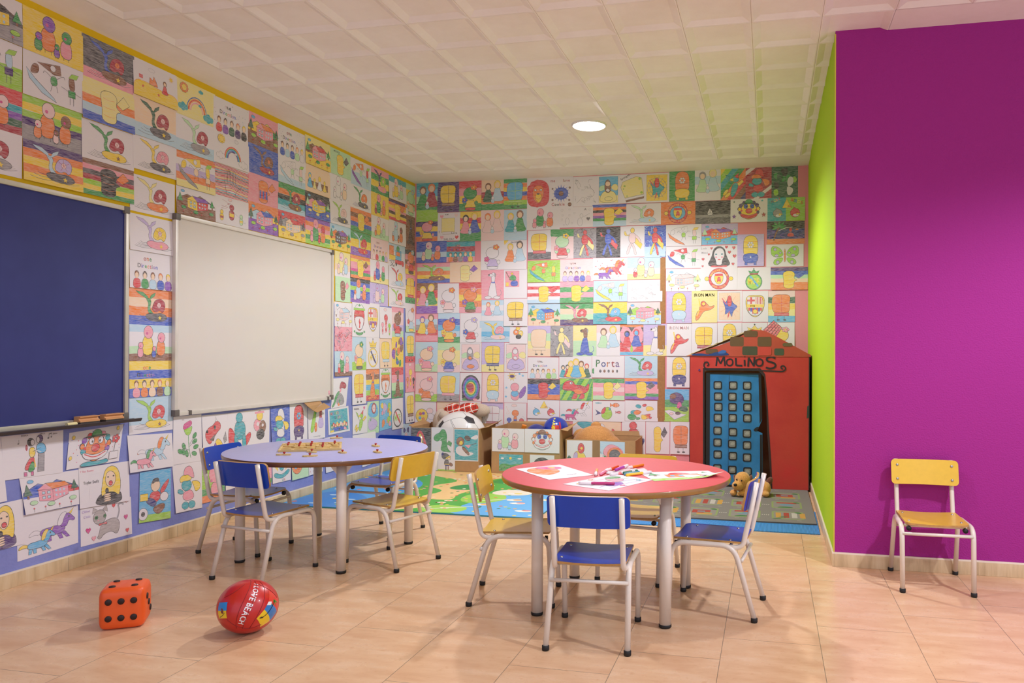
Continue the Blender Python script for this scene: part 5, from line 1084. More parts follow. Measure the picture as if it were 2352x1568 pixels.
    bs.inputs['Specular IOR Level'].default_value = .3
    me = bpy.data.meshes.new('ceiling'); bm.to_mesh(me); bm.free(); me.materials.append(m)
    o = bpy.data.objects.new('ceiling', me); COL.objects.link(o); tag(o, **S)
    # ceiling downlight
    r = empty('ceiling_light', (-1.187, 5.015, H), 0, 'round recessed ceiling light, switched on, the only one in view', 'ceiling light')
    bm = bmesh.new(); lathe(bm, [(.106, -.004), (.108, -.011), (.114, -.010), (.119, 0), (.119, .004), (.106, .004)], 40); obj('rim', bm, M('lamp_rim', 'e9e4dc', .35), r, True)
    bm = bmesh.new(); lathe(bm, [(0, -.022), (.05, -.019), (.085, -.012), (.107, -.003)], 32)
    m, nt, bs = nodes('lit_diffuser'); bs.inputs['Emission Color'].default_value = (1, .96, .92, 1); bs.inputs['Emission Strength'].default_value = 60
    obj('diffuser', bm, m, r, True)
room()

# ------------------------------------------------------------------ boards on the left wall
ALU = M('brushed_aluminium', 'c9c0b4', .4, metal=.35); PLG = M('grey_plastic', '6c645e', .5); ALUW = M('pale_aluminium', 'ddd4ca', .4, metal=.15)
def board(name, y0, y1, z0, z1, face, label, cat, corners=True, fr=.022, depth=.024):
    r = empty(name, (XL, (y0+y1)/2, z0), 0, label, cat); cx = (y0+y1)/2; hw = (y1-y0)/2; h = z1-z0; X = .004
    mkbox('panel', (X, -hw+fr, fr), (X+depth*.55, hw-fr, h-fr), face, r)
    for a, b in (((X, -hw, 0), (X+depth, -hw+fr, h)), ((X, hw-fr, 0), (X+depth, hw, h)), ((X, -hw+fr, 0), (X+depth, hw-fr, fr)), ((X, -hw+fr, h-fr), (X+depth, hw-fr, h))):
        mkbox('frame_rail', a, b, ALUW if 'white' in name else ALU, r, .002)
    for sy in (-1, 1):
        for zz in (0, h-.034):
            a = -hw-.001 if sy < 0 else hw-.033
            o = mkbox('corner_cap', (X-.001, a, zz-.001), (X+depth+.003, a+.034, zz+.035), PLG, r, .004)
    return r, hw, h
m, nt, bs = nodes('blue_chalkboard'); v = coords(nt); f = noise(nt, v, 3, 6, .6)
link(nt, ramp(nt, f, [(.3, hx('20266a')), (.7, hx('2c3276'))]), bs.inputs['Base Color']); bs.inputs['Roughness'].default_value = .6; BLUEB = m
r, hw, h = board('blue_board', 2.02, 3.243, .668, 1.727, BLUEB, 'blue chalkboard in an aluminium frame on the left wall', 'chalkboard')
bm = bmesh.new(); prism(bm, [(.028, -.004), (.075, -.010), (.082, .004), (.078, .006), (.073, -.003), (.028, .003)], -.28, hw+.03); obj('tray', bm, M('dark_tray', '4c4648', .45, metal=.3), r)
r2, hw2, h2 = board('white_board', 3.55, 5.092, .657, 1.752, M('whiteboard_enamel', 'dcd2c8', .22, .015, 2, coat=.3), 'large blank whiteboard with grey corner caps on the left wall', 'whiteboard')
for y in (-.66, .70):
    mkbox('tray_clip', (.02, y-.007, .0), (.036, y+.007, .026), PLG, r2, .002)
A = Art(.03, .03); A.ell(.5, .62, .36, .3, 'p'); A.ell(.5, .25, .2, .2, 'm'); me = A.mesh(lambda x, y, z: (.0178+z, hw2-.055+.03*x, .035+.036*y)); obj('sticker', me, PAPER, r2)
def eraser(y, label):
    r = empty('board_eraser', (XL+.052, y, .668), 0, label, 'board eraser', 'erasers on the blue board tray')
    bm = bmesh.new(); prism(bm, [(-.022, .012), (.014, .012), (.014, .019), (.006, .022), (.004, .030), (.014, .034), (.014, .038), (-.022, .038)], -.053, .053); obj('wooden_grip', bm, M('eraser_wood', 'd69a66', .45), r, 'auto')
    mkbox('felt_pad', (-.020, -.05, .0), (.012, .05, .012), M('dark_felt', '4b4642', .95), r)
eraser(2.985, 'wooden board eraser on the chalkboard tray, the left one beside the chalk'); eraser(3.125, 'wooden board eraser at the right end of the chalkboard tray')
bm = bmesh.new(); tube(bm, [(XL+.062, 2.865, .676), (XL+.062, 2.915, .676)], .0085, 14); tag(obj('chalk', bm, M('yellow_chalk', 'ead9a0', .9)), 'short thick stick of pale yellow chalk on the chalkboard tray', 'chalk')
# torn folded cardboard flap below the whiteboard
CARD = M('corrugated_cardboard', 'b98f62', .85, .1, 9, bmp=.2, bscale=90)
bm = bmesh.new()
for pts in ([(.012, 4.741, .662), (.012, 4.935, .664), (.040, 4.930, .64), (.050, 4.80, .60), (.050, 4.745, .628)], [(.050, 4.80, .60), (.042, 4.945, .642), (.056, 5.012, .608), (.060, 4.835, .582)]):
    a = [bm.verts.new((XL+p[0], p[1], p[2])) for p in pts]; b = [bm.verts.new((XL+p[0]-.003, p[1], p[2]-.001)) for p in pts]; n = len(a)
    bm.faces.new(a); bm.faces.new(b[::-1]); [bm.faces.new((a[k], b[k], b[(k+1) % n], a[(k+1) % n])) for k in range(n)]
tag(obj('cardboard_flap', bm, CARD), 'torn piece of folded brown cardboard hanging under the whiteboard corner', 'cardboard')
for x0, x1, z0, z1, lb in ((-.925, -.862, .43, 1.24, 'lower'), (-.905, -.860, 1.26, 1.81, 'upper')):
    tag(mkbox('cork_strip', (x0, YB-.0045, z0), (x1, YB-.0005, z1), M('brown_hardboard', 'a8784a', .8, .12, 60)), 'narrow vertical strip of brown board between drawings on back wall, %s piece' % lb, 'board strip', 'brown board strips on the back wall')
build_papers()

# ------------------------------------------------------------------ chairs
TUBEM = M('cream_lacquered_steel', 'e3d6c6', .32, .05, 6, coat=.3); BLK = M('black_rubber', '1b1918', .6); CHR = M('steel_screw', 'b9b6b4', .25, metal=.9)
WOOD = M('plywood_edge', 'b98a4c', .5, .14, 40)
def curved_plate(name, w, h, t, sag, mat, r, corner, M4, parent, n=14, round_front=0):
    """plywood plate in local (x, v) with thickness along n; sag = bow depth"""
    ol = rrect(-w/2, -h/2, w/2, h/2, corner, 5); bm = bmesh.new(); pts = []
    for i in range(len(ol)):
        a, b = ol[i], ol[(i+1) % len(ol)]; k = max(1, int(abs(a[0]-b[0])/(w/n)))
        for j in range(k): pts.append((a[0]+(b[0]-a[0])*j/k, a[1]+(b[1]-a[1])*j/k))
    def P(p, d):
        s = sag*(1-(2*p[0]/w)**2); dr = -round_front*max(0, (-p[1]/(h/2)-.35))**2
        return M4 @ Vector((p[0], p[1], d-s+dr))
    cols = sorted({round(p[0], 5) for p in pts})
    # strips across x so that the plate really bends
    top = bmesh.new()
    A_ = [bm.verts.new(P(p, t)) for p in pts]; B_ = [bm.verts.new(P(p, 0)) for p in pts]; N = len(pts)
    for k in range(N):
        f = bm.faces.new((A_[k], A_[(k+1) % N], B_[(k+1) % N], B_[k])); f.material_index = 1
    for R_ in (A_, B_):
        tris = tessellate_polygon([[Vector((p[0], p[1], 0)) for p in pts]])
        up = sorted([i for i in range(N)], key=lambda i: pts[i][0])
        # build quads between matching upper and lower outline points
        hi = [i for i in range(N) if pts[i][1] > 1e-6]; lo = [i for i in range(N) if pts[i][1] < -1e-6]
        hi.sort(key=lambda i: pts[i][0]); lo.sort(key=lambda i: pts[i][0])
        hi = sorted(hi, key=lambda i: (pts[i][0], pts[i][1] if pts[i][0] < 0 else -pts[i][1])); lo = sorted(lo, key=lambda i: (pts[i][0], -pts[i][1] if pts[i][0] < 0 else pts[i][1]))
        m_ = min(len(hi), len(lo))
        for a in range(m_-1):
            q = [R_[lo[a]], R_[lo[a+1]], R_[hi[a+1]], R_[hi[a]]]
            try: f = bm.faces.new(q); f.material_index = 0
            except ValueError: pass
    top.free()
    return obj(name, bm, [mat, WOOD], parent, 'auto')
def make_chair(mat, label, cat='chair'):
    r = empty('child_chair', (0, 0, 0), 0, label, cat)
    R_ = .0105
    for s in (-1, 1):
        pts = fillet([(s*.140, -.166, .012), (s*.141, -.152, .279), (s*.134, .088, .279), (s*.140, .166, .012)], .055, 7)
        bm = bmesh.new(); tube(bm, pts, R_, 12); obj('side_frame', bm, TUBEM, r, True)
        pts = fillet([(s*.128, .060, .272), (s*.119, .118, .270), (s*.119, .135, .345), (s*.119, .172, .522)], .045, 7)
        bm = bmesh.new(); tube(bm, pts, R_*.95, 12); obj('back_post', bm, TUBEM, r, True)
        for y in (-.166, .166):
            bm = bmesh.new(); lathe(bm, [(0, 0), (.011, 0), (.0128, .003), (.0128, .016), (.0105, .018), (.0105, .014), (0, .014)], 14, Matrix.Translation((s*.140, y, 0))); obj('foot_cap', bm, BLK, r, True)
        bm = bmesh.new(); tube(bm, [(s*.112, -.146, .268), (s*.112, -.134, .268)], .0105, 14); obj('rubber_stop', bm, BLK, r, True)
    bm = bmesh.new(); tube(bm, [(-.139, -.158, .248), (.139, -.158, .248)], .0068, 10); obj('front_rail', bm, TUBEM, r, True)
    bm = bmesh.new(); tube(bm, [(-.137, .118, .226), (.137, .118, .226)], .0068, 10); obj('rear_rail', bm, TUBEM, r, True)
    for y in (-.10, .07):
        bm = bmesh.new(); tube(bm, [(-.134, y, .272), (.134, y, .272)], .006, 8); obj('seat_bearer', bm, TUBEM, r, True)
    M4 = Matrix.Translation((0, -.014, .289)) @ Matrix.Rotation(math.radians(-1), 4, 'X')
    curved_plate('seat', .254, .275, .008, .006, mat, 0, .022, M4, r, round_front=.012)
    for x in (-.105, .105):
        for y in (-.10, .07):
            bm = bmesh.new(); lathe(bm, [(0, .003), (.004, .0025), (.0055, 0), (.0055, -.003)], 12, Matrix.Translation((x, y, .2935))); obj('screw', bm, CHR, r, True)
    # backrest in front of the posts, bowed
    tilt = math.radians(11.5)
    M4 = Matrix.Translation((0, .143, .468)) @ Matrix.Rotation(PI/2-tilt, 4, 'X')
    b = curved_plate('backrest', .288, .114, .009, -.0, mat, 0, .018, M4, r)
    me = b.data
    for v in me.vertices: v.co.y += .016*(1-(v.co.x/.144)**2)-.008
    for x in (-.117, .117):
        for z in (-.031, .031):
            y = .143+z*math.tan(tilt)-.0105+.016*(1-(x/.144)**2)-.008; bm = bmesh.new()
            lathe(bm, [(0, .003), (.0045, .0025), (.0065, 0), (.0065, -.003)], 12, Matrix.Translation((x, y, .468+z)) @ Matrix.Rotation(PI/2, 4, 'X')); obj('screw', bm, CHR, r, True)
    return r
def laminate(name, c, ro=.28):
    m, nt, bs = nodes(name); v = coords(nt); f = noise(nt, v, 40, 4); c = hx(c)
    link(nt, ramp(nt, f, [(.3, tuple(x*.93 for x in c)), (.7, c)]), bs.inputs['Base Color']); bs.inputs['Roughness'].default_value = ro; bs.inputs['Specular IOR Level'].default_value = .5
    return m
BL, YE = laminate('blue_laminate', '0040b4'), laminate('yellow_laminate', 'e9bd3c')
cb = make_chair(BL, 'x'); cy = make_chair(YE, 'x')
used = set()
def chair(proto, x, y, rz, label, group, z=0):
    c = proto if proto.name not in used else copy_tree(proto); used.add(c.name); used.add(proto.name)
    c.location = (x, y, z); c.rotation_euler = (0, 0, rz); tag(c, label, 'chair', group); return c
gR, gL = 'small chairs around the red table', 'small chairs around the lilac table'
chair(cy, .694, 3.639, 0, 'yellow child chair with white frame standing alone against the magenta wall', 'small school chairs')
chair(cb, -.611, 2.694, PI+.063, 'blue child chair with its back to us, front of the red table', gR)
chair(cy, -1.0275, 3.0515, PI/2+.175, 'yellow child chair at the left side of the red table', gR)
chair(cb, -.204, 3.113, -PI/2-.106, 'blue child chair at the right side of the red table', gR)
chair(cy, -.583, 3.487, -.135, 'yellow child chair behind the red table, seat under the tabletop', gR)
chair(cb, -2.243, 3.103, PI-.147, 'blue child chair with back to us, nearest the orange die, lilac table', gL)
chair(cb, -2.622, 3.47, PI/2+.02, 'blue child chair between the left wall and the lilac table', gL)
chair(cb, -2.10, 3.954, -.11, 'blue child chair at the far side of the lilac table', gL, 0)
chair(cy, -1.78, 3.428, -PI/2-.31, 'yellow child chair at the right side of the lilac table', gL)

# ------------------------------------------------------------------ round tables
def table(x, y, rad, leg, rz, top, edge, label, r_leg=.0225, zt=.522):
    r = empty('round_table', (x, y, 0), 0, label, 'table', 'low round tables')
    bm = bmesh.new(); lathe(bm, [(0, zt), (rad-.003, zt), (rad-.0005, zt-.0012)], 96, mat=0)
    lathe(bm, [(rad-.0005, zt-.0012), (rad+.001, zt-.004), (rad+.002, zt-.012), (rad, zt-.021), (rad-.004, zt-.024), (0, zt-.024)], 96, mat=1)
    bmesh.ops.remove_doubles(bm, verts=bm.verts[:], dist=1e-5); obj('tabletop', bm, [top, edge], r, 'auto')
    fm = TUBEM
    for k in range(4):
        a = rz+PI/4+k*PI/2; d = leg*math.sqrt(2); px, py = d*math.cos(a), d*math.sin(a)
        bm = bmesh.new(); tube(bm, [(px, py, .010), (px, py, zt-.024)], r_leg, 20); lg = obj('leg', bm, fm, r, True)
        bm = bmesh.new(); lathe(bm, [(0, 0), (r_leg*.9, 0), (r_leg+.001, .004), (r_leg+.001, .013), (r_leg-.001, .014), (0, .012)], 20, Matrix.Translation((px, py, 0))); obj('foot_cap', bm, BLK, lg, True)
        bm = bmesh.new(); w = .055; u = Vector((math.cos(a+PI/2), math.sin(a+PI/2), 0)); c0 = Vector((px, py, 0)); n = Vector((math.cos(a), math.sin(a), 0))*.0015
        for sgn in (-1, 1):
            P = [c0+u*sgn*(r_leg*.8)+Vector((0, 0, zt-.025)), c0+u*sgn*w+Vector((0, 0, zt-.025)), c0+u*sgn*(r_leg*.8)+Vector((0, 0, zt-.075))]
            a_ = [bm.verts.new(p+n) for p in P]; b_ = [bm.verts.new(p-n) for p in P]
            bm.faces.new(a_); bm.faces.new(b_[::-1]); [bm.faces.new((a_[i], b_[i], b_[(i+1) % 3], a_[(i+1) % 3])) for i in range(3)]
        obj('bracket', bm, fm, lg)
    return r
table(-.612, 3.09, .462, .25, math.radians(-2.5), laminate('red_pink_laminate', 'd8565c', .5), M('varnished_edge', '93672a', .3, .12, 30, coat=.4), 'round table with salmon red top carrying markers and coloured sheets')
table(-2.165, 3.489, .487, .285, math.radians(-5.2), laminate('lilac_laminate', 'b4b4e4', .36), M('dark_varnished_edge', '74481e', .3, .12, 30, coat=.4), 'round table with pale lilac top carrying a wooden knob puzzle')
ZT = .522

# ------------------------------------------------------------------ puzzle on the lilac table
PINE = M('pine_board', 'd9b878', .5, .12, 18); KNOB = M('red_knob', 'b01824', .3, coat=.4)
c0 = Vector((-2.270, 3.500)); ang = math.radians(30.9); w_, d_ = .292, .300
rp = empty('puzzle_board', (c0.x, c0.y, ZT), ang, 'square wooden knob puzzle board on the lilac table', 'puzzle')
bm = bmesh.new(); box(bm, -w_/2, -d_/2, 0, w_/2, d_/2, .006, bev=.0015); obj('base', bm, PINE, rp, 'auto')
for a, b in (((-w_/2, -d_/2, .006), (w_/2, -d_/2+.012, .010)), ((-w_/2, d_/2-.012, .006), (w_/2, d_/2, .010)), ((-w_/2, -d_/2+.012, .006), (-w_/2+.012, d_/2-.012, .010)), ((w_/2-.012, -d_/2+.012, .006), (w_/2, d_/2-.012, .010))): mkbox('rim', a, b, PINE, rp, .001)
DRK = M('puzzle_recess', 'a98448', .7)
def piece_mesh(seed, s=.027):
    rnd = random.Random(seed); n = 14; pts = []
    for k in range(n):
        a = 2*PI*k/n; q = s*(1+.35*math.cos(2*a))*rnd.uniform(.8, 1.1); pts.append((q*math.cos(a), q*.8*math.sin(a)))
    bm = bmesh.new(); prism(bm, pts, 0, .006, axis='z'); return bm
def piece(x, y, z, seed, col, label, rz=0, hole=False):
    r = empty('puzzle_piece', (x, y, z), rz, label, 'puzzle piece', 'knobbed wooden puzzle pieces')
    bm = piece_mesh(seed)
    for f in bm.faces: f.material_index = 0
    for f in bm.faces:
        if abs(f.normal.z) > .5 and f.calc_center_median().z > .005: f.material_index = 1
    bm.normal_update(); obj('wooden_shape', bm, [PINE, M('puzzle_paint_'+col, dict(pink='e0a0a0', sand='e0c890', grey='b8b0a8', orange='e09a60', blue='7fb0d0', green='9cc07a')[col], .5)], r)
    bm = bmesh.new(); lathe(bm, [(0, .006), (.0028, .006), (.003, .009), (.0062, .0115), (.0064, .0145), (.0045, .0165), (0, .017)], 14); obj('knob', bm, KNOB, r, True)
k = 0
rnd = random.Random(4)
holes = []
for j in range(4):
    for i in range(5):
        x, y = -.112+.056*i, -.100+.064*j
        bm = bmesh.new(); pts = [(x+.022*math.cos(a)*(1+.2*math.sin(3*a+i)), y+.020*math.sin(a)) for a in (2*PI*q/14 for q in range(14))]
        if (i, j) in {(0, 0), (1, 0), (0, 1), (3, 3), (2, 0), (4, 0), (4, 1)}:
            prism(bm, pts, .0062, .0066, axis='z'); obj('recess', bm, DRK, rp)
        else:
            bm.free(); holes.append((x, y))
names = ['first', 'second', 'third', 'fourth']
for q, (x, y) in enumerate(holes):
    X = c0.x+x*math.cos(ang)-y*math.sin(ang); Y = c0.y+x*math.sin(ang)+y*math.cos(ang); col = ['pink', 'orange', 'blue', 'green', 'sand', 'grey'][q % 6]
    i = round((x+.112)/.056); j = round((y+.100)/.064)
    piece(X, Y, ZT+.0064, 30+q, col, '%s piece in the puzzle board, %s row, %s from left' % (col, names[j], (names+['fifth'])[i]), rnd.uniform(0, 3))
for q, (x, y, col, lb) in enumerate(((-2.229, 3.218, 'pink', 'pink wooden puzzle piece, leftmost of the loose ones before the board'), (-2.087, 3.207, 'sand', 'sand coloured wooden puzzle piece nearest the front edge of lilac table'),
        (-2.163, 3.34, 'pink', 'pink wooden puzzle piece touching the front of the puzzle board'), (-2.008, 3.356, 'grey', 'grey wooden puzzle piece right of the puzzle board'),
        (-1.983, 3.630, 'sand', 'sand coloured puzzle piece at the far right of lilac table'), (-1.855, 3.412, 'pink', 'pink puzzle piece nearest the right edge of lilac table'), (-2.371, 3.905, 'pink', 'puzzle piece at the far edge of lilac table, only knob showing'))):
    piece(x, y, ZT, 60+q, col, lb, rnd.uniform(0, 3))

# ------------------------------------------------------------------ sheets and markers on the red table
def table_sheet(q, mot, cols, label, z=ZT+.0006, curl=0):
    P = [Vector((p[0], p[1], z)) for p in q]; w = (P[1]-P[0]).length; h = (P[3]-P[0]).length
    A = Art(w, h, seed=int(abs(q[0][0])*1000)); MOT[mot](A, cols)
    o = sheet_obj(A, [P[0], P[1], P[2], P[3]], (0, 0, 1), 'drawing', 0)
    if curl:
        ctr = o.location.copy()
        bm = bmesh.new(); bm.from_mesh(o.data); bmesh.ops.subdivide_edges(bm, edges=bm.edges[:], cuts=3, use_grid_fill=True); bm.to_mesh(o.data); bm.free()
        for v in o.data.vertices:
            d = (Vector((v.co.x, v.co.y))-Vector((P[curl].x-ctr.x, P[curl].y-ctr.y))).length; v.co.z += .022*max(0, 1-d/.11)**1.5
    tag(o, label, 'drawing', 'drawings lying on the red table'); return o
def m_hair(A, c): A.rect(0, 0, 1, 1, 'w'); A.blob([(.05, .75), (.3, .95), (.7, .8), (.66, .5), (.4, .35), (.2, .3), (.08, .5)], 'o', 'u'); A.blob([(.3, .9), (.6, .98), (.86, .8), (.8, .66), (.5, .7)], 'm', 'R'); A.blob([(.55, .84), (.74, .86), (.72, .72)], 'y'); A.text('papel', .55, .18, .05, 'g')
def m_princ(A, c): A.rect(0, 0, 1, 1, 'w'); A.blob([(.2, .2), (.35, .5), (.6, .4), (.5, .15)], 'v', 'V'); A.blob([(.5, .4), (.6, .8), (.8, .7), (.75, .4)], 'p', 'k'); A.blob([(.6, .7), (.7, .9), (.9, .8), (.84, .6)], 'n', 'k'); [A.star(x, y, .08, q, 'k') for x, y, q in ((.15, .8, 'y'), (.45, .9, 'o'), (.85, .2, 't'), (.4, .1, 'm'))]; [A.curve([(.1, .1+.2*i), (.5, .2+.2*i), (.9, .1+.2*i)], .002, 'hbnpr'[i]) for i in range(4)]
def m_village(A, c): A.rect(0, 0, 1, 1, 'w'); A.rect(0, 0, 1, .22, 'l'); A.blob([(.3, .5), (.4, .85), (.6, .8), (.7, .5)], 'r'); A.poly([(.28, .3), (.8, .3), (.8, .62), (.28, .62)], 'o', 'k'); [A.rect(x, .4, x+.06, .52, 's') for x in (.34, .46, .58, .7)]; A.tree(.14, .5, .36, 'n'); A.tree(.88, .55, .3, 'n'); A.blob([(.6, .1), (.7, .25), (.95, .2)], 'G')
MOT.update(hair=m_hair, princ=m_princ, village=m_village)
table_sheet([(-1.038, 3.073), (-.891, 3.239), (-.684, 2.998), (-.825, 2.844)], 'hair', '', 'white sheet with orange and pink colouring, left on the red table')
table_sheet([(-.748, 2.763), (-.609, 3.039), (-.435, 2.941), (-.555, 2.672)], 'princ', '', 'white sheet with purple, pink, green colouring at front of red table')
table_sheet([(-.523, 3.107), (-.249, 3.223), (-.176, 3.07), (-.428, 2.912)], 'village', '', 'white sheet with orange houses and green grass, right on the red table', curl=2)
def marker(a, b, col, label, z=0, cap_at_b=True, capc='e9dede', thick=.0062):
    ax, ay = a; bx, by = b; d = Vector((bx-ax, by-ay, 0)); L = .135 if d.length > .1 else max(d.length, .12); d.normalize(); ang = math.atan2(d.y, d.x)
    r = empty('felt_pen', (ax, ay, ZT+z), ang, label, 'felt pen', 'felt pens on the red table')
    hc = thick; L1 = L*.66
    bm = bmesh.new(); lathe(bm, [(0, 0), (hc*.55, 0), (hc*.7, .002), (hc*.92, .003), (hc*.92, L1)], 14, Matrix.Translation((0, 0, hc)) @ Matrix.Rotation(PI/2, 4, 'Y')); obj('barrel', bm, M('pen_'+col, dict(orange='f08028', white='ece4e2', red='e2451c', purple='b040a8', green='2d6a48', yellow='f6c22c', pink='e68aa8', salmon='f07a78', teal='5a92a4', magenta='b82a6c', tan='f0ae5c')[col], .35, .02), r, True)
    bm = bmesh.new(); lathe(bm, [(hc*.9, L1-.002), (hc*1.12, L1), (hc*1.1, L*.93), (hc*.8, L), (0, L)], 14, Matrix.Translation((0, 0, hc)) @ Matrix.Rotation(PI/2, 4, 'Y')); obj('cap', bm, M('pen_cap', capc, .4, .02), r, True)
B2 = .0125
for a, b, c, lb, z in (
    ((-.695, 3.105), (-.668, 2.955), 'tan', 'light orange felt pen standing apart at left end of the pens', 0),
    ((-.655, 2.985), (-.650, 3.125), 'pink', 'pink felt pen with white cap at left of the pens', 0),
    ((-.628, 3.215), (-.650, 3.085), 'red', 'red felt pen whose white cap points to us', 0),
    ((-.560, 3.130), (-.640, 3.010), 'white', 'white felt pen lying at the left part of the heap', 0),
    ((-.535, 3.100), (-.618, 2.990), 'white', 'thicker white felt pen at the front of the heap', 0),
    ((-.603, 3.035), (-.575, 3.175), 'purple', 'purple felt pen lying on top of the heap', B2),
    ((-.590, 3.020), (-.535, 3.145), 'salmon', 'salmon pink felt pen in the middle of the heap', 0),
    ((-.575, 3.040), (-.505, 3.150), 'green', 'dark green felt pen in the heap beside the yellow one', 0),
    ((-.563, 3.010), (-.490, 3.125), 'teal', 'grey teal felt pen between the green and yellow ones', 0),
    ((-.552, 2.992), (-.470, 3.095), 'yellow', 'yellow felt pen at the front right of the heap', 0),
    ((-.530, 3.285), (-.585, 3.165), 'orange', 'orange felt pen with white cap at the back of the heap', 0),
    ((-.555, 2.782), (-.690, 2.765), 'magenta', 'dark magenta felt pen with white cap on the front sheet', .0015)):
    marker(a, b, c, lb, z)
# ------------------------------------------------------------------ mats on the floor
def slab_print(name, x0, y0, x1, y1, z0, t, A, mat, base, label, cat):
    """a mat: thick slab whose printed top is part of the same mesh"""
    A.V = [(x, y, z+.0002) for x, y, z in A.V]; b = len(A.V)
    A.V += [(0, 0, -t), (1, 0, -t), (1, 1, -t), (0, 1, -t), (0, 0, 0), (1, 0, 0), (1, 1, 0), (0, 1, 0)]
    for f in ((3, 2, 1, 0), (4, 5, 6, 7), (0, 1, 5, 4), (1, 2, 6, 5), (2, 3, 7, 6), (3, 0, 4, 7)): A.F.append(tuple(b+i for i in f)); A.C.append(hx(base))
    cl = lambda v: min(1, max(0, v))
    me = A.mesh(lambda x, y, z: ((cl(x)-.5)*(x1-x0), (cl(y)-.5)*(y1-y0), z+t))
    o = obj(name, me, mat); o.location = ((x0+x1)/2, (y0+y1)/2, z0); return tag(o, label, cat)
W1, D1 = 1.765, 1.56
A = Art(W1, D1, step=.00002, seed=5)
A.rect(0, 0, 1, 1, '4cae3c')
A.blob([(-.05, -.05), (-.05, 1.1), (.14, 1.1), (.18, .8), (.34, .62), (.36, .38), (.26, .2), (.30, .05), (.2, -.05)], '3f9ee0')
A.blob([(.0, .0), (.02, .35), (.2, .3), (.32, .12), (.25, -.02)], '2c86d8')
A.blob([(.68, -.1), (.66, .22), (.76, .35), (.72, .55), (.86, .62), (.84, .8), (1.1, .85), (1.1, -.1)], '62b2ea')
A.blob([(.20, 1.05), (.24, .86), (.48, .74), (.36, .55), (.5, .46), (.42, .28), (.6, .24), (.56, .40), (.62, .56), (.5, .68), (.60, .84), (.74, 1.05)], 'f4c886')
A.blob([(.26, .12), (.36, .26), (.58, .16), (.5, .02), (.34, -.02)], 'f2cf98'); A.blob([(.46, .5), (.5, .66), (.66, .62), (.62, .5)], '2f9440'); A.blob([(.58, .70), (.62, .86), (.82, .84), (.78, .7)], '2f9440')
A.blob([(.62, .24), (.6, .42), (.74, .46), (.80, .32), (.72, .2)], '9ad04a'); A.blob([(.52, .02), (.56, .16), (.72, .14), (.7, .0)], 'a4d654')
A.blob([(.68, .42), (.70, .56), (.86, .54), (.84, .42)], 'f0e2cc')
for q in range(3): A.line([(.56+.12*q, .06+.2*q), (.74+.1*q, .16+.2*q)], .014, 'f0ecd8'); 
rnd = random.Random(3)
A.dots(150, ['f2b05a', 'f6e7c8', 'e2683c', 'f4d64a', '7cc83c', '2c7c3a', 'f0a8a0'], .009, (.36, .02, .98, .98))
A.dots(40, ['f0703c', 'f4d23c', '8ed04a', 'e0f0f6'], .012, (.0, .02, .34, .98))
for q in range(16): A.curve([(rnd.uniform(0, .3), rnd.uniform(0, 1))]+[(0, 0)]*0, .004, 'w') if False else A.blob([(x0, y0), (x0+.03, y0+.012), (x0+.06, y0), (x0+.03, y0-.012)], 'd8eef8') if (lambda: True)() and [x0 := rnd.uniform(.0, .28), y0 := rnd.uniform(.03, .95)] else None
for q in range(9):
    x0, y0 = rnd.uniform(.70, .95), rnd.uniform(.04, .75); A.ell(x0, y0, .035, .018, 'f6f0e6'); A.ell(x0+.01, y0+.01, .02, .012, ['f2a24a', 'f4d64a', 'e88a8a'][q % 3])
for q in range(14):
    x0, y0 = rnd.uniform(.4, .66), rnd.uniform(.05, .95); A.ell(x0, y0, .02, .014, 'f8ecd0'); A.ell(x0, y0, .008, .008, 'f09a3a')
slab_print('play_mat', -3.139, 4.465, -1.374, 6.025, 0, .009, A, flat_mat('printed_foam_mat', .45, .1, .06, 60), '2f8fa8', 'colourful play mat printed with blue water, paths and grass', 'play mat')
m, nt, bs = nodes('ribbed_blue_foam'); v = coords(nt); s = nt.nodes.new('ShaderNodeSeparateXYZ'); link(nt, v, s.inputs[0])
w = math_(nt, 'SINE', math_(nt, 'MULTIPLY', s.outputs['X'], 900)); bs.inputs['Roughness'].default_value = .5
link(nt, ramp(nt, math_(nt, 'MULTIPLY_ADD', w, .5, .5), [(0, hx('2b78c0')), (1, hx('4a9ade'))]), bs.inputs['Base Color']); bump(nt, bs, w, .5, .002)
bm = bmesh.new(); box(bm, -.62, -.31, 0, .62, .31, .006, bev=.002); o = obj('exercise_mat', bm, m, smooth='auto'); o.location = (-.338, 4.775, 0); o.rotation_euler = (0, 0, -.012)
tag(o, 'ribbed bright blue exercise mat lying under the grey road carpet', 'exercise mat')
W2, D2 = 1.60, 1.32
A = Art(W2, D2, step=.00002, seed=9)
A.rect(0, 0, 1, 1, '8e857e')
def block(x0, y0, x1, y1, kind):
    A.poly(rrect(x0, y0, x1, y1, .015), '98a468', None); A.poly(rrect(x0+.008, y0+.012, x1-.008, y1-.012, .01), '9b9188', None)
    if kind == 0: A.rect(x0+.02, y0+.05, x1-.03, y0+.12, 'b84838'); A.rect(x0+.04, y0+.02, x1-.02, y0+.045, 'd6a04a'); A.rect(x0+.04, y0+.07, x1-.05, y0+.1, '8f8a92')
    elif kind == 1: A.ell((x0+x1)/2, (y0+y1)/2, .035, .03, '7e97a8'); A.blob([(x0+.01, y0+.01), (x0+.05, y0+.05), (x1-.02, y0+.02)], '3f7a42'); A.rect(x0+.02, y1-.05, x1-.02, y1-.02, 'b84838')
    else:
        for i in range(4): A.rect(x0+.015+.03*i, y0+.03, x0+.035+.03*i, y1-.03, ['d6a04a', 'b84838', 'cfc4b8'][i % 3])
    A.blob([(x1-.04, y1-.03), (x1-.02, y1-.0), (x1, y1-.04)], '3f7a42')
K0 = A.k
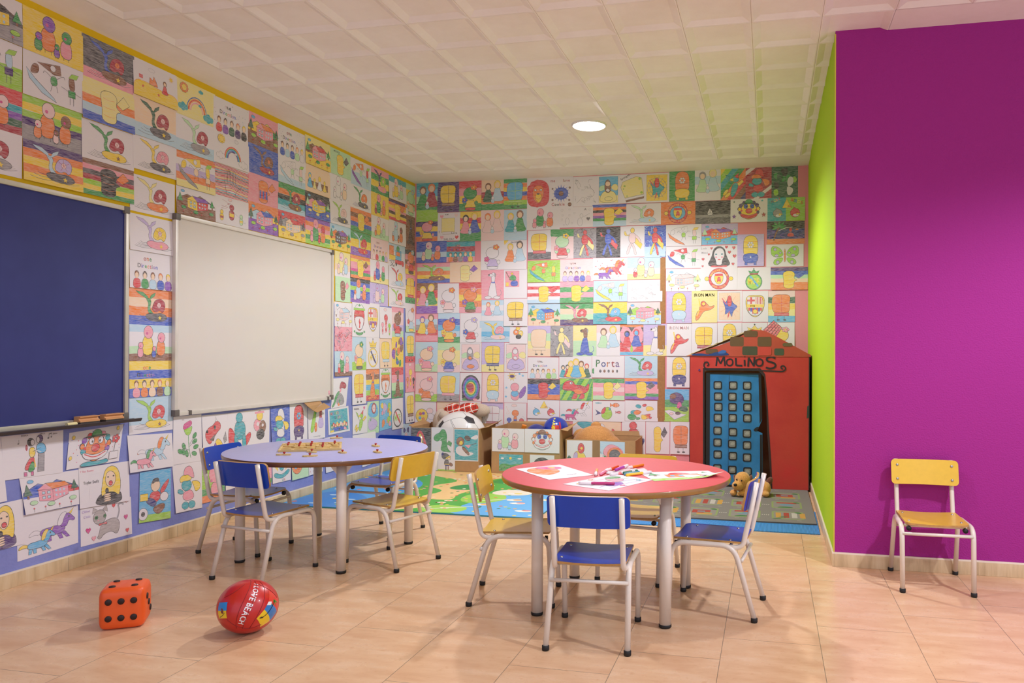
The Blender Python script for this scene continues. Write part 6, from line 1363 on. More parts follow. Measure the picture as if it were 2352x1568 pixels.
for j in range(3):
    for i in range(6): A.k = K0; block(.03+.162*i, .07+.25*j, .03+.162*i+.12, .07+.25*j+.17, (i+j*2) % 3)
A.k = K0+10
for j in range(4):
    y = .045+.25*j
    for i in range(26): A.k = K0+10; A.rect(.02+.038*i, y-.003, .036+.038*i, y+.003, 'b9b0a4') if i % 2 == 0 else None
for i in range(5):
    for j in range(3):
        for q in range(4): A.k = K0+11; A.rect(.155+.162*i+.008*q, .14+.25*j, .159+.162*i+.008*q, .155+.25*j, 'd2c8bc')
for q in range(26): A.k = K0+13; x0, y0 = A.rnd.uniform(.02, .95), A.rnd.uniform(.02, .95); A.blob([(x0, y0), (x0+.02, y0+.012), (x0+.045, y0), (x0+.02, y0-.008)], ['4c7a44', 'a9bd6a', 'b0604a'][q % 3])
RC = flat_mat('road_carpet_pile', .95, 0, .3, 500, .8)
slab_print('road_carpet', -1.335, 4.675, .272, 5.995, .006, .008, A, RC, '7c746e', 'grey play carpet printed with roads and buildings, right of play mat', 'carpet')
ZC = .0150

# ------------------------------------------------------------------ cardboard playhouse
FX0, FX1, FY, HE = -.588, .284, 5.80, .985
rh = empty('cardboard_house', (FX0, FY, ZC), 0, 'red painted cardboard playhouse with a blue door, lettered MOLINOS', 'playhouse')
rh['label'] = 'red painted cardboard playhouse with a blue door and checked gable'
def paint(name, a, b, c, rough=.55):
    m, nt, bs = nodes(name); v = coords(nt); f = noise(nt, v, 2.2, 9, .65); g = noise(nt, v, 14, 6, .7)
    k = ramp(nt, f, [(.32, hx(a)), (.55, hx(b)), (.75, hx(c))]); link(nt, mixc(nt, ramp(nt, g, [(.6, (0, 0, 0)), (.8, (.35,)*3)]), k, hx('a8543c' if 'red' in name else '5a7a78')), bs.inputs['Base Color'])
    bs.inputs['Roughness'].default_value = rough; bump(nt, bs, noise(nt, v, 60, 3), .25, .003); return m
RED = paint('red_poster_paint', 'b82a28', 'c43a30', 'cf2f30'); W_ = FX1-FX0
y0 = 0
bm = bmesh.new()
prism(bm, [(0, 0), (.118, 0), (.112, .865), (.108, HE-ZC), (0, HE-ZC)], 0, .006); obj('front_panel', bm, RED, rh)
bm = bmesh.new(); prism(bm, [(.1081, .862), (.515, .868), (.520, HE-ZC), (.1078, HE-ZC)], 0, .006); obj('front_panel', bm, RED, rh)
bm = bmesh.new(); prism(bm, [(.600, 0), (W_, 0), (W_, HE-ZC), (.5202, HE-ZC), (.5152, .868), (.548, .82), (.566, .60), (.572, .40), (.590, .15)], 0, .006); obj('front_panel', bm, RED, rh)
mkbox('side_panel', (0, .006, 0), (.006, .52, HE-ZC), RED, rh); mkbox('side_panel', (W_-.006, .006, 0), (W_, .52, HE-ZC), RED, rh)
mkbox('back_panel', (.006, .514, 0), (W_-.006, .52, HE-ZC), CARD, rh)
# gable with chequered paint
zt = HE-ZC; apx = .498; apz = 1.183-ZC
G = [(-.02, zt), (W_+.008, zt+.012), (apx, apz)]
bm = bmesh.new(); prism(bm, [(-.02, zt+.0005), (W_+.008, zt+.0005), (W_+.006, zt+.014), (.66, zt+.135), (apx+.05, apz-.006), (apx-.03, apz), (.30, zt+.108), (.12, zt+.048)], -.004, .003)
gb = obj('roof_gable', bm, paint('red_brown_gable_paint', 'a84030', 'b84a34', 'c05040'), rh)
A = Art(1, 1, step=.0003, seed=2)
for x0, z0_, x1, z1, c in ((.30, .075, .40, .145, '6a4e30'), (.39, .01, .50, .075, '4a4a34'), (.50, .075, .60, .145, '6a4e30'), (.62, .01, .69, .06, '46503c'), (.40, .145, .50, .19, '6a4e30'), (.12, .02, .21, .055, '6a4e30'), (.68, .075, .75, .10, '6a5a3a'), (.50, .01, .6, .07, 'cc4438')):
    A.poly([(px, py) for px, py in rrect(x0, z0_, x1, z1, .012)], c)
A.blob([(0, .003), (.03, .02), (.1, .022), (.14, .01), (.2, .035), (.28, .03), (.3, .004)], '24407c'); A.blob([(.2, .02), (.24, .05), (.28, .04), (.26, .02)], '3a66ac')
me = A.mesh(lambda x, y, z: (x, -.0042-z, zt+y)); obj('painted_pattern', me, flat_mat('poster_paint', .6), gb)
for sx, pts in ((0, [(-.025, zt), (apx-.03, apz)]), (1, [(apx+.02, apz-.001), (W_+.012, zt+.008)])):
    bm = bmesh.new(); (x0, z0_), (x1, z1) = pts; prism(bm, [(x0, z0_), (x0, z0_+.004), (x1, z1+.004), (x1, z1)], .003, .40); obj('roof_panel', bm, CARD, rh)
# frayed pale cardboard edge on the left slope
bm = bmesh.new(); rnd = random.Random(1)
for q in range(26):
    t = q/26; x, z = -.02+t*.48, zt+.004+t*(apz-zt); a = rnd.uniform(.2, .7); L = rnd.uniform(.02, .055)
    tube(bm, [(x, .004, z), (x+L*math.cos(a), -.002, z+L*math.sin(a)*.6+.004)], [.003, .0012], 5)
obj('frayed_edge', bm, M('torn_card_fibre', 'cdb98f', .9), rh)
# lettering, black outline strokes
A = Art(1, 1, step=.0002)
def stroke(*pts, w=.0125): A.curve(list(pts), w, '241c1e') if len(pts) > 2 else A.line(list(pts), w, '241c1e')
for seg in (((.198, .898), (.206, .965)), ((.206, .965), (.230, .915)), ((.230, .915), (.256, .968)), ((.256, .968), (.264, .898))): stroke(*seg)
stroke((.298, .950), (.278, .945), (.273, .915), (.290, .900), (.316, .905), (.322, .930), (.312, .950), (.296, .950), w=.011)
stroke((.342, .958), (.345, .902)); stroke((.345, .904), (.390, .902)); stroke((.406, .945), (.408, .900)); stroke((.402, .968), (.412, .973), w=.010)
for seg in (((.432, .896), (.436, .962)), ((.436, .962), (.474, .900)), ((.474, .900), (.478, .966))): stroke(*seg)
stroke((.512, .952), (.490, .945), (.487, .915), (.505, .900), (.534, .905), (.540, .935), (.526, .952), (.510, .952), w=.011)
stroke((.628, .958), (.600, .972), (.566, .962), (.566, .938), (.600, .930), (.630, .918), (.628, .892), (.592, .880), (.560, .890), w=.013)
stroke((.140, .872), (.3, .872), (.5, .868), (.62, .864), (.690, .860), (.704, .885), (.690, .905), (.668, .900), (.670, .882), (.684, .880), w=.0095)
stroke((.175, .874), (.130, .872), (.104, .895), (.112, .925), (.136, .928), (.146, .908), (.130, .900), w=.0095)
A.blob([(.06, .86), (.075, .88), (.085, .86)], '5a2c70')
me = A.mesh(lambda x, y, z: (x, -.0008-z, y)); obj('lettering', me, flat_mat('black_poster_paint', .5), rh)
A = Art(1, 1, step=.0002)
A.poly([(.1045, 0), (.118, 0), (.112, .87), (.100, .88)], '1c1a1c'); A.poly([(.102, .862), (.50, .868), (.50, .884), (.10, .882)], '2a1a1a'); A.poly([(.497, .885), (.505, .868), (.548, .82), (.566, .60), (.572, .40), (.590, .15), (.600, 0), (.610, 0), (.602, .2), (.584, .45), (.574, .65), (.556, .84), (.52, .885)], '3a1c18')
A.rect(0, 0, .004, HE-ZC, '241c1e'); A.rect(W_-.006, 0, W_, HE-ZC, '2a2620'); A.poly([(W_-.02, .52), (W_-.004, .53), (W_-.004, .62), (W_-.016, .61)], '38403a')
me = A.mesh(lambda x, y, z: (x, -.0004-z, y)); obj('painted_outline', me, flat_mat('black_outline_paint', .5), rh)
# door: blue panel with grey windows, slightly open
dr = empty('door', (.120, .012, .004)); dr.parent = rh; dr.rotation_euler = (0, 0, math.radians(2))
del_lbl = dr; DW, DH = .425, .845
bm = bmesh.new(); prism(bm, [(0, 0), (DW-.005, 0), (DW-.01, .40), (DW-.055, .42), (DW-.03, .455), (DW-.012, .50), (DW-.02, DH), (0, DH)], 0, .005)
m, nt, bs = nodes('blue_poster_paint'); v = coords(nt); f = noise(nt, v, 5, 7, .6)
link(nt, ramp(nt, f, [(.3, hx('1c6496')), (.5, hx('2878b4')), (.68, hx('3a86c0')), (.8, hx('6a8458'))]), bs.inputs['Base Color']); bs.inputs['Roughness'].default_value = .5; bump(nt, bs, noise(nt, v, 50), .2, .003)
bpy.data.objects.remove(dr)
d = obj('door', bm, m, rh); d.location = (.122, .010, .003); d.rotation_euler = (0, 0, math.radians(1.5))
A = Art(1, 1, step=.0003, seed=8); A.rect(0, 0, .03, DH, '1c1a1c'); A.rect(0, DH-.012, DW-.02, DH, '1c1a1c'); A.poly([(DW-.026, 0), (DW-.006, 0), (DW-.012, .39), (DW-.028, .39)], '1c1a1c'); A.poly([(DW-.03, .47), (DW-.012, .51), (DW-.02, DH), (DW-.04, DH)], '1c1a1c'); A.rect(0, 0, DW-.01, .012, '1c1a1c'); A.line([(.165, .01), (.17, DH-.01)], .0025, '20507c')
A.blob([(DW-.08, .42), (DW-.055, .445), (DW-.03, .45), (DW-.05, .41)], '1c1a1c')
me = A.mesh(lambda x, y, z: (x, -.0005-z, y)); obj('painted_border', me, flat_mat('border_paint', .5), d)
for j, z in enumerate((.769, .685, .608, .527, .430, .342, .252, .149)):
    for i, x in enumerate((-.376, -.267, -.160)):
        x = x-FX0-.122; z_ = z-ZC-.003-(.008*i if j > 3 else 0); rr = A.rnd.uniform(-.003, .003)
        B_ = Art(1, 1, step=.0004); B_.poly(rrect(x-.032+rr, z_-.031, x+.030+rr, z_+.031, .012), '1d1a1c'); B_.poly(rrect(x-.023+rr, z_-.022, x+.022+rr, z_+.021, .008), '8d8a84'); B_.blob([(x-.018+rr, z_-.01), (x-.01, z_+.015), (x+.014, z_+.012), (x+.015, z_-.008)], 'aaa59c')
        me = B_.mesh(lambda x, y, z: (x, -.0022-z, y)); obj('painted_window', me, bpy.data.materials['border_paint'], d)
# brick patterned chimney card leaning behind the gable
A = Art(.1, .1, step=.0002); A.rect(0, 0, 1, 1, 'k'); 
for j in range(5):
    for i in range(-1, 4):
        x0 = max(.02, .03+.32*i+(.16 if j % 2 else 0)); x1 = min(.97, x0+.29 if i >= 0 else .17); 
        if x1-x0 > .04: A.rect(x0, .03+.192*j, x1, .19+.192*j, 'd8566a')
c4 = [(.028, 1.254), (.090, 1.199), (.030, 1.105), (-.048, 1.183)]
P4 = [Vector((p[0], FY+.03, p[1])) for p in (c4[3], c4[0], c4[1], (.038, 1.118))]
b = len(A.V); A.V = [(x, y, z+.002) for x, y, z in A.V]; A.V += [(0, 0, 0), (1, 0, 0), (1, 1, 0), (0, 1, 0), (0, 0, .002), (1, 0, .002), (1, 1, .002), (0, 1, .002)]
for f in ((3, 2, 1, 0), (4, 5, 6, 7), (0, 1, 5, 4), (1, 2, 6, 5), (2, 3, 7, 6), (3, 0, 4, 7)): A.F.append(tuple(b+i for i in f)); A.C.append(hx('1c1a1c'))
org = Vector((FX0, FY, ZC)); me = A.mesh(lambda x, y, z: P4[3].lerp(P4[2], x).lerp(P4[0].lerp(P4[1], x), y)-org-Vector((0, z, 0))); obj('chimney_card', me, PAPER, rh)

# ------------------------------------------------------------------ toy boxes
def toybox(x0, x1, yf, yb, z, h, label, flaps, tape=None):
    r = empty('toy_box', (x0, yf, z), 0, label, 'cardboard box', 'cardboard toy boxes along the back wall'); w = x1-x0; d = yb-yf; t = .005
    mkbox('front_panel', (0, 0, 0), (w, t, h), CARD, r); mkbox('back_panel', (0, d-t, 0), (w, d, h+.008), CARD, r)
    mkbox('side_panel', (0, t, 0), (t, d-t, h), CARD, r); mkbox('side_panel', (w-t, t, 0), (w, d-t, h), CARD, r); mkbox('bottom_panel', (t, t, 0), (w-t, d-t, t), CARD, r)
    for k_, (a, b) in enumerate(flaps):
        bm = bmesh.new(); vs = [bm.verts.new(p) for p in (*a, *b)] if False else None
        P = [Vector(p) for p in (a+b)]; n = (P[1]-P[0]).cross(P[2]-P[0]).normalized()*.002; A_ = [bm.verts.new(p+n) for p in P]; B_ = [bm.verts.new(p-n) for p in P]
        bm.faces.new(A_); bm.faces.new(B_[::-1]); [bm.faces.new((A_[i], B_[i], B_[(i+1) % 4], A_[(i+1) % 4])) for i in range(4)]; obj('flap', bm, CARD, r)
    return r
h1 = .372
toybox(-2.965, -2.352, 6.03, 6.42, .0092, h1-.009, 'cardboard toy box at left holding the big football and plush bear', [(((0, .02, h1-.01), (0, .37, h1-.01)), ((-.05, .35, h1+.02), (-.05, .05, h1+.0))), (((.613, .02, h1-.01), (.613, .37, h1-.01)), ((.68, .36, h1+.035), (.675, .04, h1+.005)))])
toybox(-2.245, -1.655, 6.03, 6.42, 0, .383, 'cardboard toy box in the middle holding blue balls', [(((.59, .02, .38), (.59, .37, .38)), ((.65, .36, .42), (.64, .04, .37))), (((.02, .388, .385), (.57, .388, .385)), ((.55, .40, .41), (.05, .40, .405)))])
toybox(-1.630, -1.050, 6.10, 6.44, 0, .300, 'cardboard toy box at right holding a brown plush bear', [(((.02, .335, .305), (.56, .335, .305)), ((.55, .342, .345), (.05, .342, .34)))])
tag(mkbox('brown_tape', (-1.40, 6.0965, .02), (-1.345, 6.0985, .296), M('brown_packing_tape', 'a07c54', .3)), 'vertical strip of brown packing tape on the right toy box', 'tape')
def m_fire(A, c): A.rect(0, 0, 1, 1, 'k'); A.blob([(.22, .1), (.2, .6), (.4, .95), (.6, .8), (.72, .5), (.9, .05), (.5, 0)], 'r'); A.blob([(.3, .1), (.3, .5), (.42, .84), (.56, .66), (.66, .3), (.7, .05)], 'y', 'k'); A.curve([(.3, .6), (.5, .62), (.6, .4)], .006, 'G'); A.blob([(.5, .0), (.6, .2), (.7, .05)], 't')
def m_gdrag(A, c): A.rect(0, 0, 1, 1, 'w'); A.blob([(.1, .62), (.12, .5), (.26, .44), (.42, .52), (.5, .42), (.42, .2), (.46, .08), (.7, .06), (.92, .04), (.74, .16), (.68, .42), (.7, .7), (.62, .92), (.46, .94), (.36, .78), (.2, .74)], 'n', 'N'); A.poly([(.66, .34), (.78, .5), (.92, .42), (.88, .26), (.8, .32)], 'n', 'N'); A.line([(.36, .50), (.5, .60)], .003, 'w')
def m_pup(A, c): A.rect(0, 0, 1, 1, 'w'); A.rect(.02, .03, .98, .97, 't'); A.blob([(.05, .4), (.3, .5), (.5, .3), (.9, .25), (.5, .12), (.1, .2)], 'w'); A.blob([(.6, .7), (.98, .86), (.98, .66)], 'w'); A.ell(.26, .6, .13, .14, 'u', 'k'); A.blob([(.2, .5), (.24, .62), (.36, .62), (.36, .5)], 'y'); A.blob([(.4, .7), (.5, .82), (.72, .72), (.6, .6)], 'U', 'k'); A.blob([(.3, .4), (.4, .46), (.66, .24), (.6, .16)], 'u', 'k'); A.poly([(.44, .5), (.7, .5), (.6, .4)], 'p'); A.line([(.66, .5), (.92, .56)], .006, 'G')
def m_knight(A, c): A.rect(0, 0, 1, 1, 'w'); A.rect(0, 0, 1, .08, 'l'); A.blob([(.3, .62), (.2, .8), (.34, .98), (.62, .9), (.72, .72), (.5, .62)], 'G', 'k'); A.blob([(.2, .8), (.22, .98), (.36, .98), (.3, .8)], 'B'); A.blob([(.42, .68), (.7, .84), (.76, .74), (.5, .62)], 'y', 'k'); A.ell(.66, .66, .09, .07, 'c', 'k'); A.blob([(.36, .3), (.4, .6), (.64, .6), (.66, .3)], 'G', 'k'); A.rect(.42, .26, .66, .38, 'B'); A.line([(.4, .36), (.68, .36)], .005, 'y'); A.blob([(.66, .3), (.7, .5), (.92, .34), (.8, .24)], 'u', 'k'); A.rect(.44, .04, .51, .26, 'G'); A.rect(.58, .04, .64, .26, 'u')
def m_sunland(A, c): A.rect(0, 0, 1, 1, 't'); A.blob([(0, 0), (0, .4), (.3, .46), (.5, .36), (.8, .48), (1, .4), (1, 0)], 'n'); A.rect(0, 0, 1, .2, 'n'); A.ell(.48, .78, .08, .08, 'y'); A.ell(.14, .76, .1, .05, 'w'); A.ell(.86, .76, .12, .05, 'w'); [A.ell(.1+.13*i, .12+.12*(i % 2), .05, .05, 'N') for i in range(7)]
def m_girl(A, c): A.rect(0, 0, 1, 1, 'w'); A.blob([(.16, .1), (.14, .7), (.5, .92), (.86, .7), (.84, .1), (.7, .3), (.3, .3)], 'k'); A.ell(.5, .42, .34, .38, 'c', 'k', n=22); A.blob([(.2, .6), (.5, .86), (.8, .6), (.5, .7)], 'k'); [A.ell(x, .42, .09, .1, 't', 'k') for x in (.38, .62)]; [A.ell(x, .42, .05, .06, 'k') for x in (.38, .62)]
def m_eye(A, c): A.bands('aaawww'); A.scrib(16, 'gG', (0, .0, .3, .6), .002); A.blob([(.1, 0), (.15, .5), (.4, .55), (.7, .2), (.95, .5), (.9, 0)], 'n'); A.blob([(.1, .5), (.2, .8), (.5, .92), (.9, .7), (.95, .5), (.5, .3)], 'p', 'r'); A.ell(.6, .5, .3, .28, 'o', 'r', n=22); A.ell(.6, .48, .22, .22, 'G', 'k', n=22); A.ell(.62, .5, .04, .04, 'k')
def m_spsit(A, c): A.rect(0, 0, 1, 1, 'w'); A.blob([(.24, 0), (.26, .5), (.44, .62), (.74, .5), (.78, 0)], 'y', 'k'); A.blob([(.24, 0), (.26, .5), (.46, .58), (.36, 0)], 'h', 'm'); A.blob([(0, .0), (.02, .4), (.16, .4), (.22, 0)], 'N', 'k'); A.rect(.06, 0, .22, .16, 'm', 'k'); A.ell(.56, .70, .13, .20, 'r', 'k'); A.ell(.58, .70, .05, .05, 'y')
MOT.update(fire=m_fire, gdrag=m_gdrag, pup=m_pup, knight=m_knight, sunland=m_sunland, girl=m_girl, eye=m_eye, spsit=m_spsit)
def box_sheet(x0, x1, zT, zB, y, mot, cols, label, tilt=.0):
    A = Art(x1-x0, zT-zB, seed=int(abs(x0)*999)); MOT[mot](A, cols)
    o = sheet_obj(A, [(x0, y, zT), (x1, y, zT), (x1, y, zB), (x0, y, zB)], (0, -1, 0), 'drawing', tilt); tag(o, label, 'drawing', 'drawings taped to the toy boxes')
f = 6.0290
box_sheet(-2.962, -2.784, .366, .150, f, 'fire', '', 'black drawing of red and yellow flames at left of left toy box', .001)
box_sheet(-2.780, -2.579, .374, .158, f, 'gdrag', '', 'white drawing of a green dragon on the left toy box', .001)
box_sheet(-2.576, -2.360, .368, .100, f, 'pup', '', 'turquoise drawing of a brown flying puppy on left toy box', .001)
box_sheet(-2.720, -2.566, .168, .012, f-.002, 'knight', '', 'white drawing of a knight with helmet low on left toy box')
box_sheet(-2.960, -2.722, .150, .012, f, 'eggs', 'sPaaww', 'pale blue drawing low on the left toy box, behind the chairs')
box_sheet(-2.240, -1.958, .381, .190, f, 'pig', 'ePpPhawwwwww', 'white drawing of four rounded pastel figures on middle toy box', .001)
box_sheet(-1.955, -1.661, .383, .190, f-.001, 'clown', 'wouru'[:4]+'w', 'white drawing of a clown with orange hair on middle toy box', .002)
box_sheet(-2.178, -1.972, .168, .030, f, 'sunland', '', 'small drawing of sun over green hills low on middle toy box')
box_sheet(-1.912, -1.705, .172, .020, f, 'girl', '', 'white drawing of black haired girl, partly behind the red table')
box_sheet(-1.618, -1.405, .292, .080, 6.0990, 'spsit', '', 'white drawing of red headed yellow figure on right toy box')
box_sheet(-1.340, -1.136, .290, .080, 6.0990, 'eye', '', 'drawing of a big grey circle over green on right toy box')
# ------------------------------------------------------------------ balls
def wrapper(c, r, fwd, up):
    f = Vector(fwd).normalized(); u = Vector(up); u = (u-f*u.dot(f)).normalized(); s = u.cross(f)*-1
    s = f.cross(u)*-1 if False else u.cross(f)
    rx, ry, rz = r
    def g(a, b, z=0):
        d = f*math.cos(a)*math.cos(b)+s*math.sin(a)*math.cos(b)+u*math.sin(b); k = 1+z
        return (c[0]+d.x*rx*k, c[1]+d.y*ry*k, c[2]+d.z*rz*k)
    return g
def wrap_art(A, g, lift=.006):
    return A.mesh(lambda x, y, z: g(x, y, lift+z*12))
def grid_poly(A, x0, y0, x1, y1, c, n=6):
    A.k += 1; P = [(x0+(x1-x0)*i/n, y0+(y1-y0)*j/n) for j in range(n+1) for i in range(n+1)]
    A.raw(P, [(j*(n+1)+i, j*(n+1)+i+1, (j+1)*(n+1)+i+1, (j+1)*(n+1)+i) for j in range(n) for i in range(n)], c, adv=False)
def patch(pts, c):
    cx = sum(p[0] for p in pts)/len(pts); cy_ = sum(p[1] for p in pts)/len(pts)
    for i in range(len(pts)):
        a, b = pts[i], pts[(i+1) % len(pts)]; N = 5
        for q in range(N):
            for w in range(N):
                t0, t1 = q/N, (q+1)/N; s0, s1 = w/N, (w+1)/N
                P = lambda t, s: ((cx+(a[0]+(b[0]-a[0])*t-cx)*s), (cy_+(a[1]+(b[1]-a[1])*t-cy_)*s)); A.raw([P(t0, s0), P(t1, s0), P(t1, s1), P(t0, s1)], [(0, 1, 2, 3)], c, adv=False)
PV = flat_mat('printed_ball_skin', .3, .25, .05, 20)
# beach volleyball on the floor
bc = Vector((-1.834, 2.44, .0925)); br = (.104, .104, .0925)
rb = empty('beach_ball', (bc.x, bc.y, 0), 0, 'red beach volleyball lettered I LOVE BEACH on the floor beside the die', 'ball')
rb['label'] = 'red beach volleyball with white lettering and palm panel on the floor'
bm = bmesh.new(); ellipsoid(bm, (0, 0, bc.z), br, u=64, v=40); obj('skin', bm, M('red_ball_leather', 'c4201c', .33, .06, 8, coat=.35), rb, True)
g = wrapper((0, 0, bc.z), br, (-bc.x, -bc.y, CAMH-.1-bc.z), (0, 0, 1))
A = Art(1, 1, step=.0001); th = math.radians(-114); cs, sn = math.cos(th), math.sin(th); x = 0
tt = 'I LOVE BEACH'; s = 1.70/sum(glyph(ch)[2]+.1 if ch != ' ' else .34 for ch in tt)
for ch in tt:
    if ch == ' ': x += .34*s; continue
    vs, fs, gw = glyph(ch)
    for e in (0, .006): A.raw([(.34+(x+e+v[0]*s)*cs-(v[1]*s*1.2)*sn, .98+(x+e+v[0]*s)*sn+(v[1]*s*1.2)*cs) for v in vs], fs, 'f2ecec', adv=False)
    x += (gw+.1)*s
obj('lettering', wrap_art(A, g), PV, rb)
def seam(pts):
    bm = bmesh.new(); v = path_smooth([Vector((a, b, 0)) for a, b in pts], 3); tube(bm, [g(p.x, p.y, .0015) for p in v], .0011, 6); obj('seam', bm, M('dark_red_seam', '8e1414', .5), rb, True)
for k_ in (-.32, -.02, .32): seam([(.55+k_*.9, 1.15+k_*-.3), (.30+k_*.95, .5-k_*.35), (.02+k_*.95, -.2-k_*.35), (-.22+k_*.9, -.85-k_*.2)])
seam([(-.75, -.35), (-.45, -.72), (.1, -.92), (.6, -.75)]); seam([(-.2, .98), (-.55, .62), (-.95, .45)]); seam([(.55, .9), (.95, .55), (1.2, .2)])
A = Art(1, 1, step=.0001)
patch([(.30, -.44), (.66, -.90), (1.02, -.66), (.54, -.14)], 'f2cc20'); patch([(.54, -.14), (1.02, -.66), (1.25, -.3), (.70, .12)], '2f7fc8'); patch([(.62, .0), (.80, -.02), (.84, .10), (.70, .12)], 'f0ecea'); patch([(.70, .12), (1.25, -.3), (1.3, .15), (.86, .56)], 'e04038')
for a in (.3, 1.2, 2.1, 3.0, 3.9, 5.0, 5.8): A.poly([(.98+.04*math.cos(a+1.5), .12+.04*math.sin(a+1.5)), (.98+.26*math.cos(a), .12+.24*math.sin(a)), (.98-.04*math.cos(a+1.5), .12-.04*math.sin(a+1.5))], '1c8a34')
A.curve([(.46, -.46), (.66, -.34), (.84, -.1), (.98, .12)], .026, '181818'); A.blob([(.36, -.46), (.48, -.38), (.58, -.46)], '181818')
obj('picture_panel', wrap_art(A, g, .004), PV, rb); A = Art(1, 1, step=.0001)
grid_poly(A, -1.15, -.30, -.72, -.02, 'f2cc20'); grid_poly(A, -1.15, -.02, -.70, .28, '2f8fd8'); A.blob([(-.98, -.1), (-.94, .1), (-.84, .02), (-.84, -.14)], '7a3020'); A.curve([(-1.08, -.26), (-.9, -.2), (-.8, -.1)], .02, '181818')
obj('picture_panel', wrap_art(A, g, .004), PV, rb)
# orange die
rd = empty('foam_die', (-2.330, 2.412, 0), math.radians(33), 'large orange foam die with black pips on the floor', 'die'); sz = .148
bm = bmesh.new(); box(bm, -sz/2, -sz/2, 0, sz/2, sz/2, sz); bmesh.ops.bevel(bm, geom=bm.edges[:], offset=.032, segments=6, affect='EDGES', profile=.62)
for v in bm.verts: c_ = Vector((0, 0, sz/2)); dd = v.co-c_; v.co = c_+dd*(1+.05*(1-min(1, (dd.length/(sz*.72)))))
obj('cube', bm, M('orange_foam', 'ee5c1c', .42, .04, 6, coat=.15), rd, 'auto')
PIP = M('black_pip', '2a0c06', .5)
def pip(p, n):
    bm = bmesh.new(); q = Vector((0, 0, 1)).rotation_difference(Vector(n)).to_matrix().to_4x4(); lathe(bm, [(0, .0012), (.010, .0012), (.0112, 0), (.0112, -.004)], 20, Matrix.Translation(p) @ q); obj('pip', bm, PIP, rd, True)
o_ = sz/2+.0015
for i in (-1, 0, 1):
    for j in (-1, 1): pip((i*.040, -o_-.0012, sz/2+j*.030), (0, -1, 0))
for i in (-1, 1):
    for j in (-1, 1): pip((i*.036, j*.036, sz+.0025), (0, 0, 1))
for i, j in ((-.03, .03), (.03, -.03), (0, 0)): pip((o_+.0012, i, sz/2+j), (1, 0, 0))
# giant football in the left box
fc = Vector((-2.605, 6.225, .262)); fr_ = (.238, .185, .236)
rf = empty('football', (fc.x, fc.y, fc.z-fr_[2]), 0, 'very large white football with black pentagon in the left toy box', 'ball')
bm = bmesh.new(); ellipsoid(bm, (0, 0, fr_[2]), fr_, u=48, v=30); obj('skin', bm, M('white_ball_vinyl', 'e8e4e2', .3, .02, 8, coat=.3), rf, True)
g = wrapper((0, 0, fr_[2]), fr_, (2.3, -6.2, 1.9), (0, 0, 1))
A = Art(1, 1, step=.0001)
FPM = flat_mat('football_print', .4)
for pp in ([(.14, .62), (.30, .78), (.62, .66), (.60, .40), (.28, .42)], [(-.75, .48), (-.9, .62), (-1.05, .4), (-.9, .2)]):
    A = Art(1, 1, step=.0001); patch(pp, '3c383c'); obj('black_panel', wrap_art(A, g, .003), FPM, rf)
for pts in ([(.14, .62), (-.05, .68), (-.45, .58), (-.75, .48)], [(.28, .42), (.2, .1), (.12, -.1)], [(.60, .40), (.72, .2), (.9, .0)], [(-.42, .56), (-.2, .2), (-.1, -.1)], [(-.46, .55), (-.26, .2), (-.16, -.1)], [(.30, .78), (.2, 1.1)]):
    bm = bmesh.new(); v = path_smooth([Vector((a, b, 0)) for a, b in pts], 3); tube(bm, [g(p.x, p.y, .001) for p in v], .0012, 6); obj('seam', bm, M('grey_seam', '777074', .5), rf, True)
# balls in the middle box
def ball(x, y, z, r, name, label, col):
    e = empty(name, (x, y, z-r), 0, label, 'ball'); bm = bmesh.new(); ellipsoid(bm, (0, 0, r), (r, r, r), u=40, v=26); obj('skin', bm, col, e, True); return e, wrapper((0, 0, r), (r, r, r), (-x, -y, CAMH-z), (0, 0, 1))
e, g = ball(-1.765, 6.285, .357, .108, 'striped_ball', 'blue ball with red stripe and yellow letters in middle toy box', M('royal_blue_vinyl', '1c3ca8', .25, .05, 6, coat=.4))
A = Art(1, 1, step=.0001); grid_poly(A, -.35, .0, .25, .32, 'd83428'); grid_poly(A, -.30, .02, -.1, .3, 'f0c62c')
for i, ch in enumerate('BARÇA'):
    vs, fs, gw = glyph(ch)
    for e_ in (0, .012, .024): A.raw([(-.30+e_+v[1]*.32, 1.05-.27*i-v[0]*.34+0*e_) for v in vs], fs, 'f0e04a', adv=False)
grid_poly(A, -.02, -.6, .12, .9, 'd83428') if False else None
grid_poly(A, .28, -.3, .42, .6, 'c42c50'); obj('printed_band', wrap_art(A, g, .004), PV, e)
e, g = ball(-1.900, 6.165, .312, .098, 'blue_ball', 'dark blue ball with yellow band low in the middle toy box', M('navy_vinyl', '24307c', .3, .05, 6, coat=.3))
A = Art(1, 1, step=.0001); grid_poly(A, -.5, .42, .6, .56, 'f0c62c', 8); obj('yellow_band', wrap_art(A, g, .004), PV, e)
bm = bmesh.new(); box(bm, -.02, -.015, -.02, .02, .015, .02, bev=.006); o = obj('toy_brick', bm, M('orange_plastic', 'e8862c', .35), smooth='auto'); o.location = (-2.02, 6.20, .378); o.rotation_euler = (.3, .2, .4); tag(o, 'small orange plastic toy piece peeking out of the middle toy box', 'toy')
# hidden toys that carry the visible ones
for x, y, z, r, c, nm, lb in ((-2.60, 6.225, .0, 0, '', '', ''),): pass

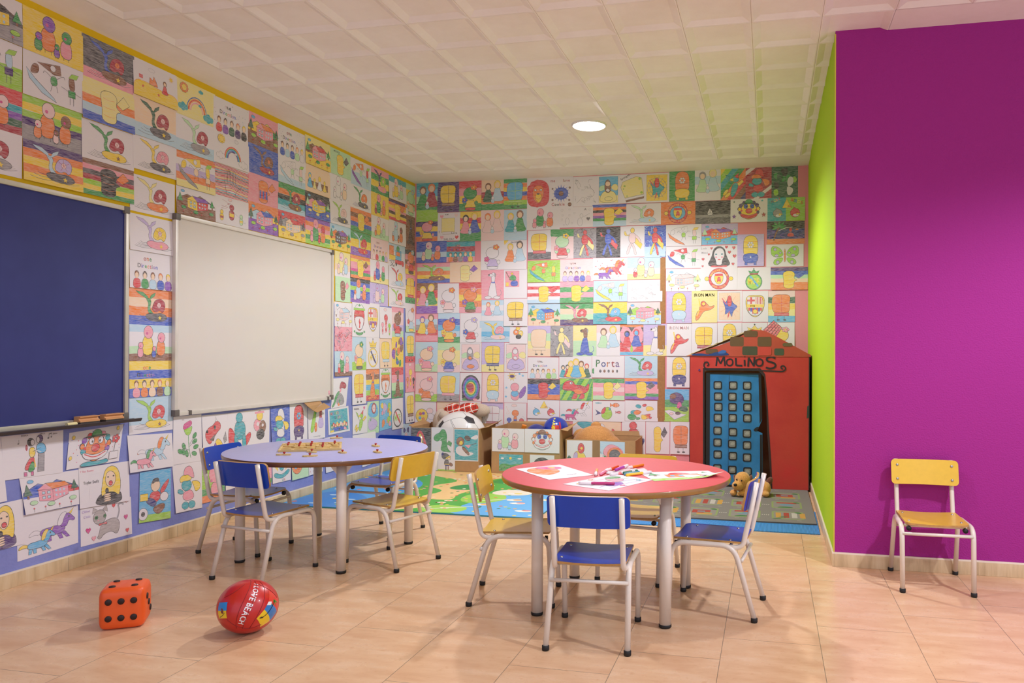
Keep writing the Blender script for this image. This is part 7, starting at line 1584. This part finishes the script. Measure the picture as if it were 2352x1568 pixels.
# ------------------------------------------------------------------ plush toys
def plush(parent, name, ells, mat, vox=.006):
    bm = bmesh.new()
    for i, e_ in enumerate(ells):
        c_, r_ = e_[0], e_[1]; rot = e_[2] if len(e_) > 2 else None
        from mathutils import Euler
        ellipsoid(bm, c_, r_, Euler(rot) if rot else None, 24, 16, .03, 0, i)
    o = obj(name, bm, mat, parent, True); m = o.modifiers.new('r', 'REMESH'); m.mode = 'VOXEL'; m.voxel_size = vox; m.use_smooth_shade = True
    s = o.modifiers.new('s', 'SMOOTH'); s.factor = .5; s.iterations = 4; return o
TAN = fur('golden_plush', 'c4853c', 'e8a858'); BRN = fur('brown_plush', '54281a', '7c4430'); CRM = fur('cream_plush', 'c9b09a', 'dcc8b4'); TED = fur('caramel_plush', 'b8793c', 'd89a58', 110)
r = empty('plush_dog', (-.150, 5.50, ZC), 0, 'golden plush dog with brown ears lying in front of the cardboard house', 'plush toy')
plush(r, 'body', [((.07, .045, .058), (.085, .06, .052)), ((-.012, .0, .050), (.06, .055, .042)), ((-.030, -.052, .113), (.056, .052, .058)), ((-.064, -.085, .078), (.040, .036, .034)), ((-.028, -.030, .068), (.05, .045, .04)),
      ((.0, -.072, .024), (.062, .024, .022), (0, 0, .15)), ((-.092, -.058, .024), (.026, .034, .022)), ((.128, .0, .050), (.034, .045, .048)), ((.125, -.045, .020), (.028, .030, .018))], TAN, .005)
plush(r, 'ear', [((.018, -.045, .105), (.016, .030, .046), (0, .25, .2))], BRN, .004); plush(r, 'ear', [((-.078, -.030, .108), (.014, .026, .040), (0, -.3, 0))], BRN, .004); plush(r, 'tail', [((.150, .05, .095), (.022, .022, .034), (0, .5, 0))], BRN, .004)
bm = bmesh.new(); ellipsoid(bm, (-.078, -.119, .088), (.0125, .008, .010)); obj('nose', bm, M('black_nose', '0c0a0a', .25), r, True)
for x, y, z in ((-.070, -.0925, .121), (-.036, -.1035, .117)): bm = bmesh.new(); ellipsoid(bm, (x, y, z), (.0052, .0045, .0062)); obj('eye', bm, M('dark_eye', '1c0e0a', .15), r, True)
r = empty('plush_bear', (-1.42, 6.27, .065), 0, 'big caramel plush bear lying face down in the right toy box', 'plush toy')
plush(r, 'body', [((.0, .0, .18), (.19, .12, .155)), ((.10, .0, .14), (.13, .12, .13)), ((-.10, -.01, .12), (.12, .12, .12)), ((0, 0, .05), (.17, .12, .06))], TED, .007)
plush(r, 'ear', [((-.135, .0, .265), (.055, .022, .038), (0, -.5, .2))], TED, .005); plush(r, 'ear', [((.0, .03, .335), (.045, .025, .030))], TED, .005)
plush(r, 'muzzle', [((.105, -.095, .19), (.055, .045, .040))], fur('dark_caramel_plush', '5c3c1c', '8e6434'), .005)
r = empty('plush_toy', (-2.80, 6.33, .135), 0, 'cream plush bear with red plaid cap behind the big football', 'plush toy')
plush(r, 'body', [((-.04, .03, .24), (.075, .07, .13)), ((-.06, .02, .12), (.06, .07, .12)), ((.30, .08, .36), (.10, .05, .06)), ((.12, .09, .28), (.2, .05, .12))], CRM, .007)
plush(r, 'ear', [((.015, -.035, .318), (.048, .035, .042))], CRM, .005)
def plaid():
    m, nt, bs = nodes('red_plaid_cloth'); v = coords(nt, (1, 1, 1), 'Object', (0, .3, .2)); s = nt.nodes.new('ShaderNodeSeparateXYZ'); link(nt, v, s.inputs[0]); c = hx('d8422c')
    def band(ax, per, w, off): return math_(nt, 'LESS_THAN', math_(nt, 'FRACT', math_(nt, 'ADD', math_(nt, 'DIVIDE', s.outputs[ax], per), off)), w)
    for ax in ('X', 'Z'):
        c = mixc(nt, math_(nt, 'MULTIPLY', band(ax, .052, .16, 0), .85), c, hx('f2e6dc')); c = mixc(nt, math_(nt, 'MULTIPLY', band(ax, .052, .08, .35), .8), c, hx('5a1a1c')); c = mixc(nt, math_(nt, 'MULTIPLY', band(ax, .052, .2, .6), .4), c, hx('8e1c1c'))
    link(nt, c, bs.inputs['Base Color']); bs.inputs['Roughness'].default_value = .85; return m
pm = plaid()
plush(r, 'plaid_cap', [((.09, .0, .36), (.085, .045, .062), (0, .1, 0)), ((.22, .0, .375), (.10, .045, .055), (0, -.12, 0)), ((.15, -.01, .345), (.05, .04, .05))], pm, .005)

# ------------------------------------------------------------------ light, world, camera
def area(loc, size, power, col=(1, .9, .76), shape='DISK', rot=(0, 0, 0), spread=PI):
    l = bpy.data.lights.new('ceiling_lamp_light', 'AREA'); l.shape = shape; l.size = size; l.energy = power; l.color = col; l.spread = spread
    o = bpy.data.objects.new('ceiling_lamp_light', l); COL.objects.link(o); o.location = loc; o.rotation_euler = rot; return o
WARM = (.98, 1.01, 1.14)
def lamp(loc, power, ang=156, blend=.35):
    l = bpy.data.lights.new('ceiling_lamp_light', 'SPOT'); l.energy = power; l.color = WARM; l.spot_size = math.radians(ang); l.spot_blend = blend; l.shadow_soft_size = .055
    o = bpy.data.objects.new('ceiling_lamp_light', l); COL.objects.link(o); o.location = loc; return o
lamp((-1.187, 5.015, H-.04), 112)
lamp((-.95, 2.55, H-.03), 40, 150, .5)
lamp((1.65, 2.25, H-.03), 104, 140, .5)
lamp((1.65, -.3, H-.03), 50, 150, .5)
w = bpy.data.worlds.new('room_beyond'); bpy.context.scene.world = w; w.use_nodes = True
bg = w.node_tree.nodes['Background']; bg.inputs[0].default_value = (.86, 1, 1.27, 1); bg.inputs[1].default_value = .56

cam = bpy.data.cameras.new('camera'); co = bpy.data.objects.new('camera', cam); COL.objects.link(co)
yaw, pitch, roll = .2188, .004, .0043
F = Vector((-math.sin(yaw)*math.cos(pitch), math.cos(yaw)*math.cos(pitch), math.sin(pitch))); R_ = Vector((math.cos(yaw), math.sin(yaw), 0)); U = R_.cross(F)
Rr = R_*math.cos(roll)+U*math.sin(roll); Ur = U*math.cos(roll)-R_*math.sin(roll)
co.matrix_world = Matrix(((Rr.x, Ur.x, -F.x, 0), (Rr.y, Ur.y, -F.y, 0), (Rr.z, Ur.z, -F.z, CAMH), (0, 0, 0, 1)))
cam.sensor_width = 36; cam.sensor_fit = 'HORIZONTAL'; cam.lens = 1768/2352*36; cam.shift_x = (1176-1374.85)/2352; cam.shift_y = (800.98-784)/2352; cam.clip_start = .05
sc = bpy.context.scene; sc.camera = co
sc.view_settings.view_transform = 'Standard'; sc.view_settings.look = 'None'; sc.view_settings.gamma = 1; sc.view_settings.exposure = .57; sc.view_settings.use_curve_mapping = False
sc.cycles.max_bounces = 8; sc.cycles.diffuse_bounces = 5
